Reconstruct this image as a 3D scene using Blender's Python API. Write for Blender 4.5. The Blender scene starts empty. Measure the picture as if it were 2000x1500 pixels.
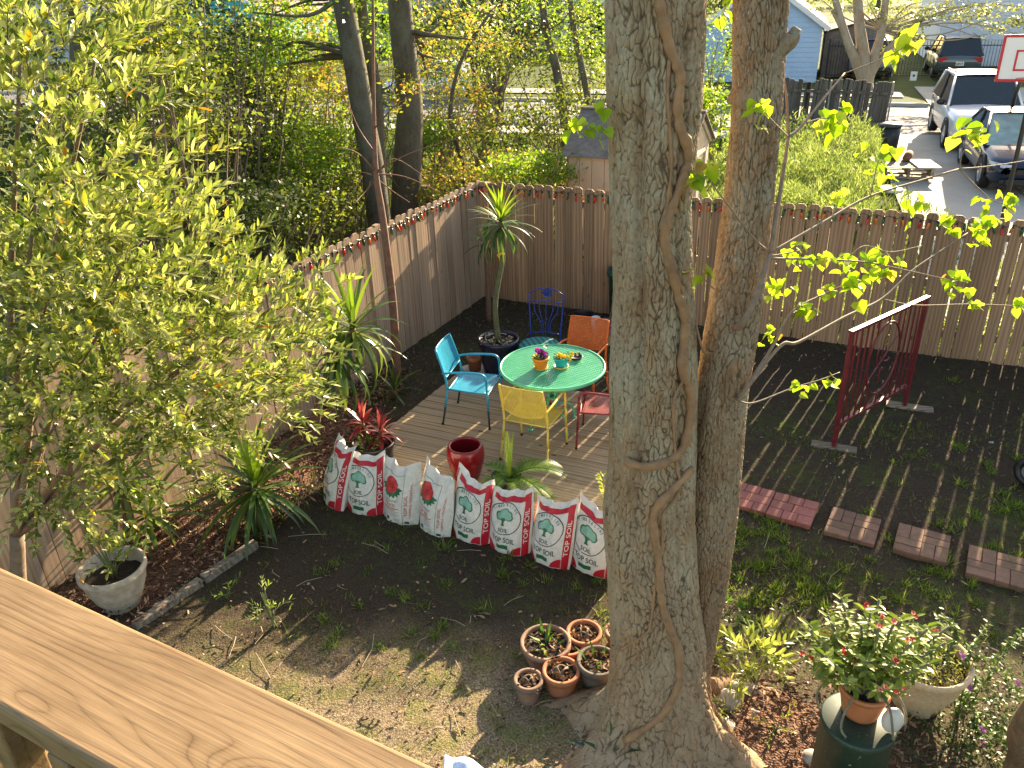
import bpy, math, random
import numpy as np
from mathutils import Vector, Matrix, Quaternion
random.seed(7); rng = np.random.default_rng(7)
SC = bpy.context.scene; COL = SC.collection
# ------------------------------------------------------------------ camera
FPX, PITCH, ROLL, CH = 1600., math.radians(26.5), math.radians(1.8), 4.6
CAM = np.array([0., 0., CH])
_f = np.array([0, math.cos(PITCH), -math.sin(PITCH)]); _r = np.array([1., 0, 0]); _u = np.cross(_r, _f)
CR = math.cos(ROLL)*_r - math.sin(ROLL)*_u; CU = math.sin(ROLL)*_r + math.cos(ROLL)*_u; CF = _f
cd = bpy.data.cameras.new('Camera'); cam = bpy.data.objects.new('Camera', cd); COL.objects.link(cam)
cd.sensor_width = 36.; cd.lens = FPX/2000*36; cd.clip_start = .05; cd.clip_end = 600
cam.matrix_world = Matrix(((CR[0], CU[0], -CF[0], 0), (CR[1], CU[1], -CF[1], 0), (CR[2], CU[2], -CF[2], CH), (0, 0, 0, 1)))
SC.camera = cam
# ------------------------------------------------------------------ sky, sun, exposure
SUN_AZ, SUN_EL = math.atan2(.55, .835), math.radians(18.5)
TOSUN = Vector((math.sin(SUN_AZ)*math.cos(SUN_EL), math.cos(SUN_AZ)*math.cos(SUN_EL), math.sin(SUN_EL)))
W = bpy.data.worlds.new('World'); SC.world = W; W.use_nodes = True
wn = W.node_tree.nodes; sky = wn.new('ShaderNodeTexSky'); sky.sky_type = 'NISHITA'; sky.sun_disc = False
sky.sun_elevation = SUN_EL; sky.sun_rotation = SUN_AZ; sky.air_density = 1.0; sky.dust_density = 1.5; sky.ozone_density = 1.0
bg = wn['Background']; bg.inputs[1].default_value = .092; W.node_tree.links.new(sky.outputs[0], bg.inputs[0])
sd = bpy.data.lights.new('Sun', 'SUN'); sd.energy = 5.0; sd.angle = math.radians(.45); sd.color = (1., .86, .64)
so = bpy.data.objects.new('Sun', sd); COL.objects.link(so); so.rotation_euler = TOSUN.to_track_quat('Z', 'Y').to_euler()
vs = SC.view_settings; vs.view_transform = 'Standard'; vs.look = 'None'; vs.gamma = 1; vs.use_curve_mapping = False; vs.exposure = 2.15
try: vs.use_white_balance = True; vs.white_balance_temperature = 7500; vs.white_balance_tint = 10
except Exception: pass
SC.render.resolution_x, SC.render.resolution_y = 1024, 768
try:
    SC.cycles.max_bounces = 4; SC.cycles.diffuse_bounces = 2; SC.cycles.glossy_bounces = 2; SC.cycles.transmission_bounces = 3; SC.cycles.transparent_max_bounces = 4; SC.cycles.sample_clamp_indirect = 4
except Exception: pass

def ray(x, y): return CF + CR*((x-1000)/FPX) + CU*((750-y)/FPX)
def G(x, y, z=0.):                      # photo pixel -> point at height z
    d = ray(x, y); return CAM + d*((z-CH)/d[2])
def PY(x, y, Y):                        # photo pixel -> point at depth Y
    d = ray(x, y); return CAM + d*(Y/d[1])
# ------------------------------------------------------------------ mesh helpers
ORG = {}
def rotz(a): c, s = math.cos(a), math.sin(a); return np.array([[c, -s, 0], [s, c, 0], [0, 0, 1.]])
def frame(d, up=(0, 0, 1)):
    d = np.asarray(d, float); d = d/np.linalg.norm(d); up = np.asarray(up, float)
    if abs(d @ up)/np.linalg.norm(up) > .98: up = np.array([1., 0, 0])
    x = np.cross(up, d); x /= np.linalg.norm(x); y = np.cross(d, x); return x, y, d
def catmull(P, n=6):
    P = [np.asarray(p, float) for p in P]
    if len(P) < 3: return P
    Q = [2*P[0]-P[1]]+P+[2*P[-1]-P[-2]]; out = []
    for i in range(1, len(Q)-2):
        p0, p1, p2, p3 = Q[i-1:i+3]
        for k in range(n):
            t = k/n; out.append(.5*((2*p1)+(p2-p0)*t+(2*p0-5*p1+4*p2-p3)*t*t+(3*p1-p0-3*p2+p3)*t**3))
    out.append(P[-1]); return out
class MB:
    def __init__(s): s.v = []; s.f = []; s.m = []
    def add(s, V, F, mi=0):
        b = len(s.v); s.v += [tuple(map(float, p)) for p in V]; s.f += [tuple(b+i for i in f) for f in F]; s.m += [mi]*len(F); return s
    def box(s, c, size, rot=None, mi=0, taper=1.):
        hx, hy, hz = [a/2 for a in size]; V = []
        for z, k in ((-hz, 1), (hz, taper)):
            V += [(-hx*k, -hy*k, z), (hx*k, -hy*k, z), (hx*k, hy*k, z), (-hx*k, hy*k, z)]
        V = np.array(V)
        if rot is not None: V = V @ np.asarray(rot).T
        return s.add(V+np.asarray(c), [(0, 3, 2, 1), (4, 5, 6, 7), (0, 1, 5, 4), (1, 2, 6, 5), (2, 3, 7, 6), (3, 0, 4, 7)], mi)
    def bar(s, a, b, w, h, up=(0, 0, 1), mi=0):
        a = np.asarray(a, float); b = np.asarray(b, float); x, y, d = frame(b-a, up)
        return s.box((a+b)/2, (w, h, np.linalg.norm(b-a)), np.array([x, y, d]).T, mi)
    def tube(s, P, r, n=6, mi=0, cap=True, flat=1.):
        P = [np.asarray(p, float) for p in P]; R = r if hasattr(r, '__len__') else [r]*len(P)
        if len(R) != len(P): R = np.interp(np.linspace(0, 1, len(P)), np.linspace(0, 1, len(R)), R)
        V = []; px = None
        for i, p in enumerate(P):
            d = P[min(i+1, len(P)-1)]-P[max(i-1, 0)]
            if px is None: x, y, d = frame(d)
            else:
                d = d/(np.linalg.norm(d)+1e-9); x = px-d*(px @ d); x /= np.linalg.norm(x)+1e-9; y = np.cross(d, x)
            px = x
            for k in range(n):
                a = 2*math.pi*k/n; V.append(p+R[i]*(math.cos(a)*x+math.sin(a)*y*flat))
        F = [(i*n+k, i*n+(k+1) % n, (i+1)*n+(k+1) % n, (i+1)*n+k) for i in range(len(P)-1) for k in range(n)]
        if cap: F += [tuple(range(n))[::-1], tuple((len(P)-1)*n+k for k in range(n))]
        return s.add(V, F, mi)
    def lathe(s, prof, c=(0, 0, 0), n=28, mi=0, wob=None):
        c = np.asarray(c, float); V = []
        for r, z in prof:
            for k in range(n):
                a = 2*math.pi*k/n; w = 1 if wob is None else wob(a, z); V.append(c+np.array([r*w*math.cos(a), r*w*math.sin(a), z]))
        F = [(i*n+k, i*n+(k+1) % n, (i+1)*n+(k+1) % n, (i+1)*n+k) for i in range(len(prof)-1) for k in range(n)]
        if prof[0][0] > 1e-6: F.append(tuple(range(n))[::-1])
        return s.add(V, F, mi)
    def grid(s, fn, nu, nv, mi=0, closed=False):
        V = [fn(i/nu, j/nv) for j in range(nv+1) for i in range(nu+1)]
        return s.add(V, [(j*(nu+1)+i, j*(nu+1)+i+1, (j+1)*(nu+1)+i+1, (j+1)*(nu+1)+i) for j in range(nv) for i in range(nu)], mi)
    def sphere(s, c, r, n=8, m=6, mi=0, sc=(1, 1, 1)):
        V = []; c = np.asarray(c, float)
        for j in range(m+1):
            t = math.pi*j/m
            for k in range(n):
                a = 2*math.pi*k/n; V.append(c+r*np.array([math.sin(t)*math.cos(a)*sc[0], math.sin(t)*math.sin(a)*sc[1], math.cos(t)*sc[2]]))
        return s.add(V, [(j*n+k, (j+1)*n+k, (j+1)*n+(k+1) % n, j*n+(k+1) % n) for j in range(m) for k in range(n)], mi)
    def poly(s, P, mi=0): return s.add(P, [tuple(range(len(P)))], mi)
    def prism(s, P, off, mi=0):
        P = [np.asarray(p, float) for p in P]; off = np.asarray(off, float); n = len(P)
        return s.add(P+[p+off for p in P], [tuple(range(n))[::-1], tuple(range(n, 2*n))]+[(k, (k+1) % n, n+(k+1) % n, n+k) for k in range(n)], mi)
    def xf(s, M, t): s.v = [tuple(M @ np.array(p)+t) for p in s.v]; return s
    def build(s, name, mats, parent=None, smooth=False, bevel=0, kind=None, label=None):
        org = ORG.get(parent.name, np.zeros(3)) if parent else np.zeros(3)
        me = bpy.data.meshes.new(name); me.from_pydata([tuple(np.array(p)-org) for p in s.v] if parent else s.v, [], s.f)
        for m in (mats if isinstance(mats, (list, tuple)) else [mats]): me.materials.append(m)
        if any(s.m): me.polygons.foreach_set('material_index', s.m)
        if smooth: me.polygons.foreach_set('use_smooth', [True]*len(me.polygons))
        me.update(); return link(name, me, parent, bevel, kind, label)
def link(name, me, parent=None, bevel=0, kind=None, label=None):
    o = bpy.data.objects.new(name, me); COL.objects.link(o)
    if parent: o.parent = parent; ORG[o.name] = ORG.get(parent.name, np.zeros(3))
    if bevel:
        b = o.modifiers.new('Bevel', 'BEVEL'); b.width = bevel; b.segments = 2; b.limit_method = 'ANGLE'
    if kind: o['kind'] = kind
    if label: o['label'] = label
    return o
def tag(o, label, cat, group=None):
    o['label'] = label; o['category'] = cat
    if group: o['group'] = group
    return o
def thing(name, label, cat, loc=(0, 0, 0), group=None):
    o = bpy.data.objects.new(name, None); COL.objects.link(o); o.location = tuple(map(float, loc)); o.empty_display_size = .1
    ORG[o.name] = np.asarray(loc, float); return tag(o, label, cat, group)
def struct(o): o['kind'] = 'structure'; return o
def inst(me, name, parent, loc, rot=None, scale=None):      # a copy that shares its mesh; loc is in the world
    o = bpy.data.objects.new(name, me); COL.objects.link(o); o.parent = parent
    o.location = tuple(np.asarray(loc, float)-ORG.get(parent.name, np.zeros(3)))
    if rot is not None: o.rotation_euler = rot if not isinstance(rot, Quaternion) else rot.to_euler()
    if scale is not None: o.scale = scale if hasattr(scale, '__len__') else (scale,)*3
    return o
def copy_tree(o, parent=None):
    c = o.copy(); COL.objects.link(c); c.parent = parent
    for ch in list(o.children): copy_tree(ch, c)
    return c
def fast_mesh(name, V, F, mats, parent=None, smooth=False, kind=None, label=None, mi=None):   # V (n,3), F (m,k) numpy
    V = np.asarray(V, np.float32); F = np.asarray(F, np.int32); k = F.shape[1]
    if parent: V = V-ORG.get(parent.name, np.zeros(3)).astype(np.float32)
    me = bpy.data.meshes.new(name); me.vertices.add(len(V)); me.vertices.foreach_set('co', V.ravel())
    me.loops.add(F.size); me.loops.foreach_set('vertex_index', F.ravel()); me.polygons.add(len(F))
    me.polygons.foreach_set('loop_start', np.arange(0, F.size, k, dtype=np.int32))
    for m in (mats if isinstance(mats, (list, tuple)) else [mats]): me.materials.append(m)
    if mi is not None: me.polygons.foreach_set('material_index', np.asarray(mi, np.int32))
    if smooth: me.polygons.foreach_set('use_smooth', np.ones(len(F), bool))
    me.update(calc_edges=True); me.validate(); return link(name, me, parent, 0, kind, label)
# leaf templates: x along the leaf, y across, z up
LT_DIA = (np.array([[0, 0, 0], [.45, -.5, .12], [1, 0, -.05], [.45, .5, .12]]), np.array([[0, 1, 2, 3]]))
LT_LEAF = (np.array([[0, 0, 0], [.3, -.42, .14], [.68, -.38, .08], [1, 0, -.12], [.68, .38, .08], [.3, .42, .14], [.34, 0, .0], [.68, 0, -.02]]),
           np.array([[0, 1, 6], [6, 1, 2], [6, 2, 7], [7, 2, 3], [0, 6, 5], [6, 4, 5], [6, 7, 4], [7, 3, 4]]))
LT_TRI = (np.array([[0, -.5, 0], [0, .5, 0], [1, 0, 0]]), np.array([[0, 1, 2]]))
LT_BLADE = (np.array([[0, -.5, 0], [0, .5, 0], [.5, .4, .1], [.5, -.4, .1], [1, 0, -.05]]), np.array([[0, 1, 2], [0, 2, 3], [3, 2, 4]]))
def unit(a): return a/(np.linalg.norm(a, axis=-1, keepdims=True)+1e-9)
def leaf_arrays(P, D, N, L, Wd, T):
    P = np.asarray(P); D = unit(np.asarray(D)); N = np.asarray(N); Yv = unit(np.cross(N, D)); Z = np.cross(D, Yv); t, f = T
    V = P[:, None]+t[None, :, 0:1]*(D*L[:, None])[:, None]+t[None, :, 1:2]*(Yv*Wd[:, None])[:, None]+t[None, :, 2:3]*(Z*Wd[:, None])[:, None]
    F = f[None]+(np.arange(len(P))*len(t))[:, None, None]
    return V.reshape(-1, 3), F.reshape(-1, f.shape[1])
def leaves(name, P, D, N, L, Wd, T, mat, parent=None, kind=None, label=None):
    V, F = leaf_arrays(P, D, N, np.broadcast_to(L, (len(P),)), np.broadcast_to(Wd, (len(P),)), T)
    return fast_mesh(name, V, F, mat, parent, False, kind, label)
# value noise in numpy
def _hash(i, j, k=0):
    h = (i*374761393+j*668265263+k*2147483647+1013) & 0xffffffff; h = ((h ^ (h >> 13))*1274126177) & 0xffffffff; return ((h ^ (h >> 16)) & 0xffff)/65535.
def vnoise(x, y, per=None):
    xi = np.floor(x).astype(np.int64); yi = np.floor(y).astype(np.int64); fx = x-xi; fy = y-yi; fx = fx*fx*(3-2*fx); fy = fy*fy*(3-2*fy)
    w = (lambda a: a % per) if per else (lambda a: a)
    a, b, c, d = _hash(w(xi), yi), _hash(w(xi+1), yi), _hash(w(xi), yi+1), _hash(w(xi+1), yi+1)
    return (a*(1-fx)+b*fx)*(1-fy)+(c*(1-fx)+d*fx)*fy
def worley(x, y, per):                       # F2-F1, periodic in x
    xi = np.floor(x).astype(np.int64); yi = np.floor(y).astype(np.int64); f1 = np.full(x.shape, 9.); f2 = np.full(x.shape, 9.)
    for dx in (-1, 0, 1):
        for dy in (-1, 0, 1):
            cx, cy = xi+dx, yi+dy; d = np.hypot(cx+_hash(cx % per, cy, 3)*.9-x, cy+_hash(cx % per, cy, 9)*.9-y)
            f2 = np.where(d < f1, f1, np.minimum(f2, d)); f1 = np.minimum(f1, d)
    return f2-f1
# ------------------------------------------------------------------ material helpers
MATS = {}
class NT:
    def __init__(s, name):
        s.mat = bpy.data.materials.new(name); s.mat.use_nodes = True; s.t = s.mat.node_tree; s.n = s.t.nodes; s.b = s.n['Principled BSDF']; s.out = s.n['Material Output']
    def node(s, typ, **kw):
        o = s.n.new(typ)
        for k, v in kw.items(): setattr(o, k, v)
        return o
    def set(s, sock, v):
        if isinstance(v, bpy.types.NodeSocket): s.t.links.new(v, sock)
        elif v is not None:
            if hasattr(v, '__len__') and len(v) == 3 and sock.type == 'RGBA': v = (*v, 1)
            sock.default_value = v
    def coord(s, scale=(1, 1, 1), kind='Object', jitter=True):
        tc = s.node('ShaderNodeTexCoord'); m = s.node('ShaderNodeMapping'); m.inputs['Scale'].default_value = scale
        s.set(m.inputs[0], tc.outputs[kind])
        if jitter:
            oi = s.node('ShaderNodeObjectInfo'); c = s.node('ShaderNodeVectorMath', operation='SCALE'); c.inputs[0].default_value = (37.1, 17.3, 23.7); s.set(c.inputs['Scale'], oi.outputs['Random']); s.set(m.inputs[1], c.outputs[0])
        return m.outputs[0]
    def noise(s, vec, scale=5, detail=4, rough=.55, dist=0.):
        o = s.node('ShaderNodeTexNoise'); s.set(o.inputs['Vector'], vec); o.inputs['Scale'].default_value = scale; o.inputs['Detail'].default_value = detail; o.inputs['Roughness'].default_value = rough; o.inputs['Distortion'].default_value = dist; return o.outputs[0]
    def voro(s, vec, scale=5, feature='F1', out=0):
        o = s.node('ShaderNodeTexVoronoi', feature=feature); s.set(o.inputs['Vector'], vec); o.inputs['Scale'].default_value = scale; return o.outputs[out]
    def ramp(s, fac, stops, interp='LINEAR'):
        o = s.node('ShaderNodeValToRGB'); s.set(o.inputs[0], fac); e = o.color_ramp.elements; o.color_ramp.interpolation = interp
        while len(e) < len(stops): e.new(.5)
        for k, (p, c) in zip(e, stops): k.position = p; k.color = (*c, 1) if hasattr(c, '__len__') else (c, c, c, 1)
        return o.outputs[0]
    def mix(s, fac, a, b, mode='MIX'):
        o = s.node('ShaderNodeMix', data_type='RGBA', blend_type=mode); s.set(o.inputs[0], fac); s.set(o.inputs[6], a); s.set(o.inputs[7], b); return o.outputs[2]
    def math(s, op, a, b=None):
        o = s.node('ShaderNodeMath', operation=op); s.set(o.inputs[0], a); s.set(o.inputs[1], b); return o.outputs[0]
    def bump(s, h, strength=.4, dist=.01):
        o = s.node('ShaderNodeBump'); s.set(o.inputs['Height'], h); o.inputs['Strength'].default_value = strength; o.inputs['Distance'].default_value = dist; s.set(s.b.inputs['Normal'], o.outputs[0])
    def objrand(s): return s.node('ShaderNodeObjectInfo').outputs['Random']
    def fin(s, col=None, rough=.6, metal=0, spec=None):
        s.set(s.b.inputs['Base Color'], col); s.set(s.b.inputs['Roughness'], rough); s.b.inputs['Metallic'].default_value = metal
        if spec is not None: s.b.inputs['Specular IOR Level'].default_value = spec
        MATS[s.mat.name] = s.mat; return s.mat
def simple(name, c, rough=.5, var=.25, scale=6, bump=.1, metal=0, spec=.5, c2=None, bd=.004):
    if name in MATS: return MATS[name]
    m = NT(name); v = m.coord(); n = m.noise(v, scale, 5, .6); c = np.array(c); d = np.clip(c*(1-var) if c2 is None else np.array(c2), 0, 1)
    col = m.ramp(n, [(.3, tuple(d)), (.7, tuple(np.clip(c*(1+var*.3), 0, 1)))]); n2 = m.noise(v, scale*9, 3, .6)
    if bump: m.bump(n2, bump, bd)
    return m.fin(col, rough, metal, spec)
def leafmat(name, stops, trans=.4, rough=.45, spec=.35, tint=(1.1, 1.1, .55)):
    if name in MATS: return MATS[name]
    m = NT(name); g = m.node('ShaderNodeNewGeometry'); r = m.math('FRACT', m.math('ADD', g.outputs['Random Per Island'], m.objrand())); col = m.ramp(r, stops)
    tc = m.node('ShaderNodeTexCoord'); n = m.noise(tc.outputs['Object'], 60, 3); col2 = m.mix(m.ramp(n, [(.35, .0), (.75, .35)]), col, m.mix(1., col, (.55, .6, .4), 'MULTIPLY'))
    mat = m.fin(col2, rough, 0, spec)
    tr = m.node('ShaderNodeBsdfTranslucent'); m.set(tr.inputs[0], m.mix(1., col, tint, 'MULTIPLY')); ms = m.node('ShaderNodeMixShader'); ms.inputs[0].default_value = trans
    m.set(ms.inputs[1], m.b.outputs[0]); m.set(ms.inputs[2], tr.outputs[0]); m.set(m.out.inputs[0], ms.outputs[0]); return mat
def woodmat(name, c1, c2, c3, along='z', fine=26, rough=.75, knots=True, bump=.35, var=.35, grey=None):
    if name in MATS: return MATS[name]
    m = NT(name); sc = {'z': (1, 1, .06), 'y': (1, .06, 1), 'x': (.06, 1, 1)}[along]; v = m.coord(sc)
    big = m.noise(v, 9, 3, .5, .6); g = m.noise(v, fine, 6, .65, .4); fib = m.noise(v, fine*5, 3, .6)
    wv = m.node('ShaderNodeTexWave', wave_type='BANDS', bands_direction='X' if along != 'x' else 'Y'); m.set(wv.inputs[0], v); wv.inputs['Scale'].default_value = 7; wv.inputs['Distortion'].default_value = 9; wv.inputs['Detail'].default_value = 2; wv.inputs['Detail Scale'].default_value = .8
    gg = m.math('ADD', m.math('MULTIPLY', g, .65), m.math('MULTIPLY', wv.outputs[0], .35)); col = m.ramp(gg, [(.25, c3), (.48, c1), (.75, c2)])
    r = m.objrand(); col = m.mix(1., col, m.ramp(r, [(0, 1-var), (1, 1+var*.4)]), 'MULTIPLY')
    if grey: col = m.mix(m.ramp(big, [(.4, 0.), (.75, .8)]), col, grey)
    if knots:
        k = m.voro(m.coord({'z': (1, 1, .45), 'y': (1, .45, 1), 'x': (.45, 1, 1)}[along]), 4.2); kk = m.ramp(k, [(.035, 1.), (.075, 0.)]); col = m.mix(kk, col, tuple(np.array(c3)*.35))
    m.bump(m.math('ADD', g, m.math('MULTIPLY', fib, .5)), bump*.7, .003)
    return m.fin(col, rough, 0, .3)
M = {}
M['picket'] = woodmat('wood_picket', (.36, .212, .122), (.45, .272, .16), (.26, .145, .08))
M['picket_l'] = woodmat('wood_picket_weathered', (.36, .232, .15), (.45, .305, .205), (.26, .162, .10), grey=(.37, .285, .215))
M['rail'] = woodmat('wood_fence_rail', (.28, .19, .13), (.38, .27, .19), (.17, .11, .08), along='x', knots=False)
M['oldwood'] = woodmat('wood_old_fence', (.10, .085, .07), (.17, .145, .12), (.05, .04, .033), grey=(.16, .15, .14))
M['deck'] = woodmat('wood_deck', (.38, .265, .15), (.49, .36, .22), (.24, .155, .085), along='x', fine=34, var=.3, grey=(.36, .28, .19))
M['black'] = simple('black_plastic', (.012, .013, .016), .42, .2, 8, .05)
M['dkblue'] = simple('dark_blue_glaze', (.010, .014, .035), .25, .3, 8, .04)
M['terra'] = simple('terracotta', (.42, .15, .065), .8, .35, 9, .25, c2=(.30, .115, .06))
M['terra_old'] = simple('terracotta_weathered', (.30, .155, .10), .85, .4, 10, .3, c2=(.16, .11, .085))
M['clay_grey'] = simple('clay_grey', (.14, .115, .09), .85, .4, 10, .3)
M['concrete'] = simple('concrete_cast', (.46, .40, .32), .85, .35, 12, .4, c2=(.28, .235, .18))
M['potsoil'] = simple('potting_soil', (.05, .032, .022), .95, .6, 40, .9, bd=.02)
M['white'] = simple('white_plastic', (.72, .72, .70), .45, .12, 6, .03)
M['stem'] = simple('plant_stem', (.12, .16, .05), .7, .4, 20, .3)
M['twig'] = simple('twig_bark', (.20, .14, .095), .8, .4, 30, .4)
M['rock'] = simple('pale_stone', (.45, .40, .34), .85, .4, 8, .5)
# ================================================================== setting
FC = np.array([-.41, 12.38, 0]); FE = np.array([.9085, -.4179, 0]); FD = np.array([-.465, -.8853, 0])      # fence corner, right fence, left fence
ST = np.array([.948, -.319, 0]); SN = np.array([.319, .948, 0]); S0 = np.array([11.86, 25.25, 0])            # street: along, across, near kerb
def sheet(name, pts, z, mat, sub=1, kind='structure'):
    P = [np.array([p[0], p[1], z]) for p in pts]; a, b, c, d = P
    mb = MB(); mb.grid(lambda u, v: (a*(1-u)+b*u)*(1-v)+(d*(1-u)+c*u)*v, sub, sub); return struct(mb.build(name, mat))
def along(o, s, t): return o+ST*s+SN*t
# --- materials of the ground
m = NT('ground_grass'); v = m.coord(jitter=False); n = m.noise(v, .5, 6, .65); n2 = m.noise(v, 14, 4, .7)
col = m.mix(m.ramp(n2, [(.35, 0.), (.7, .8)]), m.ramp(n, [(.3, (.055, .075, .022)), (.55, (.10, .15, .035)), (.75, (.15, .16, .06))]), (.07, .055, .032)); m.bump(n2, .8, .04); M['grass'] = m.fin(col, .95, 0, .1)
m = NT('yard_soil'); v = m.coord(jitter=False); n = m.noise(v, .9, 5, .6); n2 = m.noise(v, 11, 5, .7); n3 = m.noise(v, 70, 4, .7)
col = m.ramp(n3, [(.3, (.024, .017, .012)), (.5, (.052, .037, .025)), (.72, (.105, .076, .052))])
col = m.mix(m.ramp(m.math('MULTIPLY', n, n2), [(.25, 0.), (.36, .85)]), col, m.ramp(n3, [(.3, (.03, .042, .010)), (.7, (.09, .105, .028))]))
sp = m.node('ShaderNodeSeparateXYZ'); m.set(sp.inputs[0], v); lit_dry_zone = m.ramp(m.math('ADD', m.math('MULTIPLY', sp.outputs[1], .1), m.math('MULTIPLY', m.noise(v, 1.3, 4, .6), .15)), [(.49, 1.), (.59, 0.)])  # mask over the near ground, its edge set where the sunlit patch begins
rt = m.ramp(m.math('ADD', m.math('MULTIPLY', sp.outputs[0], .1), m.math('MULTIPLY', m.noise(v, 2.1, 4, .6), .12)), [(.17, 1.), (.25, .25)]); lit_dry_zone = m.mix(1., lit_dry_zone, rt, 'MULTIPLY')
lit_dryc = m.ramp(n3, [(.32, (.08, .056, .035)), (.5, (.23, .17, .11)), (.68, (.50, .385, .26))]); lit_dryc = m.mix(m.ramp(m.noise(v, 4, 5, .7), [(.45, 0.), (.62, .75)]), lit_dryc, m.ramp(n3, [(.3, (.08, .085, .022)), (.7, (.27, .27, .085))])); col = m.mix(lit_dry_zone, col, lit_dryc)  # paler dry soil, with the sunlit patch's brightness painted into the colour
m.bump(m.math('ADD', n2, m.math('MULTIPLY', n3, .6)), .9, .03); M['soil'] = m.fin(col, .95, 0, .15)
m = NT('mulch_bed'); v = m.coord(jitter=False); n2 = m.noise(v, 25, 5, .7); n3 = m.voro(v, 60)
col = m.ramp(n2, [(.3, (.07, .038, .025)), (.5, (.17, .09, .058)), (.72, (.30, .18, .12))]); m.bump(m.math('ADD', n2, n3), .9, .03); M['mulch'] = m.fin(col, .95, 0, .15)
m = NT('asphalt'); v = m.coord(jitter=False); n = m.noise(v, .6, 5, .6); n2 = m.noise(v, 60, 3)
col = m.mix(m.ramp(n2, [(.3, 0.), (.8, .4)]), m.ramp(n, [(.3, (.10, .10, .115)), (.7, (.155, .15, .16))]), (.22, .21, .21)); m.bump(n2, .4, .01); M['asphalt'] = m.fin(col, .85)
m = NT('concrete_slab'); v = m.coord(jitter=False); n = m.noise(v, .9, 6, .65); n2 = m.noise(v, 30, 4)
col = m.mix(m.ramp(n2, [(.3, 0.), (.8, .35)]), m.ramp(n, [(.3, (.33, .30, .26)), (.7, (.46, .43, .38))]), (.27, .24, .2)); m.bump(n2, .3, .01); M['slab'] = m.fin(col, .85)
# --- ground to the horizon, street, pavements, drive
sheet('ground', [(-400, -60), (400, -60), (400, 520), (-400, 520)], -.03, M['grass'], 2)
def strip(name, s0, s1, t0, t1, z, mat, h=0.):
    P = [along(S0, s0, t0), along(S0, s1, t0), along(S0, s1, t1), along(S0, s0, t1)]
    mb = MB(); Q = [np.array([p[0], p[1], z-h-.02]) for p in P]; mb.prism(Q, (0, 0, h+.02)); return struct(mb.build(name, mat))
strip('road', -120, 90, .15, 5.9, -.015, M['asphalt'])
strip('kerb', -120, -1.6, 0., .15, .10, M['slab'], .1); strip('kerb', 6.5, 90, 0., .15, .10, M['slab'], .1)
strip('kerb', -120, 1.5, 5.9, 6.05, .10, M['slab'], .1)
strip('pavement', -120, -1.6, -1.5, -.02, .02, M['slab']); strip('pavement', -120, .9, 8.2, 9.6, .02, M['slab'])
# concrete apron across the street and the neighbour's drive, in slabs with joints
for i in range(8):
    for j in range(2): strip('pavement', 1.6+i*3.0, 4.585+i*3.0, 5.92+j*2.8, 8.705+j*2.8, .01, M['slab'])
for i in range(3):
    for j in range(6): strip('driveway', -.75+i*2.6, 1.838+i*2.6, -2.62-j*2.6, -.03-j*2.6, .012+.004*((i+j) % 2), M['slab'])
for i in range(2): strip('driveway', 9.0+i*3, 11.985+i*3, 11.6, 24, .012, M['slab'])
# --- the yard inside the fences: undulating soil sheet
def lawn_h(x, y): return .035*vnoise(x*1.3+9, y*1.3+3)+.018*vnoise(x*5, y*5)-.03
def inside(x, y, m=0.):        # inside both fence lines by margin m
    p = np.stack([x-FC[0], y-FC[1]], -1); r = p @ np.array([-FE[1], FE[0]]); l = p @ np.array([FD[1], -FD[0]]); return (r < -m) & (l < -m) if False else ((p @ np.array([FE[1], -FE[0]])) > m) & ((p @ np.array([-FD[1], FD[0]])) > m)
gx = np.linspace(-6.2, 11, 345); gy = np.linspace(.5, 12.5, 241); X, Yg = np.meshgrid(gx, gy)
Z = lawn_h(X, Yg)+.012*vnoise(X*17, Yg*17)
idx = np.arange(X.size).reshape(X.shape); F = np.stack([idx[:-1, :-1], idx[:-1, 1:], idx[1:, 1:], idx[1:, :-1]], -1).reshape(-1, 4)
cx = X[:-1, :-1].ravel()+.025; cy = Yg[:-1, :-1].ravel()+.025; F = F[inside(cx, cy, -.06)]
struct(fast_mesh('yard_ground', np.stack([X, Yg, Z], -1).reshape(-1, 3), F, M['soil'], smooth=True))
# mulch beds: low mounds along the left fence and round the big tree
def mound(name, cs, h, mat):
    mb = MB(); n = 40; C0 = np.mean(cs, 0); ring = catmull([np.array([*c, 0.]) for c in cs]+[np.array([*cs[0], 0.])], 6)
    k = len(ring); V = []; F = []
    for j in range(9):
        t = j/8
        for p in ring:
            q = np.array([C0[0], C0[1], 0])*(1-t)+p*t; V.append((q[0], q[1], -.06*t**6-.01+h*(1-t**3)*(.75+.5*vnoise(np.array(q[0]*6), np.array(q[1]*6)))+.02*vnoise(np.array(q[0]*19), np.array(q[1]*19))))
    for j in range(8):
        for i in range(k-1): F.append((j*k+i, j*k+i+1, (j+1)*k+i+1, (j+1)*k+i))
    mb.add(V, F); return struct(mb.build(name, mat, smooth=True))
mound('mulch_bed', [(-4.5, 4.6), (-3.15, 4.95), (-2.5, 6.0), (-1.95, 7.0), (-1.75, 8.2), (-1.55, 9.6), (-2.05, 9.2), (-2.9, 7.6), (-3.75, 6.0)], .055, M['mulch'])
mound('mulch_bed', [(.2, 3.3), (.5, 4.1), (1.3, 4.45), (2.2, 4.2), (2.8, 3.4), (2.4, 2.5), (1.2, 2.4)], .05, M['mulch'])
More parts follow.
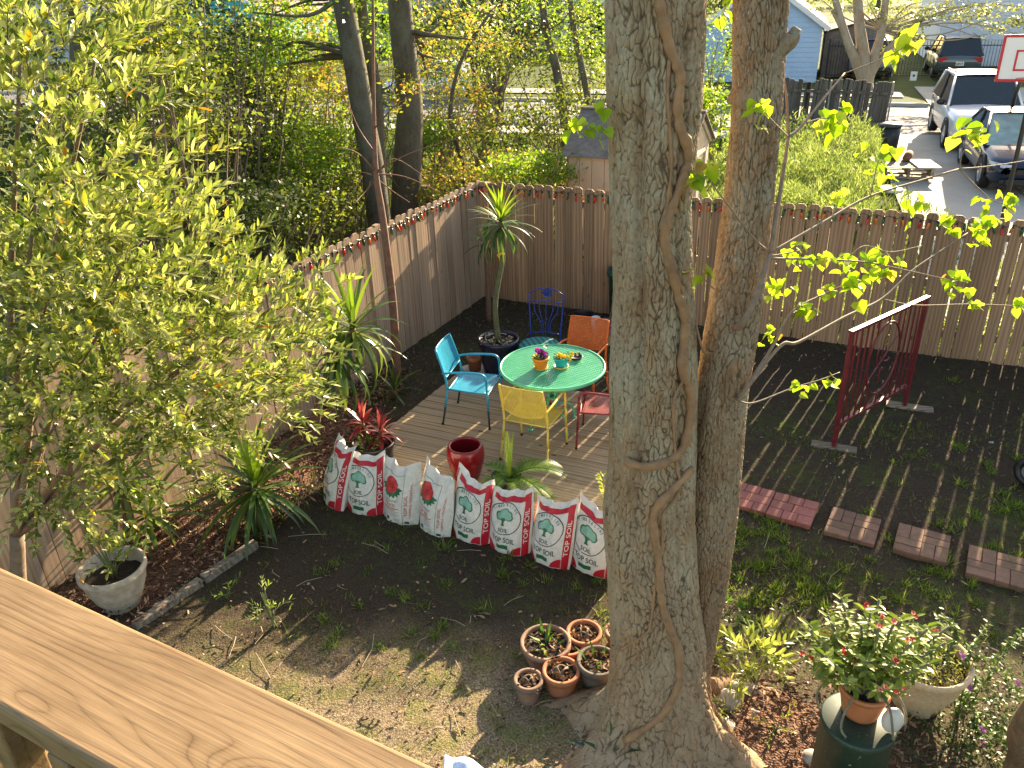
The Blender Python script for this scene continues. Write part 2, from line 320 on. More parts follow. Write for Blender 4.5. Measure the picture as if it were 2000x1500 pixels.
# --- fences
def picket_mesh(w, h, t, ear=.032):
    mb = MB(); x = w/2; P = [(-x, -t/2, 0), (x, -t/2, 0), (x, -t/2, h-ear), (x-ear, -t/2, h), (-x+ear, -t/2, h), (-x, -t/2, h-ear)]
    mb.prism([np.array(p) for p in P], (0, t, 0)); me = bpy.data.meshes.new('picket'); me.from_pydata(mb.v, [], mb.f); return me
PM = []
for w in (.137, .134, .140, .135): PM.append([picket_mesh(w, 1.86+random.uniform(-.012, .012), .017) for _ in range(2)])
def fence(name, label, o, d, n, mat, side, tight=lambda s: False):
    root = thing(name, label, 'fence', o); ang = math.atan2(d[1], d[0]); nrm = np.array([-d[1], d[0], 0])*side     # nrm points out of the yard
    ms = []
    for grp in PM:
        for q in grp: k = q.copy(); k.materials.append(mat); ms.append(k)
    for i in range(n):
        p = o+d*(.075+i*.1525+random.uniform(-.003, .003))+nrm*random.uniform(-.003, .003)
        inst(random.choice(ms), 'picket', root, (p[0], p[1], random.uniform(-.015, .012)), (random.gauss(0, .004), random.gauss(0, .004), ang+random.gauss(0, .012)), (random.uniform(1.075, 1.105) if tight(i*.1525) else random.choice((.985, 1.0, 1.02, 1.05, 1.09)), 1, 1))
    L = n*.1525
    for z in (.32, .98, 1.62):
        mb = MB(); k = 0.
        while k < L:
            e = min(k+2.43, L); mb = MB(); a = o+d*(k+.004)+nrm*.03; b = o+d*(e-.004)+nrm*.03
            mb.box([(a[0]+b[0])/2, (a[1]+b[1])/2, z], (np.linalg.norm(b-a), .038, .088), rotz(ang)); mb.build('rail', M['rail'], root); k += 2.44
    k = .1
    while k < L:
        p = o+d*k+nrm*.096; MB().box([p[0], p[1], .9], (.089, .089, 1.84), rotz(ang)).build('post', M['rail'], root); k += 2.44
    return root
fence('wooden_fence', 'brown dog-eared picket fence across the back of the yard, light slits between boards', FC, FE, 68, M['picket'], 1, lambda s: s < 2.9)
fence('wooden_fence', 'weathered grey-brown picket fence down the left side behind the bushes', FC-FD*.05, FD, 62, M['picket_l'], -1, lambda s: random.random() < .85)
# --- chilli pepper string lights
def chilli_mesh(mat):
    mb = MB(); P = [np.array([0, 0, -.012]), np.array([.001, 0, -.025]), np.array([.003, 0, -.04]), np.array([.008, 0, -.056]), np.array([.016, 0, -.066])]
    mb.tube(P, [.006, .0105, .0095, .006, .001], 8, 0); mb.tube([np.array([0, 0, .004]), np.array([0, 0, -.014])], [.0055, .0075], 8, 1)
    me = bpy.data.meshes.new('bulb'); me.from_pydata(mb.v, [], mb.f); me.materials.append(mat); me.materials.append(M['black_green'])
    me.polygons.foreach_set('material_index', mb.m); me.polygons.foreach_set('use_smooth', [True]*len(me.polygons)); return me
M['black_green'] = simple('cord_dark_green', (.012, .03, .02), .5, .2)
CH_M = [chilli_mesh(simple('chilli_red', (.62, .03, .02), .25, .1)), chilli_mesh(simple('chilli_orange', (.75, .17, .025), .25, .1)), chilli_mesh(simple('chilli_green', (.02, .10, .045), .3, .1))]
def lights(label, o, d, L, nrm, ln):
    root = thing('string_lights', label, 'string lights', o+np.array([0, 0, 1.78])); P = []; n = int(L/.15)
    for i in range(n+1):
        q = o+d*(i*L/n)-nrm*.018; P += [q+np.array([0, 0, 1.795+random.uniform(-.01, .01)]), q+d*(L/n/2)+np.array([0, 0, 1.772+random.uniform(-.012, .006)])]
    MB().tube(P, .0035, 5).build('cord', M['black_green'], root)
    for i in range(int(L/.1)):
        s = .05+i*.1+random.uniform(-.012, .012); q = o+d*s-nrm*.024
        inst(CH_M[i % 3], 'bulb', root, (q[0], q[1], 1.777+random.uniform(-.012, .008)), (random.gauss(0, .15), random.gauss(0, .2), random.uniform(0, 6.28)), 1.7)
lights('red, orange and green chilli lights along the back fence top', FC, FE, 9.0, np.array([-FE[1], FE[0], 0]), 0)
lights('red, orange and green chilli lights along the left fence top', FC, FD, 4.9, np.array([FD[1], -FD[0], 0]), 0)
# --- deck
DO = np.array([-1.80, 7.22, 0]); DZ = .12; dang = math.atan2(FE[1], FE[0]); dk = thing('wooden_deck', 'low square deck of tan boards under the colourful table', 'deck', DO)
pm = []
for k in range(4):
    mb = MB(); L = 3.3; mb.box((L/2, 0, 0), (L, .139, .034)); me = bpy.data.meshes.new('plank'); me.from_pydata(mb.v, [], mb.f); me.materials.append(M['deck']); pm.append(me)
for i in range(17):
    p = DO-FD*(.07+i*.1455); o = inst(pm[i % 4], 'plank', dk, (p[0], p[1], DZ-.017+random.uniform(-.002, .002)), (0, 0, dang)); b = o.modifiers.new('Bevel', 'BEVEL'); b.width = .005; b.segments = 2
for k in (0.03, 1.65, 3.27):
    a = DO+FE*k-FD*.02; b = DO+FE*k-FD*2.45; MB().bar([*a[:2], DZ-.085], [*b[:2], DZ-.085], .05, .1, mi=0).build('joist', M['rail'], dk)
a = DO+FE*.0-FD*.012; b = DO+FE*3.3-FD*.012; MB().bar([*a[:2], DZ-.09], [*b[:2], DZ-.09], .03, .105).build('fascia', M['deck'], dk)
# --- balcony railing in the foreground
RA = G(0, 1105, 3.9); RB = G(860, 1500, 3.9); rd = RB-RA; rd /= np.linalg.norm(rd); rn = np.array([rd[1], -rd[0], 0.])   # rn: towards the balcony
m = NT('wood_rail_cap'); tc = m.coord(jitter=False); sp = m.node('ShaderNodeSeparateXYZ'); m.set(sp.inputs[0], tc); px_, py_ = sp.outputs[0], sp.outputs[1]
def knot(kx, ky, sx, sy, amp):
    dx = m.math('MULTIPLY', m.math('SUBTRACT', px_, kx), sx); dy = m.math('MULTIPLY', m.math('SUBTRACT', py_, ky), sy); return m.math('MULTIPLY', m.math('POWER', 2.718, m.math('MULTIPLY', m.math('ADD', m.math('MULTIPLY', dx, dx), m.math('MULTIPLY', dy, dy)), -1.)), amp)
lf = m.noise(m.coord((.35, 2, 1), jitter=False), 3., 3, .5); ph_ = m.math('ADD', m.math('MULTIPLY', py_, 150.), m.math('MULTIPLY', lf, 26.))
for kn in ((-.02, -.02, 14, 40, 9.), (-.62, .03, 20, 45, 5.), (.55, .02, 16, 40, 7.), (-.35, -.06, 18, 60, 3.)): ph_ = m.math('ADD', ph_, knot(*kn))
ring = m.math('POWER', m.math('ABSOLUTE', m.math('SINE', m.math('MULTIPLY', ph_, 1.7))), .35); n2 = m.noise(m.coord((.03, 1, 1), jitter=False), 150, 4, .65); n3 = m.noise(m.coord((.5, 1, 1), jitter=False), 7, 5, .65); n4 = m.noise(m.coord((.04, 1, 1), jitter=False), 40, 4, .6)
gr = m.math('ADD', m.math('MULTIPLY', ring, .20), m.math('ADD', m.math('MULTIPLY', n2, .40), m.math('MULTIPLY', n4, .40))); col = m.ramp(gr, [(.34, (.10, .056, .025)), (.48, (.21, .132, .066)), (.66, (.29, .192, .103))]); col = m.mix(m.ramp(n3, [(.38, 0.), (.66, .75)]), col, m.mix(1., col, (.62, .56, .5), 'MULTIPLY'))
kd = m.voro(m.coord((1, 1, 1), jitter=False), 6.5); col = m.mix(m.ramp(kd, [(.022, 1.), (.034, 0.)]), col, (.045, .025, .015)); m.bump(m.math('ADD', gr, m.math('MULTIPLY', n2, .4)), .4, .002); M['cap'] = m.fin(col, .62, 0, .35)
RO = RA-rd*.9; bl = thing('balcony_railing', 'golden timber balcony rail running across the near left corner', 'railing', RO)
def railbox(name, s0, s1, off, w, z, h, mat=M['cap'], bev=.004):
    c = RO+rd*((s0+s1)/2)+rn*off; ang = math.atan2(rd[1], rd[0])
    mb = MB(); mb.box((0, 0, 0), (s1-s0, w, h)); me = bpy.data.meshes.new(name); me.from_pydata(mb.v, [], mb.f); me.materials.append(mat)
    o = inst(me, name, bl, (c[0], c[1], z), (0, 0, ang)); b = o.modifiers.new('Bevel', 'BEVEL'); b.width = bev; b.segments = 3; return o
railbox('cap_board', 0, 3.0, .0755, .151, 3.8805, .038, bev=.006)
railbox('upper_rail', 0, 3.0, .085, .038, 3.8145, .089); railbox('lower_rail', 0, 3.0, .085, .038, 3.05, .089)
for i in range(24): railbox('baluster', .05+i*.125, .088+i*.125, .1235+.001, .038, 3.44, .80)
railbox('post', 1.3, 1.39, .085+.066, .089, 3.3, 1.12)
railbox('post', 0.2, .29, .085+.066, .089, 3.3, 1.12)
# ================================================================== the big twin-trunk tree
def barkmat(name, base, dark, lich, lsc, lamt, spots=0., plate=None):
    m = NT(name); v = m.coord((1, 1, .35), jitter=False); n = m.noise(v, 16, 6, .7, .4); f = m.noise(v, 90, 4, .7); col = m.ramp(m.math('ADD', m.math('MULTIPLY', n, .6), m.math('MULTIPLY', f, .4)), [(.3, dark), (.5, base), (.7, tuple(np.array(base)*1.45))])
    l1 = m.noise(m.coord((1, 1, .5), jitter=False), lsc, 5, .65); l2 = m.noise(m.coord(jitter=False), 45, 4, .7)
    lf = m.ramp(m.math('ADD', m.math('MULTIPLY', l1, .7), m.math('MULTIPLY', l2, .45)), [(.52-lamt*.1, 0.), (.70-lamt*.1, .85)]); szl = m.node('ShaderNodeSeparateXYZ'); m.set(szl.inputs[0], m.coord(jitter=False)); hl_ = m.ramp(m.math('MULTIPLY', szl.outputs[2], .2), [(.15, .25), (.55, 1.)]); col = m.mix(m.math('MULTIPLY', lf, hl_), col, lich)
    w1 = m.noise(m.coord((1, 1, .6), jitter=False), 3.1, 4, .6); col = m.mix(m.ramp(w1, [(.45, 0.), (.7, .55)]), col, m.mix(1., col, (.85, .62, .42), 'MULTIPLY'))
    if spots:
        k = m.voro(m.coord((1, 1, .6), jitter=False), 38); col = m.mix(m.ramp(k, [(.10, spots), (.22, 0.)]), col, (.42, .38, .32))
    if plate:
        at = m.node('ShaderNodeAttribute', attribute_name='plate'); pf = m.math('ADD', at.outputs['Fac'], m.math('MULTIPLY', m.math('SUBTRACT', f, .5), .5)); col = m.mix(m.ramp(pf, [(.05, .9), (.50, 0.)]), col, plate)
    m.bump(m.math('ADD', n, m.math('MULTIPLY', f, .5)), .8, .012); return m.fin(col, .92, 0, .15)
M['barkA'] = barkmat('bark_lichen', (.33, .235, .15), (.17, .115, .07), (.42, .41, .32), 4.5, .1, plate=(.085, .056, .034))
M['barkB'] = barkmat('bark_brown', (.29, .195, .12), (.13, .083, .048), (.36, .32, .25), 7, .2, .8, plate=(.075, .046, .027))
M['vine'] = simple('vine_bark', (.33, .19, .10), .85, .45, 14, .5, c2=(.21, .12, .065))
def rings(rows, Yc):
    out = []
    for y, xl, xr in rows:
        a = PY(xl, y, Yc); b = PY(xr, y, Yc); out.append(((a[2]+b[2])/2, (a[0]+b[0])/2, Yc, (b[0]-a[0])/2*.985))
    out.sort(); return np.array(out)
RAW_A = rings([(0, 1184, 1376), (200, 1186, 1372), (400, 1190, 1349), (560, 1197, 1352), (750, 1188, 1358), (900, 1190, 1356), (1000, 1181, 1353), (1150, 1187, 1362), (1250, 1193, 1378), (1340, 1192, 1370)], 3.86)
RAW_B = rings([(0, 1436, 1536), (200, 1432, 1528), (400, 1415, 1508), (560, 1388, 1490), (750, 1360, 1458), (900, 1352, 1446), (1000, 1348, 1437), (1150, 1340, 1418), (1250, 1330, 1398), (1340, 1318, 1374)], 3.95)
def ext(R, dx, top, dr=.0):
    z0 = R[-1].copy(); return np.vstack([[ -.15, R[0][1]+dx, R[0][2], R[0][3]*1.05], [R[0][0]-.25, R[0][1]+dx*.5, R[0][2], R[0][3]*1.02], R, [top, z0[1]+(z0[1]-R[-3][1])*1.2, z0[2]+.1, z0[3]*.85]])
RA_ = ext(RAW_A, .03, 7.0); RB_ = ext(RAW_B, -.06, 7.0)
def ring_at(R, z):
    return np.interp(z, R[:, 0], R[:, 1]), np.interp(z, R[:, 0], R[:, 2]), np.interp(z, R[:, 0], R[:, 3])
def trunk(name, R, nth, nz, per, crk, lobes, groove, mat, root, label):
    zz = np.concatenate([np.linspace(-.1, 4.75, nz), np.linspace(4.8, 7., 30)]); th = np.linspace(0, 2*math.pi, nth, endpoint=False); TH, ZZ = np.meshgrid(th, zz)
    cx, cy, r = ring_at(R, ZZ); u = TH/(2*math.pi)
    wx = 1.5*(vnoise(u*per*.35, ZZ*7, max(1, int(per*.35)))-.5)+.7*(vnoise(u*per, ZZ*26, per)-.5); wz = 1.6*(vnoise(u*per*.5, ZZ*5+9, per//2)-.5)+.6*(vnoise(u*per, ZZ*30+3, per)-.5)
    w = worley(u*per+wx, ZZ*crk+wz, per); w2 = worley(u*per*2+wx*2, ZZ*crk*1.9+wz*2+7, per*2); big = vnoise(u*6, ZZ*1.6, 6); med = vnoise(u*per*.4, ZZ*4, max(1, int(per*.4)))
    furrow = np.clip(np.abs(vnoise(u*per*.5+wx*.35, ZZ*1.9+2, per//2)-.5)/.09, 0, 1)
    plate = np.clip(w/(.10+.30*med), 0, 1)*(.62+.38*np.clip(w2/.25, 0, 1))*(.35+.65*furrow); plate = np.clip(plate*(.75+.6*big)+.25*np.clip(big-.55, 0, 1), 0, 1)
    d = .012*(plate-.6)+.012*(vnoise(u*14, ZZ*2.2, 14)-.5)+.02*(vnoise(u*5, ZZ*1.1, 5)-.5)+.004*(vnoise(u*per*3, ZZ*60, per*3)-.5)
    for a0, wd, dep, z1, z2 in groove:
        da = (TH-a0+math.pi) % (2*math.pi)-math.pi; d -= dep*np.exp(-(da/wd)**2)*np.clip((ZZ-z1)/.3, 0, 1)*np.clip((z2-ZZ)/.3, 0, 1)
    rr = r+d
    for a0, wd, amp, hz in lobes:
        da = (TH-a0+math.pi) % (2*math.pi)-math.pi; rr += amp*np.exp(-(da/wd)**2)*np.exp(-np.clip(ZZ, 0, 9)/hz)
    rr += .10*np.exp(-np.clip(ZZ, 0, 9)/.12)
    V = np.stack([cx+rr*np.cos(TH), cy+rr*np.sin(TH), ZZ], -1).reshape(-1, 3); i = np.arange(len(zz)*nth).reshape(len(zz), nth)
    F = np.stack([i[:-1], np.roll(i, -1, 1)[:-1], np.roll(i, -1, 1)[1:], i[1:]], -1).reshape(-1, 4)
    o = fast_mesh(name, V, F, mat, root, True, None, label); at = o.data.attributes.new('plate', 'FLOAT', 'POINT'); at.data.foreach_set('value', plate.ravel().astype(np.float32)); return o
LOB_A = [(math.radians(212), .38, .46, .20), (math.radians(-75), .5, .16, .25), (math.radians(150), .4, .3, .15), (math.radians(-28), .35, .48, .20), (math.radians(255), .3, .22, .2)]
TR = thing('tree', 'large twin-trunked tree with climbing vines in the middle of the yard', 'tree', (.9, 3.86, 0)); R_ = math.radians
trunk('trunk', RA_, 420, 840, 52, 12, LOB_A, [(R_(-118), .16, .05, 1.6, 7.2), (R_(-60), .1, .02, 1.0, 7)], M['barkA'], TR, 'left trunk with grey-green lichen plates')
trunk('trunk', RB_, 280, 780, 40, 13, [(R_(-25), .5, .28, .2), (R_(30), .4, .2, .2)], [], M['barkB'], TR, 'brown right trunk with a broken stub')
# broken limb stub on the right trunk
M['rootbark0'] = barkmat('bark_stub', (.20, .135, .082), (.085, .054, .032), (.30, .27, .21), 7, .2, .8)
p = PY(1500, 110, 3.93); q = PY(1545, 66, 3.90); mb = MB(); mb.tube(catmull([p+[-.06, .02, -.22], p, (p+q)/2, q, q+[-.012, 0, .012]], 4), [.11, .085, .06, .048, .012], 18); V = np.array(mb.v); V += .012*(np.stack([vnoise(V[:, 0]*60+k*9, V[:, 2]*25) for k in range(3)], -1)-.5); mb.v = [tuple(a) for a in V]; mb.build('stub', M['rootbark0'], TR, True)
def on_trunk(x, y, R=RA_, off=.016):
    d = ray(x, y); lo = 1.5
    for t in np.arange(2.2, 5.2, .006):
        p = CAM+d*t; cx, cy, r = ring_at(R, p[2])
        zc = max(p[2], 0); th_ = math.atan2(p[1]-cy, p[0]-cx); r = r+.10*math.exp(-zc/.12)+sum(amp*math.exp(-(((th_-a0+math.pi) % (2*math.pi)-math.pi)/wd)**2)*math.exp(-zc/hz) for a0, wd, amp, hz in LOB_A)
        if math.hypot(p[0]-cx, p[1]-cy) < r+off: return p
        if p[0] > cx+r*.9 and p[1] > cy-r*.3: break
    cx, cy, r = ring_at(R, PY(x, y, 3.8)[2]); return PY(x, y, 3.72)
def vine(pts, r):
    P = [on_trunk(*p) for p in pts]; mb = MB(); C = catmull(P, 6); k = len(C); mb.tube(C, [r*(.85+.22*math.sin(i*.9)*math.sin(i*.37)+.12*rng.random()) for i in range(k)], 9); return mb.build('vine', M['vine'], TR, True)
vine([(1286, -60), (1288, 0), (1297, 48), (1311, 101), (1327, 139), (1328, 171), (1324, 203), (1327, 248), (1341, 280), (1344, 315), (1336, 347), (1316, 395), (1300, 439), (1301, 487), (1313, 529), (1324, 577), (1336, 609), (1336, 660), (1333, 721), (1343, 750), (1349, 777), (1347, 817), (1337, 867), (1311, 897), (1268, 911), (1239, 907), (1222, 900)], .026)
vine([(1352, 915), (1327, 942), (1292, 979), (1277, 1006), (1279, 1049), (1287, 1095), (1289, 1140), (1291, 1169), (1303, 1212), (1321, 1260), (1327, 1297), (1323, 1340), (1303, 1383), (1271, 1415), (1220, 1447)], .025)
vine([(1307, 117), (1304, 187), (1309, 267), (1311, 333), (1304, 392), (1293, 447), (1298, 492), (1319, 529), (1332, 572)], .009)
vine([(1337, 740), (1321, 767), (1315, 790), (1316, 838), (1321, 910), (1329, 945), (1316, 977), (1295, 1006), (1293, 1065), (1281, 1135), (1271, 1215), (1260, 1239), (1209, 1271)], .008)
P = [PY(x, y, yy) for x, y, yy in ((1356, 615, 3.8), (1363, 650, 3.76), (1374, 685, 3.78), (1390, 690, 3.84))]; MB().tube(catmull(P), .007, 6).build('vine', M['vine'], TR, True)
# surface roots
M['rootbark'] = barkmat('bark_root', (.26, .17, .105), (.12, .075, .045), (.3, .26, .2), 7, .2)
for pts, r in (([(1205, 1352, .04), (1140, 1366, .015), (1080, 1378, -.01), (1030, 1388, -.05)], (.085, .06, .04, .015)), ([(1385, 1345, .06), (1420, 1336, .02), (1455, 1345, -.03)], (.08, .05, .03))):
    MB().tube(catmull([G(x, y, z) for x, y, z in pts], 5), list(r), 12).build('root', M['rootbark'], TR, True)
# young shoots with bright leaves
M['shoot'] = simple('shoot_bark', (.26, .19, .14), .75, .4, 25, .4)
M['redbud'] = leafmat('leaf_spring_green', [(0, (.24, .38, .03)), (.45, (.34, .47, .045)), (.85, (.44, .52, .08)), (.97, (.44, .46, .10)), (1, (.42, .25, .08))], .6, .4, .3, (1.0, 1.12, .5))
def shoot(pts, r0, r1):
    P = catmull([PY(x, y, yy) for x, y, yy in pts], 6); MB().tube(P, [r0, (r0+r1)/2, r1], 6).build('branch', M['shoot'], TR, True)
shoot([(1432, 640, 3.86), (1446, 636, 3.74), (1462, 610, 3.72), (1478, 572, 3.74), (1493, 528, 3.76), (1505, 494, 3.8)], .021, .013)
shoot([(1505, 494, 3.8), (1515, 430, 3.84), (1530, 335, 3.95), (1540, 267, 4.05)], .012, .008)
shoot([(1540, 267, 4.05), (1535, 180, 4.1), (1516, 75, 4.15), (1512, -20, 4.2)], .008, .004); shoot([(1540, 267, 4.05), (1564, 248, 4.12), (1608, 193, 4.3), (1650, 143, 4.5)], .008, .005)
shoot([(1575, 240, 4.15), (1600, 232, 4.2), (1625, 230, 4.25)], .004, .002); shoot([(1505, 494, 3.8), (1608, 434, 4.05), (1695, 385, 4.3), (1790, 355, 4.5), (1874, 330, 4.7)], .008, .005)
shoot([(1874, 330, 4.7), (1930, 325, 4.8), (2010, 313, 4.95)], .005, .003); shoot([(1874, 330, 4.7), (1900, 357, 4.65), (1935, 390, 4.6)], .0045, .003); shoot([(1874, 330, 4.7), (1880, 300, 4.72), (1905, 265, 4.75)], .004, .002)
shoot([(1505, 494, 3.8), (1470, 462, 3.72), (1395, 365, 3.62), (1385, 345, 3.6)], .005, .0025); shoot([(1505, 505, 3.8), (1580, 506, 3.95), (1690, 512, 4.15), (1780, 530, 4.3), (1850, 546, 4.4)], .006, .003)
shoot([(1505, 500, 3.8), (1545, 493, 3.88), (1570, 487, 3.95)], .004, .002); shoot([(1436, 775, 3.85), (1454, 761, 3.78), (1510, 675, 3.95), (1548, 608, 4.1), (1611, 573, 4.3)], .012, .004)
shoot([(1454, 763, 3.8), (1524, 676, 3.98), (1560, 668, 4.05), (1650, 619, 4.3), (1722, 584, 4.5), (1780, 530, 4.7), (1830, 495, 4.85), (1890, 455, 5.0)], .011, .004)
shoot([(1722, 584, 4.5), (1790, 596, 4.6), (1895, 594, 4.8), (2005, 598, 5.0)], .004, .0025); shoot([(1432, 772, 3.84), (1446, 784, 3.74), (1475, 786, 3.76), (1545, 759, 3.9), (1604, 741, 4.0), (1640, 727, 4.1)], .006, .0025)
shoot([(1513, 67, 4.15), (1470, 40, 4.1), (1440, 22, 4.05)], .004, .002); shoot([(1548, 608, 4.1), (1540, 590, 4.1), (1527, 570, 4.1)], .003, .002); shoot([(1660, 500, 4.12), (1690, 480, 4.2), (1740, 492, 4.3), (1800, 480, 4.4)], .003, .002)
shoot([(1590, 425, 4.0), (1575, 500, 4.02), (1565, 600, 4.05)], .003, .002); shoot([(1611, 573, 4.3), (1640, 560, 4.35), (1665, 550, 4.4)], .003, .002)
for tw_pts in ([(1200, 266, 3.72), (1165, 256, 3.66), (1135, 245, 3.7)], [(1200, 215, 3.72), (1185, 206, 3.68), (1174, 200, 3.65)], [(1540, 267, 4.05), (1515, 242, 3.8), (1490, 215, 3.6)], [(1395, 565, 3.85), (1380, 550, 3.68), (1372, 535, 3.6)], [(1385, 345, 3.6), (1370, 346, 3.59), (1358, 350, 3.58)], [(1700, 383, 4.3), (1708, 345, 4.3), (1716, 312, 4.3)], [(1770, 361, 4.45), (1774, 378, 4.42), (1775, 392, 4.4)], [(1625, 425, 4.1), (1634, 402, 4.15), (1640, 385, 4.2)], [(1650, 143, 4.5), (1710, 120, 4.54), (1757, 98, 4.55), (1782, 66, 4.6)], [(1935, 390, 4.6), (1955, 396, 4.6), (1970, 400, 4.6)], [(1850, 478, 4.9), (1858, 458, 4.95), (1862, 440, 5.0)], [(1718, 512, 4.2), (1721, 525, 4.2), (1722, 535, 4.2)], [(1890, 455, 5.0), (1905, 445, 5.), (1914, 440, 5.0)]): shoot(tw_pts, .003, .0018)
LT_HEART = (np.array([[0, 0, 0], [-.08, -.28, .05], [.18, -.52, .10], [.6, -.36, .06], [1, 0, -.12], [.6, .36, .06], [.18, .52, .10], [-.08, .28, .05], [.45, 0, -.02]]), np.array([[0, 1, 8], [1, 2, 8], [2, 3, 8], [3, 4, 8], [4, 5, 8], [5, 6, 8], [6, 7, 8], [7, 0, 8]]))
hm = []
for k in range(6):
    t = LT_HEART[0].copy(); t[:, 2] *= random.uniform(.6, 2.2); t[:, 2] += .25*random.uniform(-1, 1)*t[:, 0]**2; me = bpy.data.meshes.new('leaf'); me.from_pydata([tuple(p) for p in t], [], [tuple(f) for f in LT_HEART[1]]); me.materials.append(M['redbud']); hm.append(me)
def cluster(x, y, Yd, n, s, spread):
    c = PY(x, y, Yd)
    for i in range(int(n*1.35)):
        q = c+CR*random.gauss(0, spread)+CU*random.gauss(0, spread)+CF*random.gauss(0, spread); e = (random.uniform(-.7, .9), random.uniform(.2, 1.3), random.uniform(0, 6.28)); inst(random.choice(hm), 'leaf', TR, q, e, s*1.25*random.uniform(.6, 1.15))
for x, y, Yd, n, s, sp in [(1430, 14, 4.05, 9, .06, .035), (1135, 243, 3.7, 7, .05, .028), (1172, 256, 3.6, 5, .045, .02), (1174, 200, 3.65, 3, .05, .02), (1490, 212, 3.6, 8, .05, .035), (1383, 332, 3.6, 8, .05, .025), (1358, 350, 3.58, 6, .05, .025), (1372, 533, 3.6, 6, .045, .022),
    (1633, 228, 4.25, 11, .065, .04), (1780, 66, 4.6, 5, .07, .04), (1757, 98, 4.55, 6, .065, .035), (1908, 262, 4.75, 11, .065, .045), (1716, 312, 4.3, 7, .055, .04), (1710, 350, 4.3, 8, .05, .045), (1775, 392, 4.4, 8, .05, .04), (1640, 385, 4.2, 6, .04, .03), (1936, 385, 4.6, 6, .05, .035), (1968, 400, 4.6, 7, .055, .035),
    (1862, 440, 5.0, 9, .06, .04), (1912, 432, 5.0, 8, .065, .04), (1918, 462, 5.0, 6, .06, .03), (1565, 497, 3.95, 12, .048, .035), (1608, 497, 4.0, 7, .045, .025), (1670, 498, 4.15, 7, .05, .03), (1718, 505, 4.2, 12, .055, .04), (1722, 535, 4.2, 7, .055, .03), (1664, 548, 4.3, 13, .065, .045),
    (1617, 566, 4.3, 6, .045, .022), (1525, 562, 4.1, 9, .05, .032), (1578, 605, 4.1, 9, .05, .028), (1512, 655, 4.0, 8, .045, .025), (1865, 540, 4.4, 10, .055, .038), (1910, 592, 4.8, 5, .05, .025), (1992, 600, 5.0, 5, .055, .03), (1565, 755, 3.92, 6, .045, .025), (1618, 746, 4.02, 5, .045, .02)]:
    cluster(x, y, Yd, n, s, sp)
# ================================================================== patio furniture
def place(o, x, y, z, a): o.location = (x, y, z); o.rotation_euler = (0, 0, a)
def paint(name, c, c2=None): return simple(name, c, .42, .25, 14, .12, 0, .4, c2)
def mesh_panel(S, nu, nv, w, name, mat, root, pert=.0):       # woven metal panel: strips across a surface S(u,v)->(p, n)
    mb = MB()
    def strip(path, side):
        V = []
        for p, t in path: V += [p-t*w/2, p+t*w/2]
        mb.add(V, [(2*i, 2*i+1, 2*i+3, 2*i+2) for i in range(len(path)-1)])
    E = 1e-3
    for i in range(nu+1):
        u = i/nu; strip([(S(u, v), unit((S(min(u+E, 1), v)-S(max(u-E, 0), v)))) for v in np.linspace(0, 1, 9)], 0)
    for j in range(nv+1):
        v = j/nv; strip([(S(u, v)+np.array([0, 0, .0006]), unit((S(u, min(v+E, 1))-S(u, max(v-E, 0))))) for u in np.linspace(0, 1, 9)], 0)
    return mb.build(name, mat, root, kind='stuff')
def arm_chair(label, mat, legmat, x, y, a):
    t = thing('patio_chair', label, 'chair', (0, 0, 0), 'metal mesh armchairs round the table'); r = .0125
    for s in (-1, 1):
        A = np.array
        mb = MB(); mb.tube([A([s*.262, .262, 0]), A([s*.257, .254, .22])], [r*.85, r], 10, 1); mb.tube([A([s*.257, .254, .22]), A([s*.252, .245, .46])], r, 10, 0); mb.build('leg', [mat, legmat], t, True)
        mb = MB(); mb.tube([A([s*.262, -.285, 0]), A([s*.25, -.245, .22])], [r*.85, r], 10, 1); mb.tube([A([s*.25, -.245, .22]), A([s*.238, -.21, .43])], r, 10, 0); mb.build('leg', [mat, legmat], t, True)
        MB().tube(catmull([A([s*.252, .245, .455]), A([s*.252, .24, .60]), A([s*.255, .215, .652]), A([s*.258, .15, .668]), A([s*.256, -.02, .66]), A([s*.25, -.15, .645]), A([s*.235, -.262, .62])], 5), r, 10).build('armrest', mat, t, True)
        MB().tube(catmull([A([s*.238, -.21, .43]), A([s*.236, -.225, .55]), A([s*.233, -.27, .72]), A([s*.226, -.325, .895])], 4), r, 10).build('back_post', mat, t, True)
        MB().lathe([(.013, 0), (.0145, .004), (.0145, .025), (.0125, .028)], (s*.262, .262, -.002), 10).build('foot_cap', M['black'], t, True); MB().lathe([(.013, 0), (.0145, .004), (.0145, .025), (.0125, .028)], (s*.262, -.285, -.002), 10).build('foot_cap', M['black'], t, True)
    def seat(u, v): return np.array([(u-.5)*.48*(1-.04*(1-v)), -.2+v*.45, .437-.012*math.sin(math.pi*v)-.022*max(0, v-.9)/.1])
    def back(u, v):
        q = (u-.5)*2; yb = -.222-.105*v-.03*(1-q*q)*(1-.3*v); z0 = .53+.045*(q*q); return np.array([q*.231*(1-.02*v), yb, z0*(1-v)+.888*v])
    mesh_panel(seat, 30, 28, .0095, 'seat', mat, t); mesh_panel(back, 28, 22, .0085, 'backrest', mat, t)
    MB().tube([seat(0, 0), seat(0, .5), seat(0, .95), seat(.5, 1), seat(1, .95), seat(1, .5), seat(1, 0), seat(.5, 0), seat(0, 0)], .009, 8).build('seat_frame', mat, t, True)
    MB().tube([back(u, 1)+np.array([0, 0, .004]) for u in np.linspace(0, 1, 9)], .008, 8).build('top_trim', mat, t, True); MB().tube([back(u, 0) for u in np.linspace(0, 1, 9)], .006, 8).build('bottom_trim', mat, t, True)
    place(t, x, y, DZ, a); return t
def facing(dx, dy): return math.atan2(dy, dx)-math.pi/2
blk = simple('worn_black_paint', (.018, .03, .034), .5, .4, 20, .1)
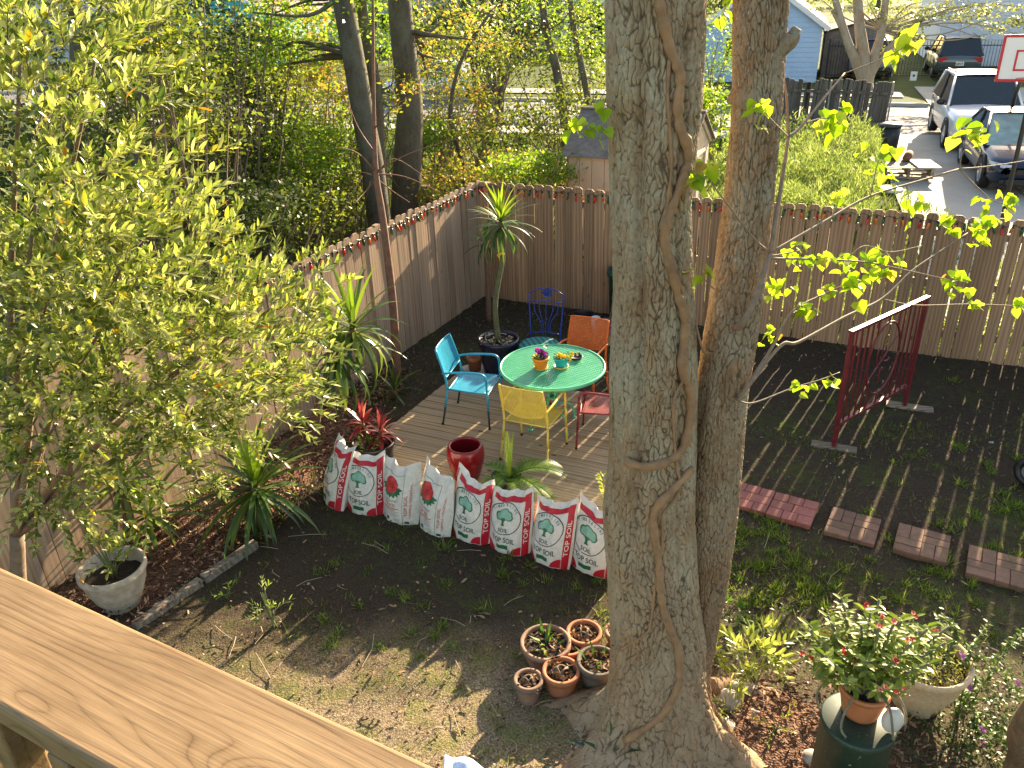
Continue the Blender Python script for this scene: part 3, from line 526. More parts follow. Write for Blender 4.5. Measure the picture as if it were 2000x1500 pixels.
cy = paint('paint_turquoise', (.0, .30, .47), (.0, .23, .38)); yl = paint('paint_yellow', (.66, .50, .10), (.55, .40, .07)); og = paint('paint_orange', (.70, .14, .02), (.58, .10, .015)); rd_ = paint('paint_dark_red', (.24, .02, .035), (.17, .012, .02))
arm_chair('turquoise mesh armchair left of the green table', cy, blk, -.44, 8.20, facing(.96, -.28))
arm_chair('yellow mesh armchair with its back to the camera', yl, yl, .215, 7.385, facing(.42, .9))
arm_chair('orange mesh armchair behind the green table', og, og, .79, 8.55, facing(-.42, -.9))
arm_chair('dark red mesh armchair half hidden by the tree trunk', rd_, rd_, .97, 7.60, facing(-.95, .22))
# --- ornate blue chair with a striped cushion
bl_ = paint('paint_cobalt', (.012, .05, .30), (.01, .03, .2)); bc = thing('garden_chair', 'cobalt blue wrought-iron chair with floral crest against the back fence', 'chair'); A = np.array
for s in (-1, 1):
    MB().tube(catmull([A([s*.20, -.24, 0]), A([s*.19, -.21, .43]), A([s*.205, -.25, .75]), A([s*.225, -.30, 1.02])], 4), .010, 8).build('back_post', bl_, bc, True)
    MB().tube(catmull([A([s*.21, .25, 0]), A([s*.2, .2, .2]), A([s*.2, .19, .43])], 4), .010, 8).build('leg', bl_, bc, True)
    MB().tube(catmull([A([s*.225, -.30, 1.02]), A([s*.12, -.305, 1.085]), A([s*.06, -.305, 1.10]), A([s*.015, -.305, 1.065]), A([s*.04, -.305, 1.03])], 6), .008, 8).build('crest_rail', bl_, bc, True)
def yb(z): return np.interp(z, [.43, .75, 1.02], [-.21, -.25, -.30])
for z, w in ((.92, .213), (.52, .19)): MB().tube([A([x*w, yb(z)-.012*(1-x*x), z+.02*(1-x*x)]) for x in np.linspace(-1, 1, 9)], .007, 8).build('cross_rail', bl_, bc, True)
for a, b in ((-.16, -.06), (-.09, -.035), (0, 0), (.09, .035), (.16, .06)): MB().tube(catmull([A([a, yb(.92), .925]), A([a*.8+b*.2, yb(.8), .8]), A([b, yb(.66), .66]), A([b*1.1, yb(.53), .53])], 4), .0055, 6).build('spindle', bl_, bc, True)
for k in range(7):
    an = k*2*math.pi/7; mb = MB(); c = A([0, -.315, 1.035]); mb.grid(lambda u, v: c+A([math.cos(an)*(.015+.06*u)-math.sin(an)*.02*math.sin(math.pi*u)*(v-.5)*2, -.012*math.sin(math.pi*u), math.sin(an)*(.015+.06*u)+math.cos(an)*.02*math.sin(math.pi*u)*(v-.5)*2]), 5, 2); mb.build('petal', bl_, bc, True)
MB().sphere((0, -.32, 1.035), .018).build('flower_centre', bl_, bc, True)
MB().lathe([(.0, .425), (.235, .425), (.245, .435), (.235, .445), (.0, .446)], (0, -.0, 0), 28).build('seat', bl_, bc, True)
place(bc, .39, 9.36, .0, facing(-.25, -.97))
m = NT('cushion_stripe'); v = m.coord(jitter=False); w = m.node('ShaderNodeTexWave', wave_type='BANDS', bands_direction='X'); m.set(w.inputs[0], v); w.inputs['Scale'].default_value = 5.2
col = m.ramp(w.outputs[0], [(.35, (.005, .09, .13)), (.5, (.0, .20, .17)), (.75, (.01, .25, .19))]); m.bump(m.noise(v, 200, 2), .2, .002); M['cushion'] = m.fin(col, .8)
cu = MB().lathe([(.0, 0), (.20, .0), (.238, .015), (.245, .035), (.225, .06), (.15, .075), (0, .08)], (0, 0, 0), 32).build('seat_cushion', M['cushion'], None, True); tag(cu, 'round teal cushion with green stripes on the blue chair', 'cushion'); place(cu, .355, 9.27, .448, .25); cu.scale = (1.08, 1.08, 1.1)
# --- green mesh table
gn = paint('paint_mint_green', (.11, .50, .30), (.08, .42, .24)); gn.node_tree.nodes['Principled BSDF'].inputs['Roughness'].default_value = .3; TX, TY, TZ = .44, 7.96, DZ+.715
tb = thing('patio_table', 'round mint green mesh table on a scrolled pedestal', 'table', (TX, TY, DZ)); RT = .555
mb = MB()
for k in range(-26, 27):
    q = k*.0215; h = math.sqrt(max(0, RT*RT-q*q))
    if h < .02: continue
    mb.box((TX+q, TY, TZ-.002), (.0085, 2*h, .004))
    if k % 2 == 0: mb.box((TX, TY+q*1.0, TZ+.0008), (2*h, .0062, .004))
mb.xf(np.eye(3), np.zeros(3)); V = np.array(mb.v); V[:, :2] = (V[:, :2]-[TX, TY]) @ rotz(.55)[:2, :2].T+[TX, TY]; mb.v = [tuple(p) for p in V]; mb.build('tabletop_mesh', gn, tb, kind='stuff')
MB().lathe([(RT-.004, -.028), (RT+.012, -.028), (RT+.018, -.012), (RT+.012, .008), (RT-.004, .009), (RT-.006, -.028)], (TX, TY, TZ), 72).build('rim', gn, tb, True)
MB().lathe([(.09, -.02), (.10, -.02), (.10, -.006), (.09, -.006)], (TX, TY, TZ), 24).build('hub_ring', gn, tb, True)
for k in range(6):
    a = k*math.pi/3+.2; MB().bar((TX, TY, TZ-.014), (TX+RT*math.cos(a), TY+RT*math.sin(a), TZ-.014), .02, .012).build('support_bar', gn, tb)
for k in range(4):
    a = k*math.pi/2+.5; c, s = math.cos(a), math.sin(a); f = lambda r, z: A([TX+r*c, TY+r*s, DZ+z])
    MB().tube(catmull([f(.06, .70), f(.045, .60), f(.07, .50), f(.05, .40), f(.055, .30), f(.09, .24), f(.16, .22), f(.24, .17), f(.28, .08), f(.285, .012)], 5), .0115, 8).build('leg', gn, tb, True)
    MB().tube(catmull([f(.075, .55), f(.11, .52), f(.12, .47), f(.095, .44), f(.075, .47), f(.09, .49)], 5), .006, 6).build('scroll', gn, tb, True); MB().lathe([(.0, 0), (.026, 0), (.026, .01), (.012, .02), (0, .02)], f(.285, 0), 10).build('foot', gn, tb, True)
for z in (.62, .34): MB().lathe([(.05, -.01), (.064, -.01), (.064, .01), (.05, .01)], (TX, TY, DZ+z), 16).build('collar', gn, tb, True)
# ================================================================== pots
def pot_mesh(c, r0, r1, h, mat, root, rim=.03, th=.014, name='pot', bulge=0., n=32, rimw=.008):
    pr = [(0, 0), (r0, 0)]
    for k in range(1, 8):
        t = k/8; pr.append((r0+(r1-r0)*t+bulge*math.sin(math.pi*t), t*(h-rim)))
    if rim > 0: pr += [(r1, h-rim), (r1+rimw, h-rim), (r1+rimw*1.2, h-.004), (r1+rimw*.6, h)]
    pr += [(r1-th, h), (r1-th-.004, h-.01), (max(r1-th+bulge*.3-.01, .01), h*.6), (r0*.9, .02)]
    return MB().lathe(pr, c, n).build(name, mat, root, True)
def soil(c, r, z, root, mat=None):
    mb = MB(); c = np.asarray(c, float); n = 18; V = [c+[0, 0, z+.012]]; F = []
    for j in range(1, 5):
        for k in range(n): a = k*2*math.pi/n; V.append(c+[r*j/4*math.cos(a), r*j/4*math.sin(a), z+random.uniform(-.006, .012)])
    F = [(0, 1+k, 1+(k+1) % n) for k in range(n)]+[(1+(j-1)*n+k, 1+j*n+k, 1+j*n+(k+1) % n, 1+(j-1)*n+(k+1) % n) for j in range(1, 4) for k in range(n)]; mb.add(V, F); return mb.build('soil', mat or M['potsoil'], root)
def flower(root, c, nrm, r, mat, cmat, n=5, name='flower'):
    x, y, d = frame(nrm); mb = MB(); c = np.asarray(c, float)
    for k in range(n):
        a = 2*math.pi*k/n; o = math.cos(a)*x+math.sin(a)*y; q = -math.sin(a)*x+math.cos(a)*y; mb.grid(lambda u, v: c+o*(r*u)+q*((v-.5)*r*1.15*math.sin(math.pi*(.12+.8*u)))+d*(r*.25*u*u+(.06*r if k % 2 else 0)), 3, 2)
    mb.sphere(c+d*.1*r, r*.2, 6, 4, 1); return mb.build(name, [mat, cmat], root, True)
# pots on the table
pz = TZ+.010
def fmat(n, c): return leafmat(n, [(0, tuple(np.array(c)*.8)), (1, c)], .3, .5, .3, (1, 1, 1))
PUR, MAG, YEL, LEM, WHT = fmat('petal_purple', (.09, .005, .12)), fmat('petal_magenta', (.45, .02, .42)), fmat('petal_yellow', (.85, .55, .03)), fmat('petal_lemon', (.75, .66, .16)), fmat('petal_pale', (.75, .68, .62))
M['herb'] = leafmat('leaf_herb', [(0, (.05, .12, .02)), (.6, (.09, .19, .035)), (1, (.17, .26, .05))], .4)
p1 = G(1056, 718, pz); fp = thing('flower_pot', 'orange pot of purple pansies on the green table', 'flower pot', p1)
pot_mesh(p1, .062, .088, .125, paint('pot_orange', (.80, .26, .03), (.7, .2, .02)), fp, .028, .01, 'pot', 0, 28, .005); soil(p1, .066, .095, fp); MB().lathe([(0, 0), (.07, 0), (.078, .014), (.072, .014), (.066, .006), (0, .006)], p1-[0, 0, .006], 28).build('saucer', paint('saucer_cream', (.75, .60, .25)), fp, True)
for k in range(12):
    a = random.uniform(0, 6.28); rr = random.uniform(.0, .075); q = p1+[rr*math.cos(a), rr*math.sin(a), .165+random.uniform(-.02, .06)]; flower(fp, q, (math.cos(a)*.5, math.sin(a)*.5-.5, .6), .032, MAG if k % 3 == 0 else (WHT if k == 4 else PUR), YEL)
n = 90; a = rng.uniform(0, 6.28, n); r = rng.uniform(.01, .07, n); leaves('foliage', p1+np.stack([r*np.cos(a), r*np.sin(a), rng.uniform(.09, .15, n)], -1), np.stack([np.cos(a), np.sin(a), rng.uniform(.2, 1, n)], -1), rng.normal(size=(n, 3)), .04, .02, LT_DIA, M['herb'], fp, 'stuff')
p2 = G(1096, 716, pz); fp = thing('flower_pot', 'turquoise pot of yellow flowers in a yellow saucer on the green table', 'flower pot', p2)
pot_mesh(p2, .056, .08, .115, paint('pot_teal', (.0, .36, .42), (.0, .3, .36)), fp, .022, .01, 'pot', 0, 28, .005); soil(p2, .06, .085, fp); MB().lathe([(0, 0), (.072, 0), (.082, .02), (.075, .02), (.068, .006), (0, .006)], p2-[0, 0, .006], 28).build('saucer', paint('saucer_yellow', (.80, .58, .10)), fp, True)
for k in range(16):
    a = random.uniform(0, 6.28); rr = random.uniform(.0, .085); q = p2+[rr*math.cos(a)+.02, rr*math.sin(a), .125+random.uniform(-.02, .035)]; flower(fp, q, (math.cos(a)*.5, math.sin(a)*.5-.4, .6), .019, LEM if k % 2 else YEL, YEL)
for k in range(4): flower(fp, p2+[.085+.01*k, -.03+.015*k, .09+.018*k], (.3, -.5, .5), .022, YEL, LEM)
n = 110; a = rng.uniform(0, 6.28, n); r = rng.uniform(.01, .08, n); leaves('foliage', p2+np.stack([r*np.cos(a)+.012, r*np.sin(a), rng.uniform(.08, .13, n)], -1), np.stack([np.cos(a), np.sin(a), rng.uniform(.2, 1, n)], -1), rng.normal(size=(n, 3)), .035, .018, LT_DIA, M['herb'], fp, 'stuff')
p3 = G(1125, 700, pz); fp = thing('flower_tray', 'small black tray with a few pale flowers on the green table', 'tray', p3); MB().lathe([(0, 0), (.06, 0), (.075, .03), (.07, .03), (.055, .008), (0, .008)], p3, 20).build('tray', M['black'], fp, True)
for k in range(6): flower(fp, p3+[random.uniform(-.06, .05), random.uniform(-.05, .05), .035], (random.uniform(-.4, .4), -.4, .7), .018, LEM if k < 4 else PUR, YEL)
# red glazed jar, empty
rj = paint('glaze_red', (.20, .008, .014), (.15, .005, .01)); rj.node_tree.nodes['Principled BSDF'].inputs['Roughness'].default_value = .18
pj = G(912, 932, DZ); tag(MB().lathe([(0, 0), (.115, 0), (.13, .02), (.155, .10), (.178, .19), (.188, .26), (.185, .32), (.174, .365), (.168, .375), (.152, .377), (.142, .37), (.145, .34), (.165, .25), (.15, .15), (.11, .03), (0, .025)], pj, 40).build('garden_jar', rj, None, True), 'empty glossy dark red ceramic jar on the deck behind the bags', 'jar')
# potsherds and small pots at the back
q = G(928, 722, .1); tag(MB().lathe([(0, 0), (.075, 0), (.095, .15), (.105, .15), (.105, .19), (.092, .19), (.07, .02), (0, .02)], G(928, 722, .065), 24).build('clay_pot', M['terra'], None, True), 'small terracotta pot on a flat stone beside the dark blue planter', 'pot')
mb = MB(); c = G(938, 722, .03); mb.box(c, (.42, .36, .06), rotz(.5)); tag(mb.build('paving_stone', M['rock'], None, bevel=.01), 'flat tan stone under the small terracotta pot', 'stone')
c = G(1140, 640, 0); bp = thing('nursery_pot', 'empty black nursery pot near the back fence', 'pot', c); pot_mesh(c, .12, .15, .22, M['black'], bp, .02, .006)
c = G(1182, 658, 0); bp = thing('plastic_pot', 'faded pink plastic pot with a stick beside the trunk', 'pot', c); pot_mesh(c, .10, .135, .23, simple('pink_plastic', (.34, .13, .12), .5), bp, .03, .006); MB().tube([c+[.03, 0, .1], c+[.12, .05, .62]], .008, 6).build('stick', M['twig'], bp)
c = G(1163, 650, 0); tag(MB().lathe([(0, 0), (.05, 0), (.065, .24), (.06, .24), (.045, .01), (0, .01)], c, 18).build('plastic_cup', M['white'], None, True), 'white plastic cup between the black and pink pots', 'cup')
c = G(1190, 668, .0); n = 130; P = c+np.stack([rng.normal(0, .16, n), rng.normal(0, .09, n), rng.uniform(.01, .10, n)], -1); D = rng.normal(size=(n, 3))*[1, 1, .15]; st = leaves('straw_pile', P, D, rng.normal(size=(n, 3)), .28, .008, LT_DIA, simple('straw', (.55, .42, .16), .8), None, 'stuff'); st['label'] = 'loose yellow straw by the pink pot'
# blue-green bucket hung on the fence, seen between the trunks
c = G(1362, 668, .55); bk = thing('bucket', 'dark green bucket by the back fence seen between the trunks', 'bucket', (c[0], c[1], 0)); 
fx = 2.35; fb = FC+FE*(fx)-np.array([-FE[1], FE[0], 0])*.22; bk.location = tuple(fb); ORG[bk.name] = fb
MB().lathe([(0, 0.0), (.15, 0), (.17, .03), (.20, .72), (.215, .73), (.215, .80), (.19, .80), (.18, .5), (0, .45)], fb, 24).build('body', simple('green_plastic', (.008, .07, .045), .4), bk, True); MB().lathe([(.20, .72), (.225, .72), (.225, .76), (.2, .76)], fb, 24).build('rim', simple('green_plastic', (.008, .07, .045), .4), bk, True)
# terracotta cluster left of the big tree
for nm, x, y, rt, h, mt, lab in [('clay_pot', 1066, 1292, .185, .21, M['terra_old'], 'widest terracotta pot of the cluster, with green shoots'), ('clay_pot', 1140, 1268, .13, .19, M['terra'], 'bright terracotta pot of dead leaves at the back of the cluster'), ('clay_pot', 1166, 1333, .145, .23, M['clay_grey'], 'dark grey clay pot touching the tree trunk'),
                             ('clay_pot', 1096, 1348, .13, .21, M['terra'], 'orange terracotta pot with dry roots at the front of the cluster'), ('clay_pot', 1033, 1364, .10, .20, M['terra_old'], 'smallest brownish clay pot at the front left of the cluster'), ('clay_pot', 1110, 1288, .12, .17, M['terra'], 'terracotta pot squeezed in the middle of the cluster'), ('clay_pot', 1207, 1262, .10, .17, M['terra_old'], 'pale clay pot peeping out behind the trunk')]:
    c = G(x, y, 0.); c[2] = -.01; t = thing(nm, lab, 'pot', c, 'clay pots beside the tree'); pot_mesh(c, rt*.68, rt*.97, h, mt, t, h*.22, .014); soil(c, rt*.86, h*.84, t)
    n = 60; a = rng.uniform(0, 6.28, n); r = rt*.8*np.sqrt(rng.uniform(0, 1, n)); leaves('dead_leaf', c+np.stack([r*np.cos(a), r*np.sin(a), rng.uniform(h*.86, h*.99, n)], -1), rng.normal(size=(n, 3))*[1, 1, .4], rng.normal(size=(n, 3)), rng.uniform(.03, .07, n), .02, LT_DIA, leafmat('leaf_dry', [(0, (.16, .085, .045)), (.5, (.26, .15, .08)), (1, (.38, .25, .15))], .15, .7, .2, (1, .8, .5)), t, 'stuff')
    if 'shoots' in lab or 'grey' in lab:
        for k in range(16 if 'shoots' in lab else 5):
            a = random.uniform(0, 6.28); r = random.uniform(0, rt*.6); b = c+[r*math.cos(a), r*math.sin(a), h*.86]; L = random.uniform(.06, .14); d = A([math.cos(a)*.5, math.sin(a)*.5, 1.]); P = [b, b+d*L*.5, b+d*L+[math.cos(a)*.03, math.sin(a)*.03, -.01]]
            mb = MB(); s = A([-math.sin(a), math.cos(a), 0])*.011; mb.add([P[0]-s*.5, P[0]+s*.5, P[1]+s, P[1]-s, P[2]], [(0, 1, 2, 3), (3, 2, 4)]); mb.build('leaf', M['herb'], t)
    if 'roots' in lab or 'smallest' in lab or 'back of' in lab:
        mb = MB(); 
        for k in range(7):
            a = random.uniform(0, 6.28); mb.tube(catmull([c+[rt*.5*math.cos(a), rt*.5*math.sin(a), h*.85], c+[rt*.2*math.cos(a+1), rt*.2*math.sin(a+1), h*1.08], c+[rt*.5*math.cos(a+2.5), rt*.5*math.sin(a+2.5), h*.92]], 4), .006, 5)
        mb.build('dry_root', M['twig'], t, True)
# ================================================================== soil bags
def text2d(s, cache={}):
    if s not in cache:
        cu = bpy.data.curves.new('t', 'FONT'); cu.body = s; cu.size = 1; cu.resolution_u = 3; cu.offset = .012; o = bpy.data.objects.new('t', cu); COL.objects.link(o); dg = bpy.context.evaluated_depsgraph_get(); me = o.evaluated_get(dg).to_mesh()
        V = np.array([v.co[:2] for v in me.vertices]); F = [tuple(p.vertices) for p in me.polygons]; o.evaluated_get(dg).to_mesh_clear(); bpy.data.objects.remove(o); V -= V.min(0); cache[s] = (V/V[:, 1].max(), F)
    return cache[s]
m = NT('bag_plastic'); v = m.coord(); n = m.noise(v, 9, 5, .6, .5); n2 = m.noise(v, 30, 4, .6); col = m.ramp(n2, [(.3, (.60, .565, .50)), (.65, (.72, .69, .63))]); m.bump(m.math('ADD', n, m.math('MULTIPLY', n2, .4)), .55, .02); M['bag'] = m.fin(col, .42, 0, .4)
INK = {k: simple('ink_'+k, c, .45, .15, 20, .1) for k, c in dict(red=(.52, .012, .03), green=(.015, .14, .06), dark=(.03, .05, .05), pale=(.22, .45, .34), rose=(.62, .03, .03), rosed=(.30, .01, .02), grey=(.33, .34, .33), white=(.75, .72, .68), redtext=(.60, .10, .09)).items()}
def soil_bag(lab, B0, B1, h, seed, style, ears=(.06, .06), lean=.22, yaw=0., slump=0.):
    B0 = np.asarray(B0); B1 = np.asarray(B1); c = (B0+B1)/2; c[2] = -.01; w = np.linalg.norm((B1-B0)[:2]); ang = math.atan2(B1[1]-B0[1], B1[0]-B0[0])+yaw; Rm = rotz(ang); Tk = .125; rs = random.Random(seed); ph = [rs.uniform(0, 6.28) for _ in range(8)]
    t = thing('soil_bag', lab, 'bag', c, 'topsoil bags standing in a row before the deck')
    Lx = np.array([[1, 0, 0], [0, math.cos(lean), math.sin(lean)], [0, -math.sin(lean), math.cos(lean)]])
    def hz(u): return h*(1+ears[0]*.8*max(0, -u)**1.6+ears[1]*.8*max(0, u)**1.6-.05*(1-u*u)+.02*math.sin(3*u+ph[2])+.012*math.sin(7*u+ph[0]))
    def S(u, v, front=1, off=0.):
        q = min(abs(u), 1.); round_ = (1-q**2.6)
        th = Tk*(math.sin(math.pi*min(1, .18+.92*v))**.75 if v < .86 else .0) if False else Tk*max(0, (1-((v-.36)/.64)**2 if v > .36 else 1-((.36-v)/.5)**2*.55))**.8
        wr = .006*math.sin(9*u+5*v+ph[1])*math.sin(6*v+ph[2])+.003*math.sin(17*u-11*v+ph[3])+.014*math.sin(3.1*u+ph[4])*v*v+.006*math.sin(26*v+6*u+ph[5])*max(0, v-.55)*2+.06*max(0, v-.72)*math.sin(8*u+ph[6])+.05*max(0, v-.8)*math.sin(15*u+ph[4])
        x = w/2*1.02*u*(1+.04*math.sin(math.pi*v)-.07*v**3); z = v*hz(u)-slump*v*v*max(0, .2-u*ph[0] % 1)*h*0
        y = -front*(th*round_+off)+(wr if True else 0)+.10*max(0, v-.8)**1.3*math.sin(2.2*u+ph[7])
        return c+Rm @ (Lx @ np.array([x, y, z]))
    mb = MB(); mb.grid(lambda a, b: S(a*2-1, b, 1), 44, 44); mb.grid(lambda a, b: S(1-a*2, b, -1), 26, 26); body = mb.build('sack', M['bag'], t, True)
    def patch(name, poly_uv, ink, off=.0016, res=None):                        # a print area given as grid function (a,b)->(u,v)
        mb = MB(); mb.grid(lambda a, b: S(*poly_uv(a, b), 1, off), *(res or (14, 14))); return mb.build(name, INK[ink], body, True)
    def rect(name, u0, u1, v0, v1, ink, off=.0016, sh=0.): return patch(name, lambda a, b: (u0+(u1-u0)*a+sh*(b), v0+(v1-v0)*b), ink, off, (max(2, int(abs(u1-u0)*24)), max(2, int(abs(v1-v0)*40))))
    asp = (w/2)/h
    def disc(name, cu, cv, r, ink, a0=0, a1=6.2832, off=.0022, r0=0., ru=1.): return patch(name, lambda a, b: (cu+(r0+(r-r0)*b)*math.cos(a0+(a1-a0)*a)*ru, cv+(r0+(r-r0)*b)*math.sin(a0+(a1-a0)*a)*asp), ink, off, (36, 4))
    def text(name, s, fn, ink, off=.0028):
        V, F = text2d(s); mb = MB(); mb.add([S(*fn(*p), 1, off) for p in V], F); return mb.build(name, INK[ink], body)
    def hline(s, cu, cv, hgt, wid): V, _ = text2d(s); k = wid/V[:, 0].max(); return lambda x, y: (cu-wid/2+x*k, cv+y*hgt)
    def vline(s, cu, v0, v1, hgt): V, _ = text2d(s); L = V[:, 0].max(); return lambda x, y: (cu-y*hgt, v0+(v1-v0)*x/L)
    if style == 'tree':
        rect('red_band', -.80, .70, .84, .915, 'red'); rect('side_stripe', .70, .93, .0, .93, 'red'); rect('side_stripe', -.985, -.92, .30, .93, 'red')
        disc('red_corner', -.99, .01, .46, 'red', 0, math.pi/2); disc('red_corner', .68, .01, .42, 'red', math.pi/2, math.pi)
        cu, cv, r = -.13, .585, .76; disc('emblem_ring', cu, cv, r, 'dark', r0=r-.038, ru=1.)
        # tree emblem
        for q, (dx, dy, rr) in enumerate([(-.21, .10, .20), (.17, .11, .20), (0, .22, .21), (-.26, .02, .13), (.27, .0, .14), (.0, .06, .2)]): disc('crown_print', cu+dx, cv+(dy+.06)*asp, rr, 'green', off=.0020+.0001*q)
        for q, (dx, dy, rr) in enumerate([(-.18, .10, .155), (.16, .11, .165), (0, .22, .175), (-.24, .03, .095), (.25, .01, .1), (.0, .08, .165)]): disc('crown_print', cu+dx, cv+(dy+.06)*asp, rr, 'pale', off=.0032+.0001*q)
        patch('trunk_print', lambda a, b: (cu+(a-.5)*(.10+.16*abs(b-.35)**1.5+.05*(b < .2)), cv+(-.30+.36*b)*asp), 'green', .0044, (4, 10))
        word = 'TIMBERLINE'
        for i, ch in enumerate(word):
            an = math.radians(148-i*(116/9)); V, _ = text2d(ch); hh = .115; wd = V[:, 0].max()
            def fn(x, y, an=an, wd=wd): 
                rr = .58+y*hh; tt = (x-wd/2)*hh*.8; return (cu+rr*math.cos(an)+tt*math.sin(an), cv+(rr*math.sin(an)-tt*math.cos(an))*asp)
            text('lettering', ch, fn, 'green')
        text('lettering', 'SOIL', hline('SOIL', cu+.02, cv-.63*asp, .19*asp, .46), 'dark'); text('lettering', 'TOP SOIL', hline('TOP SOIL', -.10, .20, .085, 1.1), 'dark')
        rect('green_box', -.42, .14, .085, .155, 'green'); text('lettering', 'TOP SOIL', vline('TOP SOIL', .885, .2, .72, .14), 'white', .004)
    else:
        def vl(x, y): return 0
        rect('border_line', .42, .435, .03, .86, 'green'); rect('border_line', -.86, .43, .855, .862, 'green'); rect('border_line', -.865, -.855, .05, .855, 'green')
        cu, cv = -.22, .66
        for q in range(9):
            a = math.radians(195+q*19); patch('leaf_print', lambda A_, b, a=a: (cu+(.18+.42*b)*math.cos(a)*1.05-math.sin(a)*(A_-.5)*.22*math.sin(math.pi*(.15+.8*b)), cv+((.12+.42*b)*math.sin(a)+math.cos(a)*(A_-.5)*.22*math.sin(math.pi*(.15+.8*b)))*asp), 'green', .0018+.0001*q, (4, 8))
        disc('rose_print', cu, cv+.1*asp, .36, 'rosed', off=.0030)
        for q, (dx, dy, rr, i) in enumerate([(-.17, .12, .20, 'rose'), (.17, .14, .2, 'rose'), (0, .30, .19, 'rose'), (-.05, -.1, .21, 'rose'), (.14, -.06, .17, 'rose'), (.02, .11, .17, 'rosed'), (.03, .13, .13, 'rose'), (.0, .12, .07, 'rosed')]): disc('petal_print', cu+dx, cv+dy*asp, rr, i, off=.0038+.0003*q)
        text('lettering', 'Gardener', hline('Gardener', cu+.02, .41, .05, .75), 'grey'); text('lettering', 'TOP SOIL', hline('TOP SOIL', cu, .325, .055, .62), 'redtext')
        rect('small_print', -.72, .25, .285, .30, 'redtext'); rect('small_print', -.6, .1, .262, .272, 'redtext')
        for k in range(4): rect('small_print', -.72, .25-.1*(k % 2), .235-.03*k, .243-.03*k, 'grey')
        rect('small_print', -.75, -.6, .06, .11, 'grey'); rect('small_print', -.4, -.28, .055, .12, 'dark'); text('lettering', '1 CU. FT.', hline('1 CU. FT.', .12, .06, .04, .42), 'grey')
        text('lettering', 'TOP SOIL', vline('TOP SOIL', .62, .16, .52, .12), 'redtext', .004); text('lettering', 'TIERRA VEGETAL', vline('TIERRA VEGETAL', .76, .12, .70, .07), 'redtext', .004); rect('bar_code', .5, .68, .03, .07, 'dark')
    return t
bg_ = [((625, 968), (685, 992), .60, 'tree', (.02, .10), 'leftmost tree-emblem soil bag, turned sideways at the row end', .28, -.45), ((680, 990), (752, 1003), .55, 'tree', (.10, .10), 'upright tree-emblem soil bag in front of the red-leaved plant', .2, .0), ((750, 1001), (817, 1024), .54, 'rose', (.02, .09), 'white rose-print soil bag, left of the two with roses', .18, .0), ((818, 1020), (882, 1048), .56, 'rose', (.18, -.03), 'rose-print soil bag with twisted top in front of the red jar', .2, -.1),
       ((885, 1037), (957, 1062), .55, 'tree', (.16, .04), 'tree-emblem soil bag touching the right rose-print bag', .22, 0.), ((957, 1060), (1034, 1083), .54, 'tree', (.02, .14), 'tree-emblem soil bag below the sago palm', .2, 0.), ((1037, 1080), (1112, 1110), .53, 'tree', (.08, .18), 'tree-emblem soil bag standing apart, second from the tree trunk', .24, 0.), ((1115, 1095), (1200, 1128), .56, 'tree', (.14, .05), 'tree-emblem soil bag cut off by the tree trunk', .2, 0.)]
for i, (a, b, h, st, er, lab, ln, yw) in enumerate(bg_): soil_bag(lab, G(*a), G(*b), h*1.1, i+3, st, er, ln, yw)
# ================================================================== brick pavers
def mean4(P): return np.mean([G(*p, .05) for p in P], 0)
m = NT('brick_red'); v = m.coord(); n = m.noise(v, 30, 5, .7); n2 = m.noise(v, 140, 3); M['brick_red'] = None; col = m.mix(1., m.ramp(n, [(.3, (.25, .075, .06)), (.7, (.36, .13, .105))]), m.ramp(m.objrand(), [(0, .8), (1, 1.1)]), 'MULTIPLY'); m.bump(n2, .4, .003); M['brick_red'] = m.fin(col, .85)
m = NT('brick_mossy'); v = m.coord(); n = m.noise(v, 14, 5, .7); n2 = m.noise(v, 140, 3); col = m.mix(1., m.ramp(n, [(.3, (.12, .09, .045)), (.5, (.21, .115, .075)), (.72, (.27, .135, .095))]), m.ramp(m.objrand(), [(0, .75), (1, 1.1)]), 'MULTIPLY'); m.bump(n2, .5, .004); M['brick_moss'] = m.fin(col, .9)
pav = [([(1438, 940), (1512, 960), (1490, 1000), (1415, 975)], M['brick_red'], 'red brick stepping slab nearest the tree trunk', 0), ([(1515, 962), (1605, 982), (1580, 1025), (1497, 1000)], M['brick_red'], 'red brick stepping slab, second from the trunk', 0), ([(1620, 985), (1733, 1010), (1710, 1065), (1603, 1042)], M['brick_moss'], 'mossy brick stepping slab, middle of the five', 1), ([(1753, 1015), (1868, 1045), (1853, 1105), (1735, 1070)], M['brick_moss'], 'mossy brick stepping slab, second from the right edge', 1), ([(1898, 1060), (2010, 1092), (1995, 1152), (1882, 1115)], M['brick_moss'], 'mossy brick stepping slab cut by the right picture edge', 1)]
pvx = unit(np.array([.42, -.25, 0])); pvy = np.array([-pvx[1], pvx[0], 0])
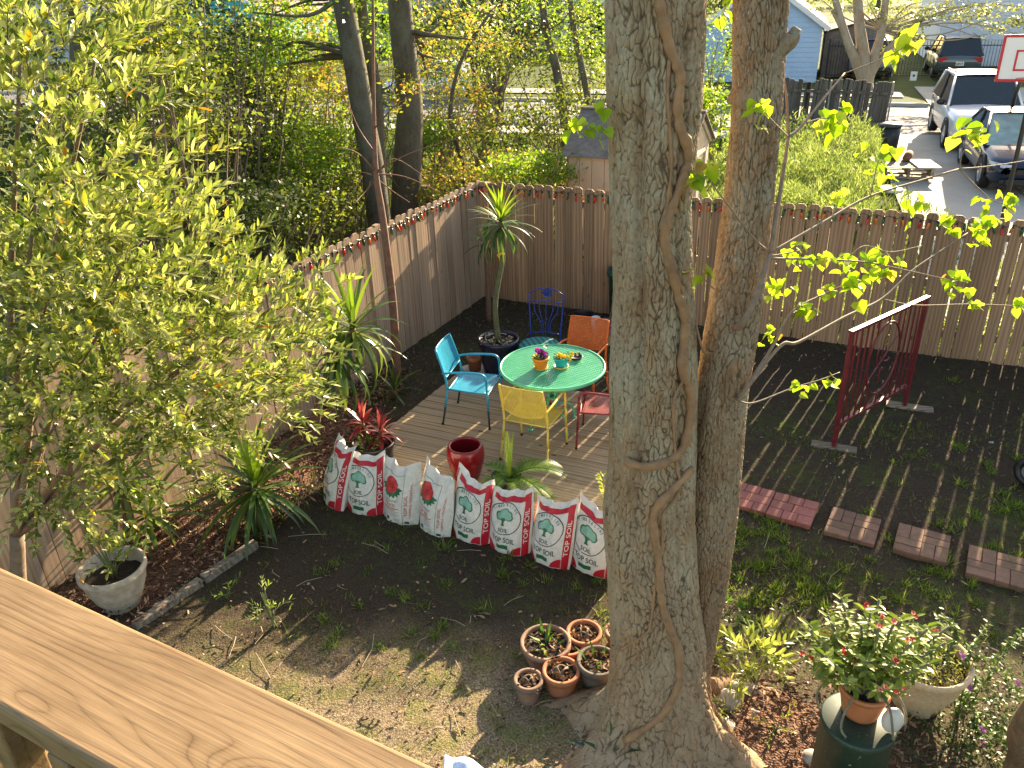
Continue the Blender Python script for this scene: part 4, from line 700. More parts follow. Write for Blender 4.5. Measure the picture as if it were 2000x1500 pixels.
for P, mt, lab, st in pav:
    c = mean4(P); c[2] = 0; s = thing('brick_paver', lab, 'paver', c, 'brick stepping slabs in a line'); ang = math.atan2(pvx[1], pvx[0]); S_ = .41 if not st else .43
    MB().box(c+[0, 0, -.006], (S_-.012, S_-.012, .05), rotz(ang)).build('base_slab', M['brick_moss'] if st else M['brick_red'], s)
    cells = []
    if st:   # basket weave of brick pairs
        for i in range(2):
            for j in range(2):
                q = S_/2
                if (i+j) % 2: cells += [(i*q+q/4+k*q/2, j*q+q/2, q/2, q) for k in range(2)]
                else: cells += [(i*q+q/2, j*q+q/4+k*q/2, q, q/2) for k in range(2)]
    else:
        for j in range(3):
            for i in range(3 if j % 2 == 0 else 2): ww = S_/3 if j % 2 == 0 else S_/2; cells.append((ww*(i+.5), S_/3*(j+.5), ww, S_/3))
    for x, y, w_, h_ in cells:
        p = c+pvx*(x-S_/2)+pvy*(y-S_/2); o = MB().box(p+[0, 0, .030+random.uniform(-.002, .002)], (w_-.005, h_-.005, .034), rotz(ang+random.uniform(-.01, .01))).build('brick', mt, s); b = o.modifiers.new('Bevel', 'BEVEL'); b.width = .004
# ================================================================== the old gate panel
ir = simple('paint_maroon', (.17, .018, .024), .45, .35, 18, .2, 0, .5, (.10, .012, .015)); a0 = G(1628, 875); a1 = G(1766, 795); gd = unit(a1-a0); up = np.array([0, 0, 1.]); GT = thing('metal_gate_panel', 'maroon wrought-iron gate panel standing loose in the yard', 'gate panel', a0); Lg = np.linalg.norm(a1-a0); tilt = np.array([-.03, -.05, 0]); gp = lambda s, z: a0+gd*s+up*z+tilt*z
for s in (0., Lg): MB().bar(gp(s, 0), gp(s, 1.36), .04, .04, gd).build('post', ir, GT)
MB().bar(gp(-.03, 1.375), gp(Lg+.03, 1.375), .05, .03).build('top_rail', ir, GT); MB().bar(gp(.02, .30), gp(Lg-.02, .30), .045, .03).build('bottom_rail', ir, GT)
for k in range(1, 14):
    s = Lg*k/14; x = (s-Lg/2)
    if abs(x) < .30:
        e = .42*math.sqrt(max(0, 1-(x/.30)**2)); 
        if k % 2 == 1: MB().bar(gp(s, .86+e), gp(s, 1.36), .014, .014, gd).build('bar', ir, GT); MB().bar(gp(s, .31), gp(s, .86-e), .014, .014, gd).build('bar', ir, GT)
    else: MB().bar(gp(s, .31), gp(s, 1.36), .014, .014, gd).build('bar', ir, GT)
MB().tube([gp(Lg/2+.30*math.cos(a), .86+.42*math.sin(a)) for a in np.linspace(0, 2*math.pi, 49)], .012, 8).build('oval', ir, GT, True)
for sg in (1, -1):
    P = [gp(Lg/2+sg*(.02+.10*t*math.cos(5.5*t)), .86+.30*sg*(1-t)+.08*math.sin(5.5*t)) for t in np.linspace(0, 1.3, 30)]; MB().tube(P, .008, 6).build('scroll', ir, GT, True)
MB().tube([gp(Lg/2-.24, .66), gp(Lg/2+.22, 1.06)], .008, 6).build('brace', ir, GT); MB().tube([gp(Lg/2-.2, .32), gp(Lg/2, .46), gp(Lg/2+.2, .32)], .008, 6).build('brace', ir, GT)
M['fboard'] = woodmat('wood_foot_board', (.22, .17, .125), (.30, .24, .18), (.12, .09, .065), along='x')
for p, lab in ((a0, 'weathered board under the near post of the maroon gate panel'), (a1+[.05, -.02, 0], 'weathered board under the far post of the maroon gate panel')):
    o = MB().box(p+[0, 0, .012], (.46 if p is a0 else .5, .13, .028), rotz(-.42)).build('foot_board', M['fboard'], None, bevel=.004); tag(o, lab, 'board')
# wheel at the right edge
c = G(1996, 948, 0); wh = thing('cart_wheel', 'black rubber cart wheel at the right edge of the picture', 'wheel', c); ax = np.array([-.75, -.55, .2]); x_, y_, d_ = frame(ax); c2 = c+[.05, 0, .15]
MB().tube([c2+.115*(math.cos(a)*x_+math.sin(a)*y_) for a in np.linspace(0, 2*math.pi, 33)], .042, 10, cap=False).build('tyre', M['black'], wh, True)
MB().tube([c2-d_*.03, c2+d_*.03], .075, 20).build('rim', simple('rusty_rim', (.16, .13, .11), .6), wh)
# left concrete planter, edging timbers
c = G(240, 1180, 0); c[2] = 0; PLC = c
pl = thing('planter', 'cream concrete bowl planter by the left fence with a leafy shrub', 'planter', c); MB().lathe([(0, 0), (.13, 0), (.15, .02), (.14, .05), (.19, .12), (.235, .25), (.25, .33), (.262, .345), (.268, .36), (.265, .40), (.25, .405), (.235, .395), (.22, .30), (.0, .28)], c, 40).build('bowl', M['concrete'], pl, True); soil(c, .222, .30, pl)
tim = woodmat('wood_edging', (.20, .16, .12), (.30, .25, .19), (.10, .075, .055), along='x', grey=(.24, .22, .19))
for a, b, lab in (((262, 1226), (392, 1136), 'long grey edging timber between mulch bed and lawn'), ((396, 1132), (500, 1062), 'short grey edging timber nearer the yucca')):
    p, q = G(*a, .03), G(*b, .03); o = MB().bar(p, q, .075, .085).build('edging_timber', tim, None, bevel=.01); tag(o, lab, 'timber')
# slim sapling by the left fence
P = [G(776, 752, -.02), PY(768, 600, 9.32), PY(748, 430, 9.36), PY(735, 345, 9.4), PY(731, 250, 9.42), PY(729, 120, 9.45), PY(728, -40, 9.5)]; sp_ = thing('sapling', 'slim reddish-brown sapling rising in front of the left fence', 'tree', P[0]); M['sap_bark'] = simple('reddish_bark', (.20, .10, .065), .8, .4, 12, .4)
MB().tube(catmull(P, 4), [.055, .05, .042, .034, .022, .018, .012], 10).build('trunk', M['sap_bark'], sp_, True)
for a_, b_, c_ in (((736, 345), (690, 335), (610, 352)), ((735, 340), (790, 345), (860, 375)), ((735, 338), (700, 300), (655, 285)), ((734, 335), (800, 300), (890, 270)), ((734, 342), (770, 310), (830, 345)), ((733, 300), (700, 250), (680, 200)), ((732, 250), (780, 200), (850, 170)), ((735, 348), (715, 372), (690, 400)), ((735, 348), (765, 372), (800, 395))):
    MB().tube(catmull([PY(*a_, 9.4), PY(*b_, 9.4+random.uniform(-.2, .3)), PY(*c_, 9.4+random.uniform(-.4, .6))], 4), [.010, .006, .003], 5).build('branch', M['sap_bark'], sp_, True)
# blue and white sheet at the bottom edge
p = G(900, 1492, .35); mb = MB(); a_, b_ = G(868, 1476, .9), G(960, 1500, .9); mb.grid(lambda u, v: a_*(1-u)+b_*u+np.array([0, -.5*v, -.02*math.sin(9*u)-.03*v+.015*math.sin(7*v+5*u)]), 24, 12); o = mb.build('plastic_sheet', simple('blue_white_plastic', (.62, .68, .80), .4, .5, 7, .2, c2=(.20, .36, .70)), None, True); sm = o.modifiers.new('s', 'SOLIDIFY'); sm.thickness = .012; tag(o, 'corner of a blue and white plastic sheet at the bottom edge', 'plastic sheet')
# ================================================================== plants in the yard
def blade_mesh(L, w, a0, bend, mat, fold=.35, tw=0.):
    P = []; p = np.zeros(3); a = a0; n = 7; V = []; F = []
    for i in range(n+1):
        t = i/n; ww = w*(.55+1.2*t if t < .3 else 1-((t-.3)/.7)**1.8)/1.0; ww = max(ww, .0015); d = np.array([math.cos(a), 0, math.sin(a)]); nr = np.array([-math.sin(a), 0, math.cos(a)])
        V += [p+np.array([0, -ww/2, 0])+nr*fold*ww*.4, p.copy(), p+np.array([0, ww/2, 0])+nr*fold*ww*.4]; p = p+d*L/n; a -= bend/n*(.5+t)
    for i in range(n): F += [(3*i, 3*i+1, 3*i+4, 3*i+3), (3*i+1, 3*i+2, 3*i+5, 3*i+4)]
    me = bpy.data.meshes.new('leaf'); me.from_pydata([tuple(q) for q in V], [], F); me.materials.append(mat); me.polygons.foreach_set('use_smooth', [True]*len(F)); return me
M['yucca'] = leafmat('leaf_yucca', [(0, (.035, .075, .018)), (.5, (.06, .12, .025)), (.85, (.11, .18, .035)), (1, (.22, .26, .05))], .35, .32, .5)
M['yucca_top'] = leafmat('leaf_yucca_young', [(0, (.14, .24, .03)), (.6, (.22, .32, .04)), (1, (.3, .38, .06))], .5, .35, .5)
M['ytrunk'] = simple('yucca_trunk', (.17, .10, .06), .9, .5, 30, .7, c2=(.10, .06, .04)); M['gtrunk'] = simple('yucca_trunk_green', (.12, .12, .055), .85, .4, 25, .5)
def yucca(name, lab, base, heads, trunks, nl, L, w, droop, tm, extra=None, cat='plant', mats=('yucca', 'yucca_top'), up=.2):
    t = thing(name, lab, cat, base) if extra is None else extra
    for P, r in trunks: MB().tube(catmull(P, 5), r, 9).build('trunk', tm, t, True)
    vs = []
    for k in range(12):
        f = k/11; vs.append(blade_mesh(L*random.uniform(.85, 1.15), w, math.radians(82-f*(95+30*droop)), .35+droop*1.5*f*random.uniform(.7, 1.3), M[mats[1]] if f < up else M[mats[0]]))
    for hd in heads:
        for i in range(nl):
            f = (i+.5)/nl; k = min(11, max(0, int(f*12+random.uniform(-.8, .8)))); an = i*2.39996+random.uniform(-.2, .2)
            inst(vs[k], 'leaf', t, np.asarray(hd)+[0, 0, -.10*f+.02], (random.gauss(0, .06), random.gauss(0, .06), an), random.uniform(.8, 1.1))
    return t
# corner yucca in the dark blue planter
c = np.array([-.15, 9.40, 0.]); yc = thing('potted_yucca', 'tall yucca in a round dark blue planter by the fence corner', 'plant', c); MB().lathe([(0, 0), (.15, 0), (.19, .08), (.235, .3), (.25, .5), (.262, .52), (.26, .56), (.24, .565), (.225, .53), (.2, .3), (0, .25)], c, 36).build('planter', M['dkblue'], yc, True); soil(c, .225, .50, yc)
n = 70; a = rng.uniform(0, 6.28, n); r = .2*np.sqrt(rng.uniform(0, 1, n)); leaves('dead_leaf', c+np.stack([r*np.cos(a), r*np.sin(a), rng.uniform(.52, .56, n)], -1), rng.normal(size=(n, 3))*[1, 1, .3], rng.normal(size=(n, 3)), rng.uniform(.05, .12, n), .02, LT_DIA, leafmat('straw_leaf', [(0, (.3, .22, .13)), (1, (.55, .45, .3))], .1), yc, 'stuff')
hd = PY(978, 432, 9.42); yucca('', '', c, [hd], [([c+[0, 0, .5], PY(967, 600, 9.4), PY(974, 545, 9.4), PY(984, 490, 9.42), hd], [.038, .034, .032, .03, .03])], 62, .52, .042, .85, M['gtrunk'], yc, up=.28)
for p in ((930, 600), (1003, 575)): pass
b2 = G(955, 628, 0); hd2 = PY(948, 470, b2[1]); yucca('yucca', 'brown-stemmed yucca hidden behind the potted one at the fence corner', b2, [hd2], [([b2, PY(953, 560, b2[1]), hd2], [.045, .04, .035])], 26, .42, .035, 1.1, M['ytrunk'], up=0)
# flower-like yellow leaf
mb = MB(); q = PY(980, 500, 9.3); mb.tube(catmull([q+[-.03, 0, -.03], q+[-.035, 0, .01], q+[0, 0, .03], q+[.035, 0, .02]], 5), [.006, .014, .014, .008], 8); tag(mb.build('yellow_ribbon', simple('yellow_bright', (.85, .45, .02), .4), None, True), 'curled bright yellow ribbon hanging in the corner yucca', 'ribbon')
# yuccas down the left fence
b = G(614, 862, 0); hd = PY(655, 690, b[1]-.05); hd_b = PY(690, 640, b[1]); yucca('yucca', 'drooping yucca with a bare stem in front of the left fence, right of the bush', b, [hd, hd_b], [([b, PY(622, 790, b[1]), PY(640, 730, b[1]-.03), hd, hd_b], [.05, .045, .042, .04, .035])], 46, .72, .058, 1.5, M['ytrunk'], up=.1)
b = G(505, 1030, 0); hd = PY(498, 950, b[1]); yucca('yucca', 'low sunlit yucca with arching leaves left of the soil bags', b, [hd], [([b, hd], [.05, .045])], 80, .74, .055, 1.15, M['ytrunk'], up=.25)
b = G(246, 1062, 0); hd = PY(236, 935, b[1]+.05); hd3 = PY(285, 1000, b[1]); yucca('yucca', 'yucca behind the cream planter, half covered by the bush', b, [hd, hd3], [([b, PY(250, 1010, b[1]), hd], [.05, .045, .04])], 32, .6, .05, 1.0, M['ytrunk'])
b = G(772, 778, 0); yucca('yucca', 'small dark yucca sprawling at the foot of the pole', b, [b+[0, 0, .12]], [([b, b+[0, 0, .12]], [.03, .03])], 26, .40, .035, 1.0, M['ytrunk'], up=0)
b = G(385, 1010, 0); yucca('grass_clump', 'thin arching grass clump on the mulch between two yuccas', b, [b+[0, 0, .05]], [([b, b+[0, 0, .06]], [.02, .02])], 26, .34, .012, 1.5, M['stem'], up=.3)
# red cordyline in a black pot
M['cordy'] = leafmat('leaf_cordyline', [(0, (.12, .012, .018)), (.5, (.24, .03, .035)), (.8, (.42, .11, .10)), (1, (.58, .32, .27))], .35, .35, .5, (1.2, .7, .6)); M['cordy_d'] = leafmat('leaf_cordyline_dark', [(0, (.07, .012, .015)), (.6, (.16, .02, .025)), (1, (.3, .05, .04))], .3, .35, .5, (1.2, .7, .6))
c = G(737, 905, 0); c = np.array([-1.46, 7.36, 0]); co = thing('potted_cordyline', 'black pot with two red-leaved cordylines behind the bags', 'plant', c); pot_mesh(c, .17, .215, .32, M['black'], co, .03, .008); soil(c, .2, .27, co)
for hx, hy, hz, nl, ms in ((-.10, .08, .50, 30, ('cordy_d', 'cordy')), (.10, -.02, .44, 30, ('cordy', 'cordy'))):
    hd = c+[hx, hy, hz]; yucca('', '', c, [hd], [([c+[hx*.4, hy*.4, .27], hd], [.014, .012])], nl, .26, .045, 1.0, M['stem'], co, mats=ms)
n = 70; a = rng.uniform(0, 6.28, n); leaves('foliage', c+np.stack([.08*np.cos(a)-.02, .08*np.sin(a)-.1, rng.uniform(.28, .44, n)], -1), np.stack([np.cos(a), np.sin(a), rng.uniform(0, 1, n)], -1), rng.normal(size=(n, 3)), .05, .018, LT_DIA, M['herb'], co, 'stuff')
# sago palm in a black pot
M['sago'] = leafmat('leaf_sago', [(0, (.06, .14, .02)), (.6, (.13, .25, .04)), (1, (.24, .36, .06))], .45, .4, .3); M['sago_y'] = leafmat('leaf_sago_young', [(0, (.2, .33, .03)), (1, (.3, .42, .05))], .5, .4, .4)
c = G(990, 968, DZ); c = np.array([-.08, 6.55, DZ]); sg = thing('potted_sago', 'sago palm with feathery fronds in a black pot behind the bags', 'plant', c); pot_mesh(c, .10, .135, .26, M['black'], sg, .03, .006); soil(c, .115, .2, sg)
def frond(b, az, a0, bend, L, w, mat):
    p = np.array(b, float); a = a0; P = [p.copy()]; n = 34; D = []; V = []; F = []
    for i in range(n): d = np.array([math.cos(a)*math.cos(az), math.cos(a)*math.sin(az), math.sin(a)]); p = p+d*L/n; P.append(p.copy()); a -= bend/n; D.append(d)
    mb = MB(); mb.tube(P, [.006, .003], 5); s = np.array([-math.sin(az), math.cos(az), 0])
    for i in range(3, n):
        ll = w*math.sin(math.pi*(.12+.86*i/n))**.6
        for sd in (-1, 1): e = P[i]+sd*s*ll*.85+D[i]*ll*.5+np.cross(D[i], s)*0+np.array([0, 0, .1*ll]); o = D[i]*.007; mb.add([P[i]-o, P[i]+o, e], [(0, 1, 2)])
    return mb.build('frond', mat, sg)
cc = c+[.03, 0, .2]
frond(cc, .2, 1.52, .1, .52, .06, M['sago_y']); frond(cc, 1.8, 1.5, .12, .50, .055, M['sago_y']); 
for az, a0, bd, L in ((-.25, .95, 1.6, .62), (.25, .8, 1.5, .58), (-.8, .75, 1.7, .55), (-1.3, .8, 1.9, .5), (.8, .7, 1.5, .5), (2.4, .9, 1.6, .35), (3.4, .8, 1.8, .3), (-2.2, .9, 1.9, .35), (-.5, .4, 1.2, .5)): frond(cc, az, a0, bd, L, .12, M['sago'])
# yellow-green plant by the last bag
M['lime'] = leafmat('leaf_lime', [(0, (.28, .36, .04)), (1, (.45, .48, .08))], .5, .4)
c = G(1185, 985, DZ); lp = thing('small_plant', 'small yellow-green feathery plant on the deck beside the trunk', 'plant', c); n = 160; a = rng.uniform(0, 6.28, n); h = rng.uniform(.03, .3, n); leaves('foliage', c+np.stack([.08*np.cos(a)*h*3, .08*np.sin(a)*h*3, h], -1), np.stack([np.cos(a), np.sin(a), rng.uniform(.2, 1, n)], -1), rng.normal(size=(n, 3)), .05, .016, LT_DIA, M['lime'], lp, 'stuff'); MB().tube([c, c+[0, 0, .22]], .005, 5).build('stem', M['stem'], lp)
# ------------------------------------------------------------------ leafy shrubs made of sprigs
def sprig_arrays(B, D, L, nl, ll, lw, rnd, spread=.75):
    """B bases, D unit dirs, L lengths -> leaf pos/dir/normal/len/width and twig tubes"""
    P = []; DD = []; N = []; LL = []; WW = []; tw = []
    for b, d, l in zip(B, D, L):
        x, y, d = frame(d); bend = np.array([0, 0, -.25*l]); pts = [b+d*l*t+bend*t*t for t in (0, .5, 1.)]; tw.append(pts)
        for i in range(nl):
            t = .12+.88*(i+rnd.random())/nl; p = b+d*l*t+bend*t*t; an = i*2.4+rnd.uniform(-.4, .4); o = math.cos(an)*x+math.sin(an)*y; k = spread*(1-.45*t); dd = d*(1-k*.5)+o*k+np.array([0, 0, .1]); nn = np.array([0, 0, 1.])+np.array([rnd.gauss(0, .45), rnd.gauss(0, .45), 0])
            P.append(p); DD.append(dd); N.append(nn); s = rnd.uniform(.65, 1.15); LL.append(ll*s); WW.append(lw*s*rnd.uniform(.85, 1.15))
    return np.array(P), np.array(DD), np.array(N), np.array(LL), np.array(WW), tw
def twig_mesh(name, tws, r, mat, parent):
    V = []; F = []; k = 0
    for pts in tws:
        for i, p in enumerate(pts):
            rr = r*(1-.35*i); V += [p+[rr, 0, 0], p+[-rr*.5, rr*.87, 0], p+[-rr*.5, -rr*.87, 0]]
        for i in range(len(pts)-1):
            for j in range(3): F.append((k+3*i+j, k+3*i+(j+1) % 3, k+3*i+3+(j+1) % 3, k+3*i+3+j))
        k += 3*len(pts)
    return fast_mesh(name, np.array(V), np.array(F), mat, parent, kind='stuff')
def quat_from(D, N):
    d = D/np.linalg.norm(D); y = np.cross(N, d); y /= np.linalg.norm(y)+1e-9; z = np.cross(d, y); return Matrix(((d[0], y[0], z[0]), (d[1], y[1], z[1]), (d[2], y[2], z[2]))).to_quaternion()
def leaf_obj_mesh(T, ratio, mat):
    t, f = T; me = bpy.data.meshes.new('leaf'); me.from_pydata([(p[0], p[1]*ratio, p[2]*ratio) for p in t], [], [tuple(q) for q in f]); me.materials.append(mat); return me
def split_leaves(P, D, N, L, Wd, T, mat, root, nmax, name='foliage'):
    d = np.linalg.norm(P-CAM, axis=1)/L; px = np.array([((p-CAM) @ CR)/((p-CAM) @ CF)*FPX+1000 for p in P]); py = np.array([750-((p-CAM) @ CU)/((p-CAM) @ CF)*FPX for p in P]); d = d+1e3*((px < 0) | (px > 2000) | (py < 0) | (py > 1500)); o = np.argsort(d); a, b = o[:nmax], o[nmax:]
    me = leaf_obj_mesh(T, float(np.mean(Wd/L)), mat)
    for i in a: inst(me, 'leaf', root, P[i], quat_from(D[i], N[i]), float(L[i]))
    if len(b): leaves(name, P[b], D[b], N[b], L[b], Wd[b], T, mat, root, 'stuff')
rs = random.Random(5)
M['olive'] = leafmat('leaf_silver_olive', [(0, (.06, .11, .02)), (.25, (.14, .19, .045)), (.5, (.28, .33, .09)), (.78, (.42, .44, .18)), (.95, (.52, .51, .28)), (.975, (.50, .46, .06)), (.992, (.55, .42, .03)), (1, (.5, .17, .03))], .42, .3, .6, (1.1, 1.14, .62))
BU = np.array([-3.75, 4.75, 0]); bu = thing('evergreen_bush', 'huge sunlit bush with small silvery green leaves filling the left side', 'bush', BU)
ELL = [((200, 640), 4.5, (1.0, .8, .80), 390), ((395, 690), 5.0, (.74, .6, .62), 165), ((70, 400), 3.9, (.75, .6, .7), 230), ((540, 595), 5.3, (.44, .4, .3), 42), ((110, 830), 4.3, (.55, .5, .45), 110), ((40, 120), 4.0, (.55, .6, .65), 130), ((380, 850), 4.9, (.52, .5, .25), 48), ((555, 760), 5.3, (.3, .3, .28), 24), ((190, 100), 4.6, (.5, .5, .5), 36), ((250, 500), 4.7, (.8, .6, .28), 110), ((60, 960), 4.1, (.4, .3, .25), 14), ((300, 930), 4.7, (.4, .3, .2), 14)]
B = []; D = []; L = []; core = BU+[.1, .1, 1.6]; mbb = MB()
fork = BU+[.15, .1, 1.1]; mbb = MB(); mbb.tube(catmull([BU, BU+[.05, .05, .6], fork], 4), [.06, .05], 9); mbb.build('trunk', M['twig'], bu, True)
for (px, py), Yd, rad, ns in ELL:
    c = PY(px, py, Yd); MB().tube(catmull([fork, (fork+c)/2+[0, 0, .15], c], 5), [.035, .02, .008], 7).build('branch', M['twig'], bu, True)
    for i in range(ns):
        v = np.array([rs.gauss(0, 1) for _ in range(3)]); v /= np.linalg.norm(v); rr = rs.random()**.42; p = c+v*np.array(rad)*rr; out = unit(v*.8+unit(p-core)*.5+np.array([rs.gauss(0, .35), rs.gauss(0, .35)-.1, .35])); B.append(p); D.append(out); L.append(rs.uniform(.16, .34))
P, DD, N, LL, WW, tw = sprig_arrays(B, D, L, 17, .080, .027, rs); split_leaves(P, DD, N, LL, WW, LT_LEAF, M['olive'], bu, 300); twig_mesh('twigs', tw, .0035, M['twig'], bu)
def shrub(name, lab, base, ell, nl, ll, lw, mat, cat='plant', slen=(.1, .22), nmax=60, root=None, T=LT_LEAF, stemr=.006, spread=.75, wid=None):
    t = root or thing(name, lab, cat, base); B = []; D = []; L = []
    for c, rad, ns in ell:
        c = np.asarray(c); 
        for i in range(ns):
            v = np.array([rs.gauss(0, 1) for _ in range(3)]); v /= np.linalg.norm(v); p = c+v*np.array(rad)*rs.random()**.5; B.append(p); D.append(unit(v*.7+np.array([rs.gauss(0, .3), rs.gauss(0, .3), .6]))); L.append(rs.uniform(*slen))
    mb = MB()
    for c, rad, ns in ell:
        for i in range(5): v = np.array([rs.gauss(0, .6), rs.gauss(0, .6), rs.uniform(-.2, .6)])*np.array(rad); mb.tube(catmull([np.asarray(base)+[rs.gauss(0, .01), rs.gauss(0, .01), 0], (np.asarray(base)*.6+(np.asarray(c)+v)*.4)+[0, 0, .03], np.asarray(c)+v], 3), [stemr, stemr*.5], 5)
    mb.build('stem', M['stem'] if stemr < .01 else M['twig'], t, True)
    P, DD, N, LL, WW, tw = sprig_arrays(B, D, L, nl, ll, lw, rs, spread); split_leaves(P, DD, N, LL, WW, T, mat, t, nmax); twig_mesh('twigs', tw, .0022, M['stem'], t); return t
# shrub in the cream planter
c = PLC; shrub('', '', c+[0, 0, .28], [(c+[-.02, 0, .52], (.14, .14, .14), 10), (c+[-.12, .05, .62], (.1, .1, .12), 6), (c+[.10, -.02, .48], (.1, .1, .1), 6)], 9, .085, .034, M['olive'], root=pl, nmax=80)
# crown of thorns on the green barrel
BC = np.array([1.915, 3.30, 0]); m = NT('green_drum'); v = m.coord(jitter=False); n = m.noise(v, 6, 5, .6); n2 = m.noise(v, 60, 3); col = m.mix(m.ramp(n2, [(.66, 0.), (.74, .7)]), m.ramp(n, [(.3, (.012, .03, .02)), (.7, (.02, .05, .03))]), (.4, .4, .36)); M['drum'] = m.fin(col, .45)
tag(MB().lathe([(0, 0), (.2, 0), (.2, .70), (.205, .71), (.205, .745), (.195, .75), (.0, .745)], BC, 32).build('drum', M['drum'], None, True), 'dark green drum used as a plant stand at the bottom right', 'drum')
c = BC+[.03, .06, .752]; ct = thing('potted_crown_of_thorns', 'thorny plant with red flowers in an orange pot on the green drum', 'plant', c); pot_mesh(c, .10, .135, .20, simple('orange_plastic', (.55, .19, .08), .5, .2), ct, .03, .008); soil(c, .12, .17, ct)
M['ctl'] = leafmat('leaf_crown_thorns', [(0, (.12, .20, .03)), (.5, (.24, .33, .06)), (.85, (.36, .43, .12)), (1, (.44, .48, .12))], .48, .42, .3); RED = fmat('petal_red', (.55, .04, .03)); PNK = fmat('petal_pink', (.75, .22, .18)); sap = simple('thorn_stem', (.22, .20, .13), .8, .4, 30, .4)
Pl = []; Dl = []; Nl = []
for k in range(62):
    az = rs.uniform(0, 6.28); sp = rs.random()**.7*.42; up_ = rs.uniform(.28, .60)*(1-.5*sp); e = c+[math.cos(az)*sp*.98, math.sin(az)*sp*.8, .15+up_]; mid = c+[math.cos(az)*sp*.5, math.sin(az)*sp*.4, .17+up_*.45]
    MB().tube(catmull([c+[math.cos(az)*.04, math.sin(az)*.04, .16], mid, e], 4), [.009, .007], 6).build('stem', sap, ct, True)
    for i in range(17):
        an = i*2.4; Pl.append(e+(mid-e)*(i/17*.9)); o = np.array([math.cos(an), math.sin(an), .4-.05*i]); Dl.append(o); Nl.append([rs.gauss(0, .25), rs.gauss(0, .25), 1])
    if rs.random() < .36:
        for q in range(2): flower(ct, e+[rs.gauss(0, .015), rs.gauss(0, .015), .02], (rs.gauss(0, .3), -.3, 1), .016, RED if rs.random() < .7 else PNK, RED, 4)
Pl = np.array(Pl); n = len(Pl); split_leaves(Pl, np.array(Dl), np.array(Nl, float), rng.uniform(.045, .085, n), rng.uniform(.022, .034, n), LT_LEAF, M['ctl'], ct, 250)
for k, (az, dr) in enumerate(((-.6, .25), (-2.4, .22), (2.8, .2), (-1.2, .3))): MB().tube(catmull([c+[0, 0, .18], c+[math.cos(az)*.16, math.sin(az)*.16, .22], c+[math.cos(az)*.24, math.sin(az)*.24, .05], c+[math.cos(az+.5)*.2, math.sin(az+.5)*.2, -dr*.4]], 5), .007, 6).build('stem', sap, ct, True)
tag(MB().sphere(BC+[.14, -.09, .84], .075, 14, 10, 0, (.8, .6, 1.15)).build('white_stone', simple('white_stone', (.66, .62, .56), .6, .2), None, True), 'smooth white stone standing on the drum by the orange pot', 'stone')
# large bowl planter with peeling cream paint, sedum inside
m = NT('peeling_cream'); v = m.coord(jitter=False); n = m.noise(v, 3.2, 5, .65, .4); n2 = m.noise(v, 40, 4); col = m.mix(m.ramp(n, [(.57, 0.), (.60, 1.)]), m.ramp(n2, [(.3, (.52, .39, .23)), (.7, (.66, .52, .34))]), (.07, .045, .03)); m.bump(n2, .3, .004); M['peel'] = m.fin(col, .8)
c = np.array([2.72, 4.06, 0]); bw = thing('bowl_planter', 'wide cream bowl planter with peeling paint and trailing plants', 'planter', c); MB().lathe([(0, 0), (.12, 0), (.15, .02), (.13, .06), (.19, .13), (.245, .26), (.265, .38), (.285, .40), (.29, .44), (.275, .45), (.255, .43), (.23, .3), (0, .3)], c, 44).build('bowl', M['peel'], bw, True); soil(c, .25, .38, bw)
M['sedum'] = leafmat('leaf_sedum', [(0, (.18, .2, .06)), (.5, (.3, .3, .1)), (1, (.42, .38, .18))], .4); n = 1200; a = rng.uniform(0, 6.28, n); r = .25*np.sqrt(rng.uniform(0, 1, n)); leaves('sedum', c+np.stack([r*np.cos(a), r*np.sin(a), .385+rng.uniform(0, .06, n)], -1), rng.normal(size=(n, 3))+[0, 0, .6], rng.normal(size=(n, 3)), .028, .010, LT_DIA, M['sedum'], bw, 'stuff')
# trailing lantana to the right
M['lant'] = leafmat('leaf_lantana', [(0, (.06, .13, .025)), (.5, (.12, .20, .045)), (1, (.27, .33, .10))], .45); LIL = fmat('petal_lilac', (.50, .16, .50)); bl2 = G(1870, 1400, 0); lt = thing('lantana', 'straggling lantana with lilac flowers beside the cream bowl', 'plant', bl2); Pl = []; Dl = []; Nl = []
for pts in ([(1870, 1400, 0), (1850, 1290, .45), (1870, 1235, .55), (1830, 1205, .62)], [(1870, 1400, 0), (1900, 1290, .45), (1955, 1320, .45), (2005, 1370, .35)], [(1870, 1400, 0), (1905, 1330, .3), (1890, 1280, .5), (1925, 1225, .55)], [(1880, 1400, 0), (1925, 1330, .3), (1965, 1270, .4), (2000, 1240, .4)], [(1870, 1400, 0), (1885, 1360, .2), (1905, 1400, .15), (1915, 1430, .1)], [(1890, 1410, 0), (1930, 1440, .15), (1990, 1400, .2)]):
    C_ = catmull([G(*p) for p in pts], 8); MB().tube(C_, [.006, .003], 5).build('stem', M['stem'], lt, True)
    for p in C_[3:]:
        for q in range(5): an = rs.uniform(0, 6.28); Pl.append(p+[rs.gauss(0, .015)]*3); Dl.append([math.cos(an), math.sin(an), rs.uniform(-.2, .7)]); Nl.append([rs.gauss(0, .4), rs.gauss(0, .4), 1])
n = len(Pl); split_leaves(np.array(Pl), np.array(Dl), np.array(Nl), rng.uniform(.03, .055, n), rng.uniform(.016, .026, n), LT_LEAF, M['lant'], lt, 120)
for p in ((1880, 1283, .52), (1920, 1428, .14), (1928, 1438, .12), (1918, 1448, .1), (1986, 1337, .4), (1895, 1345, .3), (1893, 1330, .33)):
    for q in range(4): flower(lt, G(*p)+np.array([rs.gauss(0, .012), rs.gauss(0, .012), rs.gauss(0, .008)]), (rs.gauss(0, .3), -.4, 1), .013, LIL, LEM)
